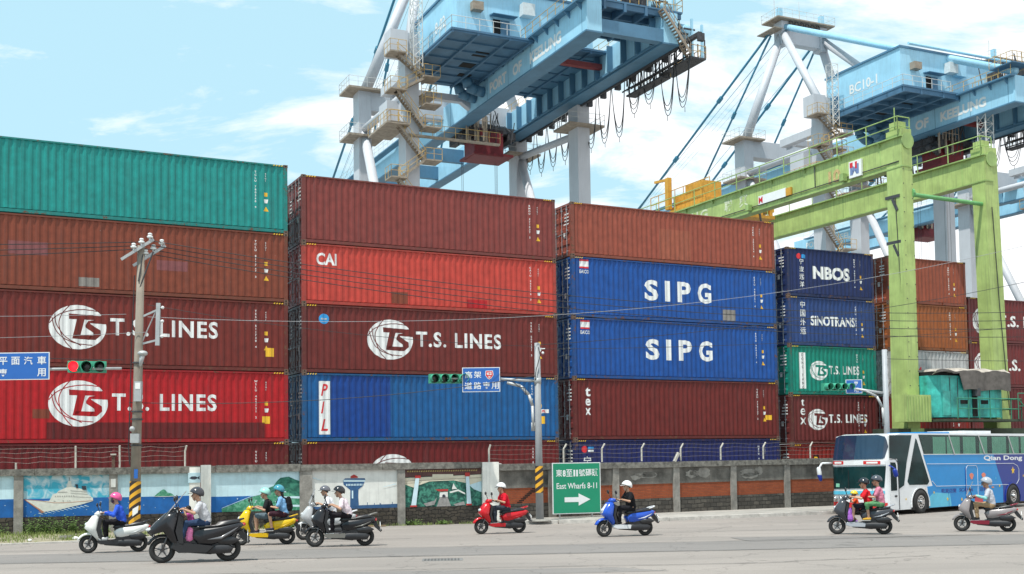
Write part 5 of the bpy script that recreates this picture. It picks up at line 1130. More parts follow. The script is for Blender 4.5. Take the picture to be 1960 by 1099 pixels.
# signal mast beside the green sign
tp_ = thing('traffic_signal_pole', 'grey signal pole with striped foot beside the green wharf sign', 'traffic signal', (.93, 40.53, zr(40.53)+.12))
MB().tube((0, 0, 0), (0, 0, 6.36), .14, .10, 20).build('pole', M_polegrey, tp_, True)
MB().tube((0, 0, 0), (0, 0, .06), .42, .30, 8).box(-.34, .34, -.3, .3, -.02, .03).build('base_plate', m_conc, tp_)
MB().tube((0, 0, 1.0), (0, 0, 1.95), .143, .139, 24, False).build('hazard_wrap', M_wrap, tp_, True)
MB().tube((0, 0, 4.98), (-1.55, -.02, 5.10), .045, n=10).tube((-1.55, -.02, 5.1), (-3.9, -.05, 5.14), .04, n=8).tube((-.12, 0, 5.0), (.12, 0, 5.0), .14, n=10).build('mast_arm', M_galv, tp_, True)
MB().pipe([(-.18, 0, 3.3), (-.2, 0, 4.1), (-.32, 0, 4.5), (-.62, 0, 4.82), (-1.1, 0, 4.95)], .055, 8).box(-.26, -.12, -.04, .04, 3.2, 3.5).build('bracket', M_galv, tp_, True)
MB().pipe([(.03, -.14, 6.2), (.1, -.15, 5.9), (-.05, -.17, 5.4), (-.1, -.14, 5.0)], .015, 5).pipe([(-.9, -.05, 5.0), (-.7, -.05, 4.8), (-.45, -.05, 4.75), (-.42, -.05, 4.5), (-.5, -.05, 4.55)], .012, 5).build('cable', K_cable, tp_)
MB().tube((.1, 0, 6.15), (.28, 0, 6.15), .02, n=6).sphere((.2, 0, 6.0), .05, 8, 6).build('insulator', M_ins, tp_)
sb = signboard(tp_, -2.70, -1.35, 4.62, 5.5, -.12, M_sblue)
glyphs(sb, -.13, [('高', -2.60, 5.12, .26), ('架', -2.28, 5.12, .26), ('道', -2.62, 4.72, .27), ('路', -2.29, 4.72, .27), ('專', -1.97, 4.72, .27), ('用', -1.66, 4.72, .27)])
sh = MB().prism([(-1.86, 5.38), (-1.60, 5.38), (-1.58, 5.22), (-1.66, 5.10), (-1.73, 5.06), (-1.80, 5.10), (-1.88, 5.22)], 'y', -.131, -.125).build('route_shield', M_signback, sb)
MB().prism([(-1.84, 5.36), (-1.62, 5.36), (-1.60, 5.22), (-1.67, 5.12), (-1.73, 5.085), (-1.79, 5.12), (-1.86, 5.22)], 'y', -.135, -.132).build('shield_face', MATS['pil_red'], sb)
MB().text('62', (-1.82, -.137, 5.22), (1, 0, 0), (0, 0, 1), h=.11, width=.18, bold=.03).text('甲', (-1.77, -.137, 5.11), (1, 0, 0), (0, 0, 1), h=.07, width=.08, bold=.02).build('lettering', M_signback, sb)
sg = thing('traffic_light', 'green housed four lamp traffic light, unlit, hanging left of the route 62 sign', 'traffic light', (.93-3.86, 40.30, zr(40.53)+.12+5.12), R(16))
signal(sg, 0, 0, 4, gap=.35)
# left mast, out of frame but for its arm
lp_ = thing('traffic_signal_pole', 'signal mast whose arm reaches in from the left edge with a red light', 'traffic signal', (-18.3, 33, zr(33)))
MB().tube((0, 0, 0), (0, 0, 6.4), .155, .115, 20).build('pole', M_polegrey, lp_, True)
MB().tube((0, 0, 5.1), (6.9, 0, 5.08), .05, .04, n=10).build('mast_arm', M_galv, lp_, True)
sb = signboard(lp_, 3.25, 4.83, 4.78, 5.58, -.1, M_sblue)
glyphs(sb, -.11, [('平', 3.36, 5.22, .25), ('面', 3.72, 5.22, .25), ('汽', 4.09, 5.22, .25), ('車', 4.48, 5.22, .26), ('專', 3.36, 4.87, .25), ('用', 4.48, 4.87, .25)])
sg = thing('traffic_light', 'three lamp traffic light showing red over the globe logos', 'traffic light', (-18.3+5.40, 32.8, zr(33)+5.14), R(16))
signal(sg, 0, 0, 3, gap=.36, red=0)
# third mast behind the coach
tp3 = thing('traffic_signal_pole', 'light grey signal mast rising behind the coach roof', 'traffic signal', (16.72, 50.6, zr(50.6)+.12))
MB().tube((0, 0, 0), (0, 0, 6.95), .145, .11, 18).build('pole', mat('pale_pole', (.34, .36, .38), rough=.5, var=.08, streak=.3, rust=.18), tp3, True)
MB().pipe([(-.12, 0, 3.6), (-.16, 0, 4.35), (-.4, 0, 4.85), (-.9, 0, 5.12)], .06, 8).tube((0, 0, 4.98), (-1.35, 0, 5.2), .06, n=8).build('mast_arm', M_galv, tp3, True)
sb = signboard(tp3, -1.78, -1.05, 5.0, 5.62, -.02, M_sblue); glyphs(sb, -.03, [('專', -1.42, 5.35, .2), ('用', -1.42, 5.06, .2)])
sg = thing('traffic_light', 'small four lamp traffic light in front of the green short container', 'traffic light', (16.72-2.85, 50.3, zr(50.6)+.12+5.3), R(16)); signal(sg, 0, 0, 4, gap=.36)
# big green wharf sign in front of the brick wall
p0 = WRO+WRD*2.42+Vector((.10, -.40, 0))
gs = thing('direction_sign', 'large green sign reading East Wharfs 8-11 with a white right arrow', 'sign', (1.47, 42.55, 0), R(17))
b_ = MB().box(0, 1.93, 0, .04, -.02, 1.90).build('sign_board', M_signback, gs); MB().box(.03, 1.90, -.005, 0, .01, 1.87).build('sign_face', M_sgrn, b_)
mb = MB()
for s, x, w_, hh in (('東', .14, .25, .27), ('8', .41, .12, .25), ('至', .55, .25, .27), ('1', .84, .07, .25), ('1', .95, .07, .25), ('號', 1.06, .25, .27), ('碼', 1.32, .25, .27), ('頭', 1.58, .24, .27)): mb.text(s, (x, -.008, 1.38), (1, 0, 0), (0, 0, 1), h=hh, width=w_, bold=.014 if ord(s) > 200 else .04)
mb.text('East Wharfs 8-11', (.16, -.008, .92), (1, 0, 0), (0, 0, 1), h=.22, width=1.62, bold=.01)
mb.build('lettering', M_signback, b_)
MB().prism([(.47, .42), (1.03, .42), (1.03, .28), (1.50, .51), (1.03, .74), (1.03, .60), (.47, .60)], 'y', -.012, -.006).build('arrow', M_signback, b_)
MB().tube((.3, .09, -.4), (.3, .09, 1.7), .03, n=8).tube((1.6, .09, -.4), (1.6, .09, 1.7), .03, n=8).build('support', M_galv, gs)
# overhead cables
def wire(a, b, sag, label, r=.014, m=K_cable):
    a, b = Vector(a), Vector(b); pts = []
    for i in range(25):
        t = i/24; p = a+(b-a)*t; p.z -= sag*4*t*(1-t); pts.append(p-a)
    o = MB().pipe(pts, r, 5).build('overhead_cable', m); o.location = a; tag(o, label, 'cable', 'overhead cables crossing the road')
M_lw = mat('pale_cable', (.30, .30, .31), rough=.5)
wlab = ['topmost cable running right from the white insulators', 'second cable running right from the white insulators', 'third cable running right from the white insulators', 'lowest cable running right from the pole top']
for k, (dx_, dz_) in enumerate(((.35, .0), (.2, -.12), (.05, -.24), (-.1, -.36))):
    wire((-12.1+dx_, 37.0, 9.42+dz_), (27.5, 49+k*.4, 8.3-.35*k), 1.1, wlab[k])
    if k < 3: wire((-12.4+dx_, 37.0, 9.40+dz_), (-30, 34+k*.4, 9.2-.3*k), .15, ['topmost', 'second', 'third'][k]+' cable running left from the white insulators')
wire((-11.9, 36.9, 7.3), (.93, 40.5, 6.1), .25, 'thin cable from the bracket to the signal mast top', .009)
wire((-11.9, 36.9, 6.9), (24, 46, 11.2), 1.4, 'pale thin cable rising to the right across the containers', .008, M_lw)
wire((-11.9, 36.9, 6.4), (-30, 33, 6.4), .3, 'pale thin cable to the left over the upper globe logo', .008, M_lw)
wire((-12.6, 36.9, 7.0), (-32, 33, 7.4), .3, 'pale thin cable running left above the upper globe logo', .008, M_lw)
wire((-12.7, 36.9, 5.5), (-28, 31, 7.3), .5, 'dark drooping cable running left across the upper globe', .012)
wire((-12.5, 36.9, 4.1), (.9, 40.5, 5.05), .35, 'dark cable from the meter box to the signal arm', .012)
wire((.93, 40.5, 6.15), (30, 55, 11.4), .6, 'cable rising right from the signal mast top past the gantry legs', .012)
wire((.93, 40.5, 6.0), (26, 50, 7.9), .3, 'lower cable from the signal mast top to the right edge', .010)
wire((16.7, 50.6, 6.3), (34, 50, 6.1), .15, 'cable running right from the mast behind the coach', .012)
# ================================================================== coach
XB = Vector((.775, .632, 0)).normalized()
BW = 2.5; BZ = -.32
bus = thing('coach', 'white and sky blue double height tour coach with a dark windscreen and green curtains', 'coach', (15.98, 44.67, BZ), math.atan2(XB.y, XB.x))
# local frame: x to the rear along the near side, y away from camera, z up from the road (pictured heights + .32)
Z = lambda z: z-BZ
M_bw = mat('coach_white', (.74, .75, .76), rough=.25, var=.03, coat=.5); M_bb = mat('coach_sky_blue', (.008, .24, .58), rough=.3, var=.05, spec=.35)
M_bd = mat('coach_royal_blue', (.008, .03, .25), rough=.3, var=.05, spec=.35); M_bc = mat('coach_cyan', (.10, .48, .66), rough=.3, var=.08, spec=.35)
M_glass = mat('coach_glass', (.006, .028, .030), rough=.04, spec=.16, var=.6, vscale=.9, bump=.04, bscale=1.2); M_glass2 = mat('coach_windscreen', (.008, .03, .065), rough=.04, spec=.9, var=.3, vscale=.8)  # coach_glass: teal base colour imitates green reflections
M_tintg = mat('tinted_side_glass', (.04, .12, .10), rough=.05, alpha=.22, spec=.5, var=.02); M_curt = mat('green_curtain', (.20, .50, .34), rough=.8, var=.12); M_bred = mat('coach_red', (.60, .02, .02), rough=.25, coat=.5, var=.04)
M_int = mat('dark_interior', (.012, .012, .012), rough=.8)
XF, XR = -2.45, 9.6
# hull: rounded plan front, extruded by side sections
def hull(z0, z1, front0, front1, m, name, parent=bus, xr=XR, inset=0.0):
    """plan outline with rounded front corners, front moves from front0 at z0 to front1 at z1"""
    def outline(xf):
        r = .38; pts = []
        for a in (0, 15, 30, 45, 60, 75, 90): pts.append((xf+.12+r-r*math.cos(R(a)), inset+r-r*math.sin(R(a)) if True else 0))
        o_ = [(xf+.12+r-r*math.cos(R(a)), r-r*math.sin(R(a))) for a in (90, 75, 60, 45, 30, 15, 5, 0)]
        mid = [(xf+.02, .7), (xf-.03, BW/2), (xf+.02, BW-.7)]
        o2 = [(x, BW-y) for x, y in reversed(o_)]
        return [(xr, inset)]+[(x, y+inset if y < .1 else y) for x, y in o_]+mid+o2+[(xr, BW)]
    a, b = outline(front0), outline(front1); n = len(a); mb = MB()
    mb.add([(x, y, z0) for x, y in a]+[(x, y, z1) for x, y in b], [tuple(range(n-1, -1, -1)), tuple(range(n, 2*n))]+[(i, (i+1) % n, n+(i+1) % n, n+i) for i in range(n)])
    return mb.build(name, m, parent)
body = hull(.22, 2.14, XF-.02, XF-.02, M_bw, 'lower_body')
hull(2.14, 3.08, XF-.02, XF+.22, M_bw, 'upper_body')
hull(3.08, 3.17, XF+.22, XF+.75, M_bw, 'roof')
MB().box(1.0, 3.2, .5, 2.0, 3.17, 3.24).build('roof_unit', M_bb, bus); MB().box(4.2, 6.4, .4, 2.1, 3.17, 3.30).build('roof_unit', M_bw, bus)
def side(name, pts, m, y=0, th=.012, parent=bus): return MB().prism([(x, Z(z)) for x, z in pts], 'y', y-th, y).build(name, m, parent)
bl_ = side('blue_side', [(.33, 2.0), (9.6, 1.94), (9.6, -.1), (.60, -.1), (.62, .30), (.55, .74), (.95, .76)], M_bb)
side('royal_blue_rear', [(5.8, 1.955), (9.6, 1.935), (9.6, -.098), (6.48, -.098), (6.5, .6), (6.1, 1.3)], M_bd, -.012, .002)
side('cyan_patch', [(.62, -.09), (2.3, -.09), (2.2, .42), (1.0, .50), (.62, .3)], M_bc, -.012, .002)
mb = MB()
def outline_line(pts, w=.018):
    for a, b in zip(pts, pts[1:]): mb.beam((a[0], -.018, Z(a[1])), (b[0], -.018, Z(b[1])), .012, w)
outline_line([(.55, 1.64), (7.45, 1.56), (7.8, 1.45), (7.92, 1.3), (7.9, .85), (7.7, .68), (7.3, .65), (1.2, .74), (.9, .95)]); outline_line([(3.5, -.1), (3.5, 1.40), (3.62, 1.52), (4.3, 1.52), (4.42, 1.40), (4.40, -.1)], .014)
outline_line([(.36, 2.02), (9.6, 1.955)], .03)
mb.build('trim_line', M_bw, bl_)
mb = MB(); outline_line([(3.44, .2), (3.44, 1.45)], .03); mb.box(2.1, 2.115, -.02, -.012, Z(-.09), Z(.45)); mb.build('panel_gap', M_bd, bl_)
mb = MB().text('Qian Dong', (4.95, -.02, Z(1.665)), (1, 0, -.008), (0, 0, 1), h=.26, width=3.3, bold=.03); mb.build('lettering', M_bw, bl_)
mb = MB().text('乾東遊覽', (1.55, -.02, Z(.46)), (1, 0, -.02), (0, 0, 1), h=.17, width=1.15, bold=.012).text('SCANIA', (2.90, -.02, Z(.47)), (1, 0, -.02), (0, 0, 1), h=.14, width=1.1, bold=.02, shear=.2).text('遊覽車', (4.55, -.02, Z(.44)), (1, 0, -.02), (0, 0, 1), h=.17, width=.85, bold=.012); mb.build('lettering', M_bd, bl_)
def star(cx, cz, r): return [(cx+(r if i % 2 == 0 else r*.42)*math.sin(math.pi*i/5), 0, 0) for i in range(10)], [(cx+(r if i % 2 == 0 else r*.42)*math.sin(math.pi*i/5), Z(cz)+(r if i % 2 == 0 else r*.42)*math.cos(math.pi*i/5)) for i in range(10)]
for cx, cz, r_, mm in ((7.4, 1.25, .17, M_yellow), (6.2, .62, .07, M_yellow), (5.9, .95, .06, M_bc), (1.0, .50, .06, M_yellow), (2.0, .20, .08, M_yellow), (3.1, .15, .08, M_yellow), (-1.0, .30, .05, M_yellow), (8.3, 1.0, .06, M_yellow)):
    MB().prism(star(cx, cz, r_)[1], 'y', -.022, -.016).build('painted_star', mm, bl_)
for cx in (3.92, 4.9): MB().prism([(cx+.15*math.cos(a)*(1+.25*math.sin(3*a)), Z(1.08)+.13*math.sin(a)) for a in [6.283*i/14 for i in range(14)]], 'y', -.022, -.016).build('painted_flower', mat('coral_print', (.72, .20, .12), rough=.4, var=.3, vscale=20), bl_)
# glazing
ug = side('side_window', [(.02, 2.80), (9.6, 2.73), (9.6, 1.96), (.37, 2.03)], M_int, 0, .006)
mb = MB(); rc2 = random.Random(8); x = .5
for x0, x1 in ((1.05, 2.0), (2.1, 3.1), (3.35, 4.35), (4.65, 5.3), (5.7, 6.9), (7.15, 8.0), (8.2, 9.3)):
    n = 14
    for i in range(n):
        a = x0+(x1-x0)*i/n; b = x0+(x1-x0)*(i+1)/n; mb.add([(a, -.008-.012*(i % 2), Z(1.99)), (b, -.008-.012*((i+1) % 2), Z(1.99)), (b, -.008-.012*((i+1) % 2), Z(2.71)), (a, -.008-.012*(i % 2), Z(2.71))], [(0, 1, 2, 3)])
mb.build('curtain', M_curt, ug)
side('window_glass', [(.02, 2.80), (9.6, 2.73), (9.6, 1.96), (.37, 2.03)], M_tintg, -.024, .004, ug)
mb = MB()
for a, b in ((2.18, 2.60), (4.52, 4.99), (7.0, 7.46)): mb.prism([(a, Z(2.77)), (a+.09, Z(2.77)), (b+.09, Z(1.97)), (b, Z(1.97))], 'y', -.036, -.029)
mb.build('window_pillar', M_galv, ug)
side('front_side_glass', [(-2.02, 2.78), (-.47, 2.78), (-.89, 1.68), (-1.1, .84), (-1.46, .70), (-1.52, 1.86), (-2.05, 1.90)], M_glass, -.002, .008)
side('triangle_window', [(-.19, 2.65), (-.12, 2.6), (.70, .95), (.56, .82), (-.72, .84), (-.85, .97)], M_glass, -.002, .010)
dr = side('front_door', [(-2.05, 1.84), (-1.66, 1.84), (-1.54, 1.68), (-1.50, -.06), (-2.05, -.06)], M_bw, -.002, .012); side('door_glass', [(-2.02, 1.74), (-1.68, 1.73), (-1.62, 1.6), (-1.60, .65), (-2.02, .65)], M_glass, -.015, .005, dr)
mb = MB(); outline_line([(-2.06, 1.86), (-1.66, 1.86), (-1.50, 1.70), (-1.47, -.08)], .02); mb.box(-1.78, -1.62, -.03, -.014, Z(.40), Z(.47)); mb.build('door_seal', M_black, dr)
# front face
def fshape(name, pts, m, lean=.0, y_off=-.012, parent=bus, bulge=.05):
    """pts (n, z) on the front face; bent round the corners"""
    mb = MB(); N_ = 44; ns = sorted(set([p[0] for p in pts])); n0, n1 = ns[0], ns[-1]
    def xat(n, z):
        zz = Z(z); base = XF-.02+(max(0, zz-2.14)/.94*.24)
        d = min(n, BW-n); r = .38
        if d < r: off = .12+r-math.sqrt(max(0, r*r-(r-d)**2))
        elif d < .7: off = .12-.10*(d-r)/(.7-r)
        else: off = .02-.05*(d-.7)/.55
        return base+off+y_off-.012
    # scanline fill
    def zr_(n):
        zs = []
        for (a, za), (b, zb2) in zip(pts, pts[1:]+pts[:1]):
            if (a <= n < b) or (b <= n < a): zs.append(za+(zb2-za)*(n-a)/(b-a))
        return (min(zs), max(zs)) if len(zs) >= 2 else None
    cols = []
    for i in range(N_+1):
        n = n0+(n1-n0)*(i/N_)*.9998+1e-4; q = zr_(n)
        if q: cols.append((n, q))
    K = 5
    for n, (za, zb2) in cols:
        for k in range(K+1): z = za+(zb2-za)*k/K; mb.v.append((xat(n, z), n, Z(z)))
    mb.f = [(i*(K+1)+k, i*(K+1)+k+1, (i+1)*(K+1)+k+1, (i+1)*(K+1)+k) for i in range(len(cols)-1) for k in range(K)]
    return mb.build(name, m, parent)
fshape('upper_windscreen', [(.04, 2.35), (.12, 2.72), (.4, 2.80), (2.1, 2.80), (2.38, 2.7), (2.46, 2.3), (2.46, 1.84), (.10, 1.88)], M_glass2)
lb_ = fshape('lamp_band', [(.06, 1.84), (2.44, 1.80), (2.44, 1.62), (.06, 1.66)], M_bw, y_off=-.02)
for a, b in ((.2, .85), (1.75, 2.36)): fshape('marker_lamp', [(a, 1.80), (b, 1.80), (b, 1.67), (a, 1.67)], M_bred, y_off=-.026, parent=lb_); fshape('lamp_lens', [(a+.1, 1.77), (b-.12, 1.77), (b-.12, 1.70), (a+.1, 1.70)], M_white, y_off=-.030, parent=lb_)
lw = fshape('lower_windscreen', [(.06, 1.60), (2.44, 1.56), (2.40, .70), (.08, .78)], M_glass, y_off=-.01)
fshape('wiper', [(.5, 1.30), (.53, 1.30), (.56, .72), (.52, .72)], M_black, y_off=-.03, parent=lw); fshape('wiper', [(1.5, 1.45), (1.53, 1.45), (1.53, .72), (1.5, .72)], M_black, y_off=-.03, parent=lw)
fshape('dash_card', [(2.0, .92), (2.2, .92), (2.2, .78), (2.0, .78)], M_curt, y_off=-.02, parent=lw)
fshape('cyan_front', [(.1, .66), (2.42, .62), (2.42, .48), (.1, .55)], M_bc, y_off=-.018)
fshape('bumper', [(.04, .20), (2.46, .20), (2.46, -.08), (.04, -.08)], M_bred, y_off=-.03)
hl = fshape('headlamp_panel', [(1.75, .48), (2.44, .44), (2.40, .2), (1.9, .22)], M_galv, y_off=-.028)
for n in (1.95, 2.2): MB().sphere((XF+.02, n, Z(.33)), .08, 10, 6).build('headlamp', M_chrome, hl, True)
hl = fshape('headlamp_panel', [(.1, .48), (.72, .48), (.6, .22), (.14, .22)], M_galv, y_off=-.028)
for n in (.3, .5): MB().sphere((XF+.02, n, Z(.35)), .08, 10, 6).build('headlamp', M_chrome, hl, True)
mm_ = MB().pipe([(XF+.1, BW-.1, Z(1.72)), (XF-.25, BW+.10, Z(1.72)), (XF-.38, BW+.16, Z(1.5))], .04, 8).caps((XF-.38, BW+.16, Z(1.5)), (XF-.36, BW+.14, Z(1.30)), .085, .095); mr_ = mm_.build('wing_mirror', M_bw, bus, True); MB().caps((XF-.36, BW+.14, Z(1.24)), (XF-.33, BW+.12, Z(1.08)), .09, .07).build('mirror_shell', M_bd, mr_, True)
mm_ = MB().pipe([(XF+.35, -.02, Z(1.62)), (XF+.25, -.30, Z(1.52)), (XF+.25, -.32, Z(1.38))], .03, 8).caps((XF+.25, -.32, Z(1.42)), (XF+.28, -.34, Z(1.26)), .09, .09); mm_.build('wing_mirror', M_bd, bus, True)
def bwheel(x):
    w_ = bpy.data.objects.new('wheel', None); COL.objects.link(w_); w_.parent = bus; w_.location = (x, .05, .48)
    t = MB().torus((0, 0, 0), .36, .13, 'y', 32, 10, 1.15).build('tyre', M_rubber, w_, True)
    rm = MB().tube((0, -.11, 0), (0, .1, 0), .26, .27, 28).build('rim', M_chrome, w_)
    MB().tube((0, -.19, 0), (0, -.11, 0), .09, .11, 16).build('hub', M_chrome, w_)
    mb = MB()
    for i in range(10): a = 6.283*i/10; mb.tube((.19*math.cos(a), -.118, .19*math.sin(a)), (.19*math.cos(a), -.10, .19*math.sin(a)), .032, n=8)
    mb.build('rim_hole', M_hole, w_)
for x in (-.02, 7.3):
    MB().prism([(x+.62*math.cos(R(a)), .40+.62*math.sin(R(a))) for a in range(0, 181, 12)]+[(x-.62, .18), (x+.62, .18)], 'y', -.03, -.001).build('wheel_arch', M_int, bus)
    mb = MB(); pr = [(x+.64*math.cos(R(a)), .40+.64*math.sin(R(a))) for a in range(-10, 191, 10)]
    for a, b in zip(pr, pr[1:]): mb.beam((a[0], -.03, a[1]), (b[0], -.03, b[1]), .03, .05)
    mb.build('arch_trim', M_bw if x < 1 else M_bd, bus); bwheel(x)
for x in (.3, 5.6): MB().box(x-.06, x+.12, -.02, -.008, Z(.60) if x < 1 else Z(.55), Z(.66) if x < 1 else Z(.6)).build('side_marker', mat('amber', (.7, .2, .02), rough=.3), bus)
# ================================================================== people and scooters
SK = mat('skin', (.50, .29, .19), rough=.55, var=.08, spec=.4); HAIR = mat('black_hair', (.012, .010, .009), rough=.45); EYE = mat('eye_dark', (.015, .012, .01), rough=.2); LIP = mat('lip', (.36, .13, .10), rough=.5)
def cloth(n, rgb, var=.12): return mat('cloth_'+n, tuple(c*.85 for c in srgb(*rgb)), rough=.85, var=var, vscale=9, bump=.25, bscale=22, spec=.2)
def remesh(mb, vox, name, m, parent, sm=2):
    me = bpy.data.meshes.new('tmp'); me.from_pydata([tuple(v) for v in mb.v], [], mb.f); o = bpy.data.objects.new('tmp', me); COL.objects.link(o)
    md = o.modifiers.new('r', 'REMESH'); md.mode = 'VOXEL'; md.voxel_size = vox; md.use_smooth_shade = True
    if sm: s_ = o.modifiers.new('s', 'SMOOTH'); s_.factor = .5; s_.iterations = sm
    if name in ('shirt', 'jacket', 'trousers', 'shorts', 'sleeve', 'backpack', 'shopping_bag'):
        if 'fold' not in bpy.data.textures: tx_ = bpy.data.textures.new('fold', 'CLOUDS'); tx_.noise_scale = .11; tx_.noise_depth = 2
        d_ = o.modifiers.new('d', 'DISPLACE'); d_.texture = bpy.data.textures['fold']; d_.strength = .045; d_.mid_level = .5
    dg = bpy.context.evaluated_depsgraph_get(); out = bpy.data.meshes.new_from_object(o.evaluated_get(dg)); bpy.data.objects.remove(o); bpy.data.meshes.remove(me)
    out.name = name; out.materials.clear(); out.materials.append(m); r = link(name, out, parent)
    out.polygons.foreach_set('use_smooth', [True]*len(out.polygons)); return r
def ik(a, b, l1, l2, bend):
    a, b = Vector(a), Vector(b); d = b-a; ln = min(d.length, (l1+l2)*.995); d.normalize(); b = a+d*ln
    x = (l1*l1-l2*l2+ln*ln)/(2*ln); h_ = math.sqrt(max(0, l1*l1-x*x)); bd = Vector(bend); bd = (bd-d*bd.dot(d)).normalized()
    return a+d*x+bd*h_, b
def person(label, parent_m, hip, lean=10, s=1.0, hands=None, feet=None, top='red', topc=(180, 30, 40), sleeve='short', legc=(30, 30, 35), legl='long', shoec=(30, 30, 30), helmet=(240, 240, 240), hstyle='jet', headturn=0, pack=None, hair=False, knee_out=.06, grip=True, mask=False, group=None, headlean=0, hand_mode='grip', stripe=None, sleevec=None):
    """all positions in the scooter's frame; +x forward, +y left"""
    r = bpy.data.objects.new('person', None); COL.objects.link(r); r.matrix_world = parent_m @ Matrix.Translation(hip); r.empty_display_size = .2
    tag(r, label, 'person', group)
    H0 = Vector((0, 0, 0)); A = R(lean); f = Vector((math.sin(A), 0, math.cos(A)))
    chest = H0+f*.34*s; neck = H0+f*.50*s; sh = .185*s
    head = neck+Vector((math.sin(A+R(headlean))*.12+.035, 0, .155))*s
    body = MB()
    for q in (-1, 1):
        body.caps((0, q*.075*s, 0), (0, q*.085*s, .02), .115*s, .11*s); body.caps(H0+Vector((0, q*.06*s, .05)), chest+Vector((0, q*.085*s, 0)), .105*s, .115*s); body.caps(chest+Vector((0, q*.06*s, .06*s)), neck+Vector((-.01, q*.14*s, -.045*s)), .10*s, .05*s)
    body.caps(neck-f*.06, head+Vector((-.015, 0, -.05))*s, .056*s, .05*s)
    hx = Matrix.Rotation(R(headturn), 3, 'Z')
    hp = lambda x, y, z: head+hx @ (Vector((x, y, z))*s)
    body.sphere(hp(-.012, 0, .035), .098*s, 14, 10, 1.0, .82, 1.05); body.caps(hp(.02, 0, -.01), hp(.045, 0, -.085), .072*s, .042*s); body.caps(hp(.03, 0, .02), hp(.055, 0, .0), .062*s, .05*s)
    body.caps(hp(.098, 0, .015), hp(.118, 0, -.02), .010*s, .016*s, 8)
    for q in (-1, 1): body.sphere(hp(-.01, q*.082, .0), .028*s, 8, 6, .7, .45, 1.1)
    body.caps(hp(.085, -.018, -.055), hp(.085, .018, -.055), .014*s, .014*s, 8)
    arms = []; sl = MB()
    hands = hands or {1: Vector((.55, .28, .2)), -1: Vector((.55, -.28, .2))}
    for q in (-1, 1):
        S_ = neck+Vector((-.01, q*sh, -.055*s)); tgt = Vector(hands[q])-Vector(hip); wrist = tgt+Vector((-.075, -q*.01, .025))*s if hand_mode == 'grip' else tgt+Vector((-.07, 0, .02))*s
        E_, W_ = ik(S_, wrist, .29*s, .26*s, (-.25, q*.55, -1))
        body.caps(S_, E_, .047*s, .037*s); body.caps(E_, W_, .038*s, .026*s); arms.append((S_, E_, W_, q))
        if sleeve == 'long': sl.caps(S_, E_, .064*s, .053*s); sl.caps(E_, E_+(W_-E_)*.93, .054*s, .040*s)
        elif sleeve == 'short': sl.caps(S_, S_+(E_-S_)*.72, .068*s, .064*s)
        kn = []
        for i in range(4):
            yo = (-.030+.020*i)*s; k_ = tgt+Vector((-.018, yo, .030))*s if True else None; k_ = tgt+Vector((-.018*s, yo, .030*s)); m_ = tgt+Vector((.016*s, yo, .026*s+.001*i)); t_ = tgt+Vector((.026*s, yo, (-.006-.003*(i % 2))*s))
            body.caps(W_+Vector((0, yo*.6, 0)), k_, .017*s, .013*s, 7); body.caps(k_, m_, .0105*s, .010*s, 7); body.caps(m_, t_, .010*s, .0085*s, 7)
        tb = tgt+Vector((-.035*s, -q*.035*s, .008*s)); body.caps(W_+Vector((.01*s, -q*.02*s, 0)), tb, .014*s, .012*s, 7); body.caps(tb, tgt+Vector((.002*s, -q*.045*s, -.024*s)), .012*s, .009*s, 7)
    lg = MB(); shoe = MB(); sole = MB(); feet = feet or {1: Vector((.3, .13, .36)), -1: Vector((.3, -.13, .36))}
    for q in (-1, 1):
        HJ = Vector((0.02*s, q*.095*s, -.01)); an = Vector(feet[q])-Vector(hip)+Vector((-.03, 0, .085))*s
        K_, AN = ik(HJ, an, .43*s, .42*s, (1, q*knee_out*4, .55))
        body.caps(HJ, K_, .082*s, .055*s); body.caps(K_, AN, .055*s, .036*s); body.caps(AN+Vector((0, 0, -.03))*s, AN+Vector((.13, q*.01, -.052))*s, .036*s, .030*s)
        if legl == 'long': lg.caps(HJ, K_, .098*s, .072*s); lg.caps(K_, AN+(K_-AN)*.06, .072*s, .055*s)
        elif legl == 'short': lg.caps(HJ, HJ+(K_-HJ)*.9, .10*s, .084*s)
        elif legl == 'capri': lg.caps(HJ, K_, .096*s, .074*s); lg.caps(K_, K_+(AN-K_)*.25, .074*s, .066*s)
        if shoec: shoe.caps(AN+Vector((-.025, 0, -.035))*s, AN+Vector((.15, q*.01, -.052))*s, .047*s, .036*s); sole.caps(AN+Vector((-.03, 0, -.075))*s, AN+Vector((.16, q*.01, -.08))*s, .026*s, .022*s)
    lg.caps((0, -.08*s, -.01), (0, .08*s, -.01), .125*s, .125*s); lg.caps((0, -.06*s, .05), (0, .06*s, .05), .12*s, .12*s)
    remesh(body, .0105*max(.8, s), 'body', SK, r, 1)
    tp = MB()
    for q in (-1, 1): tp.caps((-.01, q*.07*s, .03), chest+Vector((0, q*.09*s, 0)), .128*s, .130*s); tp.caps(chest+Vector((0, q*.06*s, .04*s)), neck+Vector((-.01, q*.145*s, -.05*s)), .125*s, .066*s)
    tp.caps(chest, neck-f*.03*s, .12*s, .072*s)
    tp.v += []; n0 = len(tp.v); tp.add(sl.v, sl.f)
    tm = cloth(top, topc)
    if stripe: tm = stripe
    remesh(tp, .014, {'long': 'jacket'}.get(sleeve, 'shirt'), tm, r, 3)
    if sleevec:
        s2 = MB()
        for S_, E_, W_, q in arms: s2.caps(E_, W_, .046*s, .036*s); s2.caps(S_+(E_-S_)*.7, E_, .052*s, .046*s)
        remesh(s2, .014, 'sleeve', cloth('sleeve_teal', sleevec), r, 2)
    if legl != 'none': remesh(lg, .014, 'trousers' if legl != 'short' else 'shorts', cloth('leg_%d_%d_%d' % legc, legc), r, 3)
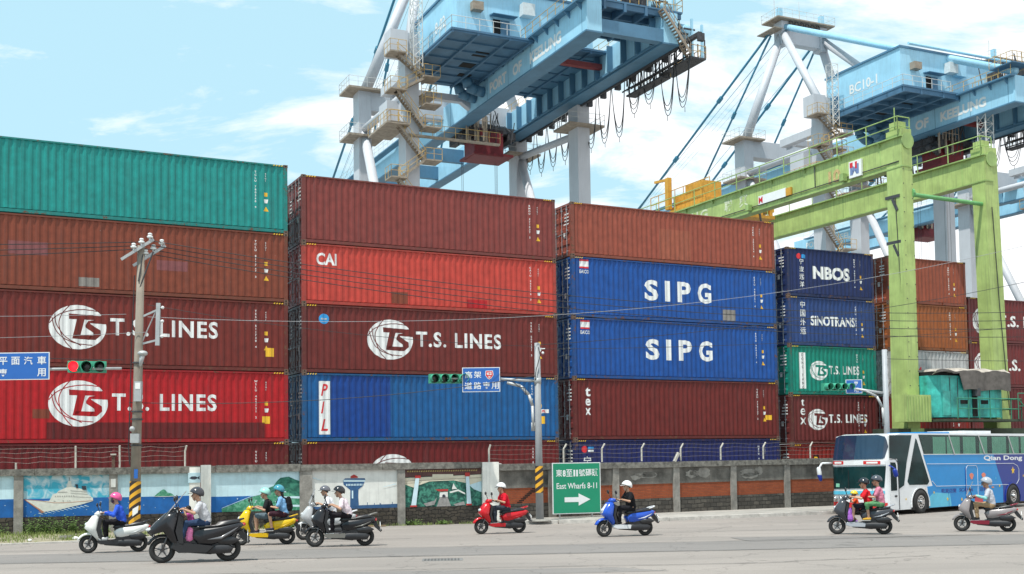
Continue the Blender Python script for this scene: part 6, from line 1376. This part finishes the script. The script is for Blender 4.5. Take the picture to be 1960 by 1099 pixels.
    if shoec:
        remesh(shoe, .012, 'shoe', cloth('shoe_%d_%d_%d' % shoec, shoec), r, 2)
        sole.build('sole', M_white if sum(shoec) > 60 else M_black, r, True)
    for q in (-1, 1): MB().sphere(hp(.088, q*.034, .012), .013*s, 8, 6).build('eye', EYE, r, True)
    MB().caps(hp(.097, -.018, -.055), hp(.097, .018, -.055), .006*s, .006*s, 6).build('mouth', LIP, r, True)
    # hair cap under the helmet
    hm = MB(); nu, nv = 18, 8
    def dome(mb, R_, rx, ry, rz, front, back, c=(0, 0, 0), th=.0):
        for j in range(nv+1):
            for i in range(nu):
                a = 6.2832*i/nu; lim = R(front+(back-front)*(.5-.5*math.cos(a))); t = lim*j/nv
                mb.v.append(tuple(hp(c[0]+R_*rx*math.sin(t)*math.cos(a), c[1]+R_*ry*math.sin(t)*math.sin(a), c[2]+R_*rz*math.cos(t))))
        b0 = len(mb.v)-(nv+1)*nu
        mb.f += [(b0+j*nu+i, b0+j*nu+(i+1) % nu, b0+(j+1)*nu+(i+1) % nu, b0+(j+1)*nu+i) for j in range(nv) for i in range(nu)]
    dome(hm, .108, 1, .86, 1.05, 62, 128, (-.016, 0, .032)); h_ = hm.build('hair', HAIR, r, True)
    if hair: MB().caps(hp(-.085, 0, .02), hp(-.13, 0, -.16), .06*s, .035*s).build('ponytail', HAIR, r, True)
    if helmet:
        m_h = mat('helmet_%d_%d_%d' % helmet, tuple(c*.85 for c in srgb(*helmet)), rough=.2, coat=.25, spec=.4, var=.02)
        hm = MB(); dome(hm, .150, 1.03, .92, .98, 72 if hstyle != 'half' else 80, 118 if hstyle == 'jet' else (100 if hstyle == 'half' else 125), (-.012, 0, .045)); hl_ = hm.build('helmet', m_h, r, True)
        sd = hl_.modifiers.new('thick', 'SOLIDIFY'); sd.thickness = .018; sd.offset = -1
        pk = MB().prism([(.09, -.10), (.20, -.085), (.215, 0), (.20, .085), (.09, .10)], 'z', 0, .008); pk.v = [tuple(hp(v[0]-.01, v[1], v[2]+.055-.10*(v[0]-.09))) for v in pk.v]; pk.build('visor_peak', m_h if hstyle != 'half' else M_black, hl_)
        if hstyle == 'full':
            v_ = MB()
            for i in range(11):
                a = R(-62+124*i/10)
                for z_, rr_ in ((.06, .145), (-.06, .15)): v_.v.append(tuple(hp(rr_*math.cos(a)-.01, rr_*.9*math.sin(a), z_)))
            v_.f = [(2*i, 2*i+1, 2*i+3, 2*i+2) for i in range(10)]; v_.build('face_shield', mat('smoke_visor', (.03, .03, .035), rough=.08, alpha=.45, spec=.8), hl_, True)
        st_ = MB()
        for q in (-1, 1): st_.pipe([tuple(hp(.02, q*.118, -.03)), tuple(hp(.045, q*.07, -.10)), tuple(hp(.04, 0, -.135))], .006*s, 5)
        st_.build('chin_strap', M_black, hl_)
    if mask: MB().caps(hp(.075, -.03, -.045), hp(.075, .03, -.045), .052*s, .052*s).build('face_mask', mask, r, True)
    if pack:
        pc = chest-f*.1*s+Vector((-.20*s, 0, .02)); bg_ = MB().caps(pc+Vector((0, -.06, -.1)), pc+Vector((.02, -.06, .14)), .095, .08).caps(pc+Vector((0, .06, -.1)), pc+Vector((.02, .06, .14)), .095, .08)
        o_ = remesh(bg_, .016, 'backpack', cloth('pack', (28, 26, 30)), None, 3); o_.matrix_world = parent_m @ Matrix.Translation(hip); tag(o_, pack, 'backpack')
        stp = MB()
        for q in (-1, 1): stp.pipe([tuple(pc+Vector((.05, q*.10, .15))), tuple(neck+Vector((.02, q*.10, .012))), tuple(chest+Vector((.138, q*.11, 0))), tuple(H0+f*.14+Vector((.06, q*.15, 0))), tuple(pc+Vector((.06, q*.13, -.1)))], .014, 5)
        stp.build('strap', cloth('pack', (28, 26, 30)), o_)
    return r
def scooter(label, fx, rx, body, accent=None, seatc=None, kind='small', screen=False, wheelc=None, box=None, W0=1.25):
    """fx, rx: where front and rear tyre meet the road"""
    f_, b_ = Vector((fx[0], fx[1], 0)), Vector((rx[0], rx[1], 0)); mid = (f_+b_)/2; d = (f_-b_).normalized(); yaw = math.atan2(d.y, d.x)
    sc_ = (f_-b_).length/W0; sc_ = max(.97, min(1.12, sc_)) if kind == 'small' else sc_
    r = thing('scooter', label, 'scooter', (mid.x, mid.y, zr(mid.y)), yaw, 'scooters riding past', sc_)
    bm = mat('gloss_%d_%d_%d' % body, tuple(c*.85 for c in srgb(*body)), rough=.25, coat=.25, spec=.35, var=.03); am = bm if not accent else mat('gloss_%d_%d_%d' % accent, tuple(c*.85 for c in srgb(*accent)), rough=.28, coat=.25, spec=.35, var=.03)
    P = lambda n, mb, m, p=r, s=True: mb.build(n, m, p, s)
    big = kind == 'maxi'; X1, X2, WR = .625, -.625, .235 if not big else .25
    for x in (X1, X2):
        w_ = bpy.data.objects.new('wheel', None); COL.objects.link(w_); w_.parent = r; w_.location = (x, 0, WR)
        P('tyre', MB().torus((0, 0, 0), WR-.055, .055, 'y', 30, 10, 1.05), M_rubber, w_)
        mb = MB().torus((0, 0, 0), WR-.095, .016, 'y', 28, 6, 1.6).tube((0, -.05, 0), (0, .05, 0), .04, .04, 12)
        for i in range(5): a = 6.283*i/5+.3; mb.beam((.03*math.cos(a), 0, .03*math.sin(a)), ((WR-.09)*math.cos(a), 0, (WR-.09)*math.sin(a)), .02, .022, (0, 1, 0))
        P('rim', mb, mat('rim_grey', (.10, .10, .105), rough=.35, metal=.5) if not wheelc else mat('rim_dark', (.07, .07, .075), rough=.35, metal=.5), w_, False); P('brake_disc', MB().tube((0, -.055, 0), (0, -.048, 0), .10, .10, 20), M_chrome, w_, False)
    fh = .62 if not big else .66
    P('fork', MB().tube((X1, .075, WR), (.47, .06, fh), .022, n=8).tube((X1, -.075, WR), (.47, -.06, fh), .022, n=8), mat('fork_grey', (.12, .12, .125), rough=.35, metal=.5))
    n = 9; oa = [(X1+(WR+.065)*math.cos(R(22+108*i/n)), WR+(WR+.065)*math.sin(R(22+108*i/n))) for i in range(n+1)]; ia = [(X1+(WR+.015)*math.cos(R(26+108*i/n)), WR+(WR+.015)*math.sin(R(26+108*i/n))) for i in range(n+1)]
    fm = MB(); m4 = []
    for i in range(n+1):
        for y_, (x_, z_) in ((-.075, ia[i]), (-.05, oa[i]), (.05, oa[i]), (.075, ia[i])): fm.v.append((x_, y_, z_))
    fm.f = [(4*i+k, 4*i+k+1, 4*i+5+k, 4*i+4+k) for i in range(n) for k in range(3)]
    fn = P('front_fender', fm, bm); md = fn.modifiers.new('t', 'SOLIDIFY'); md.thickness = .015
    if not big:
        P('leg_shield', MB().pad([(.40, 1.0), (.52, .97), (.66, .78), (.71, .66), (.60, .55), (.47, .42), (.38, .33), (.33, .36), (.40, .60), (.34, .92)], .19, .72, .55), bm)
        P('inner_shield', MB().pad([(.35, .93), (.40, .62), (.335, .36), (.27, .33), (.27, .40), (.32, .62), (.27, .88)], .17, .9, .8), M_black, s=False)
        P('nose_panel', MB().pad([(.55, .93), (.66, .79), (.72, .67), (.66, .66), (.56, .76), (.48, .92)], .10, .8, .7), am)
        P('headlight', MB().sphere((.655, 0, .75), .075, 12, 8, .8, 1.5, .75), mat('lamp_glass', (.55, .57, .58), rough=.06, spec=.9))
        for q in (-1, 1): P('turn_signal', MB().sphere((.60, q*.15, .72), .04, 10, 6, 1, .6, .8), mat('amber_lens', (.65, .18, .02), rough=.2))
        P('floorboard', MB().pad([(.38, .34), (.40, .27), (.30, .225), (-.15, .215), (-.25, .30), (-.12, .335)], .16, .92, .8), M_black if not accent else am, s=False)
        P('side_cover', MB().pad([(-.04, .60), (.0, .54), (-.06, .40), (-.20, .38), (-.42, .42), (-.62, .47), (-.84, .58), (-.90, .69), (-.82, .73), (-.5, .69), (-.15, .66)], .155, .8, .6), bm)
        P('seat', MB().pad([(.02, .65), (-.02, .71), (-.20, .725), (-.40, .725), (-.46, .76), (-.72, .79), (-.82, .77), (-.80, .71), (-.5, .67), (-.1, .63)], .145, .85, .6), M_black if not seatc else mat('seat_tan', seatc, rough=.6))
        P('center_tunnel', MB().pad([(-.02, .64), (-.08, .30), (-.30, .30), (-.25, .66)], .12, .9, .8), M_black, s=False)
        P('accent_stripe', MB().pad([(-.30, .48), (-.55, .54), (-.80, .64), (-.76, .60), (-.55, .50)], .160, .9, .8), am if accent else M_galv)
        tx, tz = -.89, .66
    else:
        P('leg_shield', MB().pad([(.34, 1.02), (.50, 1.02), (.74, .80), (.90, .60), (.80, .56), (.60, .62), (.45, .40), (.33, .30), (.28, .34), (.36, .62), (.28, .95)], .22, .7, .55), bm)
        P('inner_shield', MB().pad([(.30, .98), (.37, .62), (.29, .34), (.20, .32), (.22, .62), (.20, .9)], .2, .9, .8), M_black, s=False)
        P('nose_panel', MB().pad([(.56, .98), (.76, .80), (.90, .64), (.78, .66), (.60, .82)], .12, .8, .7), mat('gloss_charcoal', (.13, .13, .14), rough=.2, coat=.6))
        P('headlight', MB().sphere((.84, .09, .66), .07, 12, 8, 1.3, .6, .55).sphere((.84, -.09, .66), .07, 12, 8, 1.3, .6, .55), mat('lamp_glass', (.55, .57, .58), rough=.06, spec=.9))
        P('floorboard', MB().pad([(.42, .42), (.46, .30), (.30, .20), (-.25, .19), (-.40, .32), (-.1, .36)], .2, .92, .8), M_black, s=False)
        P('side_cover', MB().pad([(.05, .62), (.10, .50), (-.05, .34), (-.30, .32), (-.55, .40), (-.80, .56), (-.94, .72), (-.86, .77), (-.5, .70), (-.1, .67)], .19, .8, .6), bm)
        P('seat', MB().pad([(.06, .66), (.0, .71), (-.25, .715), (-.38, .72), (-.46, .79), (-.76, .82), (-.88, .80), (-.84, .74), (-.5, .69), (-.1, .65)], .16, .85, .6), M_black)
        P('center_tunnel', MB().pad([(.28, .60), (.22, .30), (-.30, .30), (-.2, .70), (.05, .72)], .13, .9, .8), M_black, s=False)
        P('accent_stripe', MB().pad([(-.2, .44), (-.5, .50), (-.86, .70), (-.78, .62), (-.5, .44)], .196, .9, .8), mat('gloss_midgrey', (.16, .16, .17), rough=.25, coat=.4))
        tx, tz = -.93, .72
    P('handlebar_cover', MB().pad([(.24, .99), (.30, 1.08), (.40, 1.09), (.48, 1.02), (.42, .95)], .12, .8, .6), bm)
    hb = P('handlebar', MB().tube((.30, -.22, 1.04), (.30, .22, 1.04), .016, n=8).tube((.30, .22, 1.04), (.24, .36, 1.03), .018, n=8).tube((.30, -.22, 1.04), (.24, -.36, 1.03), .018, n=8), M_black)
    for q in (-1, 1):
        P('grip', MB().tube((.285, q*.26, 1.035), (.235, q*.38, 1.03), .021, n=10), M_rubber, hb); P('brake_lever', MB().tube((.33, q*.22, 1.03), (.31, q*.36, 1.0), .008, n=6), M_galv, hb)
        mi = P('mirror', MB().sphere((.37, q*.31, 1.26), .075, 12, 8, .35, 1.1, .75), M_black); P('mirror_stalk', MB().tube((.32, q*.2, 1.06), (.37, q*.29, 1.23), .009, n=6), M_black, mi)
    P('grab_rail', MB().pipe([(-.68, .12, .76), (-.88, .09, .82), (-.93, 0, .83), (-.88, -.09, .82), (-.68, -.12, .76)], .018, 8), am if accent else M_black)
    P('tail_light', MB().sphere((tx, 0, tz), .055, 12, 8, .8, 1.9, .7), mat('red_lens', (.50, .015, .015), rough=.15, spec=.8))
    P('rear_fender', MB().pad([(-.80, .58), (-.90, .62), (-1.06, .38), (-1.02, .34), (-.88, .46)], .07, .9, .8), M_black, s=False)
    pl_ = MB().box(-.115, .115, -.006, .006, -.07, .07).build('license_plate', M_white, r); pl_.location = (-1.01, 0, .49); pl_.rotation_euler = (R(0), R(25), R(90))
    P('transmission', MB().pad([(-.12, .33), (-.10, .22), (-.30, .16), (-.68, .17), (-.74, .27), (-.66, .33), (-.4, .34)], .06, .85, .7, .11), mat('engine_grey', (.035, .035, .038), rough=.45, metal=.4, var=.2))
    P('lower_cowl', MB().pad([(.30, .26), (.20, .20), (-.30, .15), (-.52, .20), (-.66, .36), (-.70, .50), (-.40, .46), (-.05, .36)], .135, .9, .8), M_black, s=False)
    P('air_filter_box', MB().pad([(-.45, .36), (-.40, .45), (-.72, .50), (-.86, .42), (-.70, .33)], .05, .85, .7, .12), M_black)
    P('exhaust', MB().caps((-.30, -.15, .24), (-.78, -.17, .30), .035, .06), MATS['fork_grey'])
    P('shock_absorber', MB().tube((-.62, .12, .26), (-.55, .12, .60), .028, n=8), M_chrome); P('engine_block', MB().box(-.45, -.1, -.10, .09, .18, .38), M_dark, s=False)
    if screen:
        mb = MB(); k = 8
        for i in range(k+1):
            t = i/k
            for j in range(5): y = (-.2+.1*j)*(1-.35*t); x = (.60-.42*t+.0)-.5*y*y*2 if big else (.50-.20*t)-y*y*1.2; mb.v.append((x, y, (.90 if big else 1.06)+(.50 if big else .42)*t))
        mb.f = [(i*5+j, i*5+j+1, (i+1)*5+j+1, (i+1)*5+j) for i in range(k) for j in range(4)]
        P('windscreen', mb, mat('clear_screen', (.42, .46, .48), rough=.08, alpha=.62, spec=.9))
    if box: P('footwell_box', MB().box(.0, .26, -.13, .13, .36, .62), mat('box_red', (.40, .03, .05), rough=.6))
    r['_m'] = 0; del r['_m']
    bpy.context.view_layer.update()
    return r, Matrix.Translation(r.location) @ Matrix.Rotation(yaw, 4, 'Z') @ Matrix.Scale(1, 4), sc_
def V(x, y, z): return Vector((x, y, z))
def rider(sc3, label, **k):
    r, M, s_ = sc3; q = k.pop('q', s_)
    hz = k.pop('hip', V(-.20, 0, .80))*s_; k.setdefault('s', .93); k['lean'] = k.get('lean', 10)+5
    hd = k.pop('hands', None) or {1: V(.262, .315, 1.033), -1: V(.262, -.315, 1.033)}; ft = k.pop('feet', None) or {1: V(.22, .125, .34), -1: V(.22, -.125, .34)}
    return person(label, M, hz, hands={a: b*s_ for a, b in hd.items()}, feet={a: b*s_ for a, b in ft.items()}, **k)
def pillion(sc3, label, **k):
    k.setdefault('hip', V(-.56, 0, .87)); k.setdefault('hands', {1: V(-.10, .16, 1.04), -1: V(-.10, -.16, 1.04)}); k.setdefault('feet', {1: V(-.20, .17, .40), -1: V(-.20, -.17, .40)})
    k.setdefault('knee_out', .14)
    return rider(sc3, label, **k)
def stripe_cloth(name, a, b_, sc, axis=2):
    m = bpy.data.materials.new(name); m.use_nodes = True; t = m.node_tree; bs = t.nodes['Principled BSDF']; bs.inputs['Roughness'].default_value = .85
    tcn = t.nodes.new('ShaderNodeTexCoord'); w = t.nodes.new('ShaderNodeTexWave'); w.bands_direction = 'Z'; w.inputs['Scale'].default_value = sc; w.inputs['Distortion'].default_value = .6
    r = t.nodes.new('ShaderNodeValToRGB'); r.color_ramp.elements[0].color = (*a, 1); r.color_ramp.elements[1].color = (*b_, 1); r.color_ramp.elements[0].position = .45; r.color_ramp.elements[1].position = .6
    t.links.new(tcn.outputs['Object'], w.inputs[0]); t.links.new(w.outputs['Fac'], r.inputs[0]); c = r.outputs[0]
    if axis == 3:
        w2 = t.nodes.new('ShaderNodeTexWave'); w2.bands_direction = 'X'; w2.inputs['Scale'].default_value = sc; w2.inputs['Distortion'].default_value = .5; t.links.new(tcn.outputs['Object'], w2.inputs[0])
        mm = t.nodes.new('ShaderNodeMix'); mm.data_type = 'RGBA'; mm.blend_type = 'MULTIPLY'; mm.inputs['Factor'].default_value = 1
        r2 = t.nodes.new('ShaderNodeValToRGB'); r2.color_ramp.elements[0].color = (.55, .55, .6, 1); r2.color_ramp.elements[1].color = (1, 1, 1, 1); r2.color_ramp.elements[0].position = .3; r2.color_ramp.elements[1].position = .55
        t.links.new(w2.outputs['Fac'], r2.inputs[0]); t.links.new(c, mm.inputs['A']); t.links.new(r2.outputs[0], mm.inputs['B']); c = mm.outputs['Result']
    t.links.new(c, bs.inputs['Base Color']); return m
# 1 white scooter
s = scooter('white retro scooter at the far left beside the striped utility pole', (-10.87, 29.06), (-9.68, 29.34), (238, 238, 232), W0=1.25)
rider(s, 'rider in a bright blue jacket and pink helmet on the white scooter', topc=(52, 92, 205), top='bluejacket', sleeve='long', legc=(26, 24, 28), shoec=(225, 225, 225), helmet=(232, 92, 150), hstyle='full', lean=8, s=.89, mask=cloth('mask_grey', (90, 60, 90)))
# 2 big black scooter
s = scooter('large black maxi scooter with a tall windscreen, nearest the camera', (-7.92, 25.58), (-6.50, 25.9), (38, 38, 42), kind='maxi', screen=True, W0=1.27)
rider(s, 'driver in a light grey tee shirt and dark helmet on the large black scooter', topc=(196, 196, 200), top='greytee', legc=(48, 66, 96), shoec=(45, 45, 50), helmet=(62, 62, 68), hstyle='jet', lean=12, hip=V(-.20, 0, .79), s=.94, feet={1: V(.28, .15, .37), -1: V(.28, -.15, .37)})
rider(s, 'child in a pink shirt standing in front of the grey shirted driver', topc=(205, 90, 160), top='pinkkid', legc=(200, 90, 130), legl='short', shoec=(190, 70, 110), helmet=None, hip=V(.06, -.06, .70), s=.60, lean=6, hands={1: V(.26, .16, 1.05), -1: V(.26, -.20, 1.05)}, feet={1: V(.14, .05, .36), -1: V(.14, -.12, .36)})
# 3 yellow
s = scooter('yellow and black scooter carrying two people in pastel helmets', (-7.50, 31.27), (-6.27, 31.42), (236, 196, 20), accent=(226, 182, 20), wheelc=1)
rider(s, 'driver in a black tee shirt and mint helmet on the yellow scooter', topc=(30, 30, 32), top='blacktee', legc=(92, 108, 116), legl='short', shoec=(60, 50, 60), helmet=(160, 222, 206), lean=10)
pillion(s, 'passenger in a light blue tee shirt and teal helmet behind the yellow scooter driver', topc=(128, 176, 218), top='skytee', legc=(62, 34, 44), legl='short', shoec=(50, 50, 70), helmet=(70, 150, 168), lean=8, pack='black backpack worn by the passenger of the yellow scooter', hair=True)
# 4 silver one on the far side of the black scooter
s = scooter('silver grey scooter half hidden behind the black scooter, two riders abreast', (-6.15, 33.3), (-4.93, 33.6), (190, 192, 194), accent=(225, 225, 228), screen=True)
rider(s, 'farther rider in a plain white tee shirt and smoky grey helmet', topc=(232, 232, 236), top='whitetee', legc=(30, 28, 36), shoec=(40, 40, 45), helmet=(105, 105, 112), hstyle='half', lean=14)
# 5 black
s = scooter('black scooter with grey nose panels ridden in front of the tower mural', (-5.28, 30.2), (-3.98, 30.4), (34, 34, 38), accent=(120, 118, 112))
rider(s, 'rider in a pale pink striped tee shirt and black helmet on the black scooter', stripe=stripe_cloth('striped_cloth', (.74, .70, .72), (.55, .38, .44), 9), top='x', legc=(28, 24, 30), shoec=(26, 26, 28), helmet=(38, 38, 42), lean=16)
# 6 red
s = scooter('glossy red sport scooter between the white pillar and the green sign', (-1.0, 34.95), (.16, 35.35), (205, 22, 34), accent=(190, 18, 30), wheelc=1)
rr_ = rider(s, 'rider in a red polo shirt and white peaked helmet on the red scooter', topc=(206, 24, 44), top='redpolo', legc=(52, 58, 68), shoec=(36, 36, 40), helmet=(240, 240, 240), hstyle='half', lean=8)
# 7 blue
s = scooter('blue and white scooter in front of the green wharf sign', (2.6, 32.76), (3.82, 33.12), (40, 88, 196), accent=(228, 230, 232))
rider(s, 'rider dressed in black with a round white helmet on the blue scooter', topc=(24, 24, 28), top='blackshirt', legc=(26, 26, 32), shoec=(24, 24, 26), helmet=(240, 240, 238), hstyle='jet', lean=4)
# 8 three up
s = scooter('dark grey scooter carrying three people beside the coach front', (9.22, 32.45), (10.44, 32.12), (66, 68, 74), accent=(176, 180, 186))
rider(s, 'driver in a red tee shirt and black helmet between child and passenger', topc=(214, 34, 44), top='redtee', legc=(34, 34, 44), legl='short', shoec=(36, 36, 44), helmet=(40, 42, 48), hstyle='half', lean=4, hip=V(-.24, 0, .80))
rider(s, 'small child with a yellow helmet and orange top standing on the footboard', topc=(226, 82, 44), top='orangekid', legc=(60, 46, 60), shoec=(150, 110, 190), helmet=(238, 206, 60), hstyle='half', s=.60, lean=4, hip=V(.07, -.02, .72), hands={1: V(.26, .14, 1.02), -1: V(.26, -.14, 1.02)}, feet={1: V(.12, .06, .35), -1: V(.12, -.06, .35)})
pillion(s, 'passenger in a pink plaid blouse and green cropped trousers behind the red shirted driver', stripe=stripe_cloth('plaid_pink', (.58, .10, .20), (.78, .34, .42), 14, 3), top='x', legc=(96, 150, 104), legl='capri', shoec=(206, 160, 60), helmet=(76, 80, 88), hstyle='half', lean=2)
o = remesh(MB().caps((0, 0, 0), (0, 0, -.25), .07, .10), .015, 'shopping_bag', cloth('bag_purple', (168, 104, 196)), None); o.matrix_world = s[1] @ Matrix.Translation(V(.27, .12, .70)); tag(o, 'purple bag hanging at the footboard of the three person scooter', 'bag')
# 9 far right
s = scooter('silver and dark red scooter at the far right before the coach wheel', (13.0, 33.0), (14.12, 32.55), (150, 142, 142), accent=(128, 28, 48), screen=True)
rider(s, 'rider in a plaid shirt and silver helmet at the far right edge', stripe=stripe_cloth('plaid_grey', (.34, .36, .42), (.70, .70, .72), 14, 3), top='x', sleevec=(140, 200, 196), legc=(166, 140, 108), shoec=(30, 30, 34), helmet=(168, 174, 184), hstyle='full', lean=4)
o = MB().box(-.1, .12, -.15, .15, 0, .2).build('parcel', mat('parcel_red', (.42, .06, .08), rough=.7)); o.matrix_world = s[1] @ Matrix.Translation(V(.12, 0, .82)); tag(o, 'dark red parcel carried before the plaid shirted rider', 'parcel')
o = remesh(MB().caps((0, 0, 0), (0, .02, -.16), .09, .12), .015, 'shopping_bag', cloth('bag_pink', (226, 130, 176)), None); o.matrix_world = Matrix.Translation((-7.3, 25.62, .62)); tag(o, 'pink bag on the footboard of the large black scooter', 'bag')
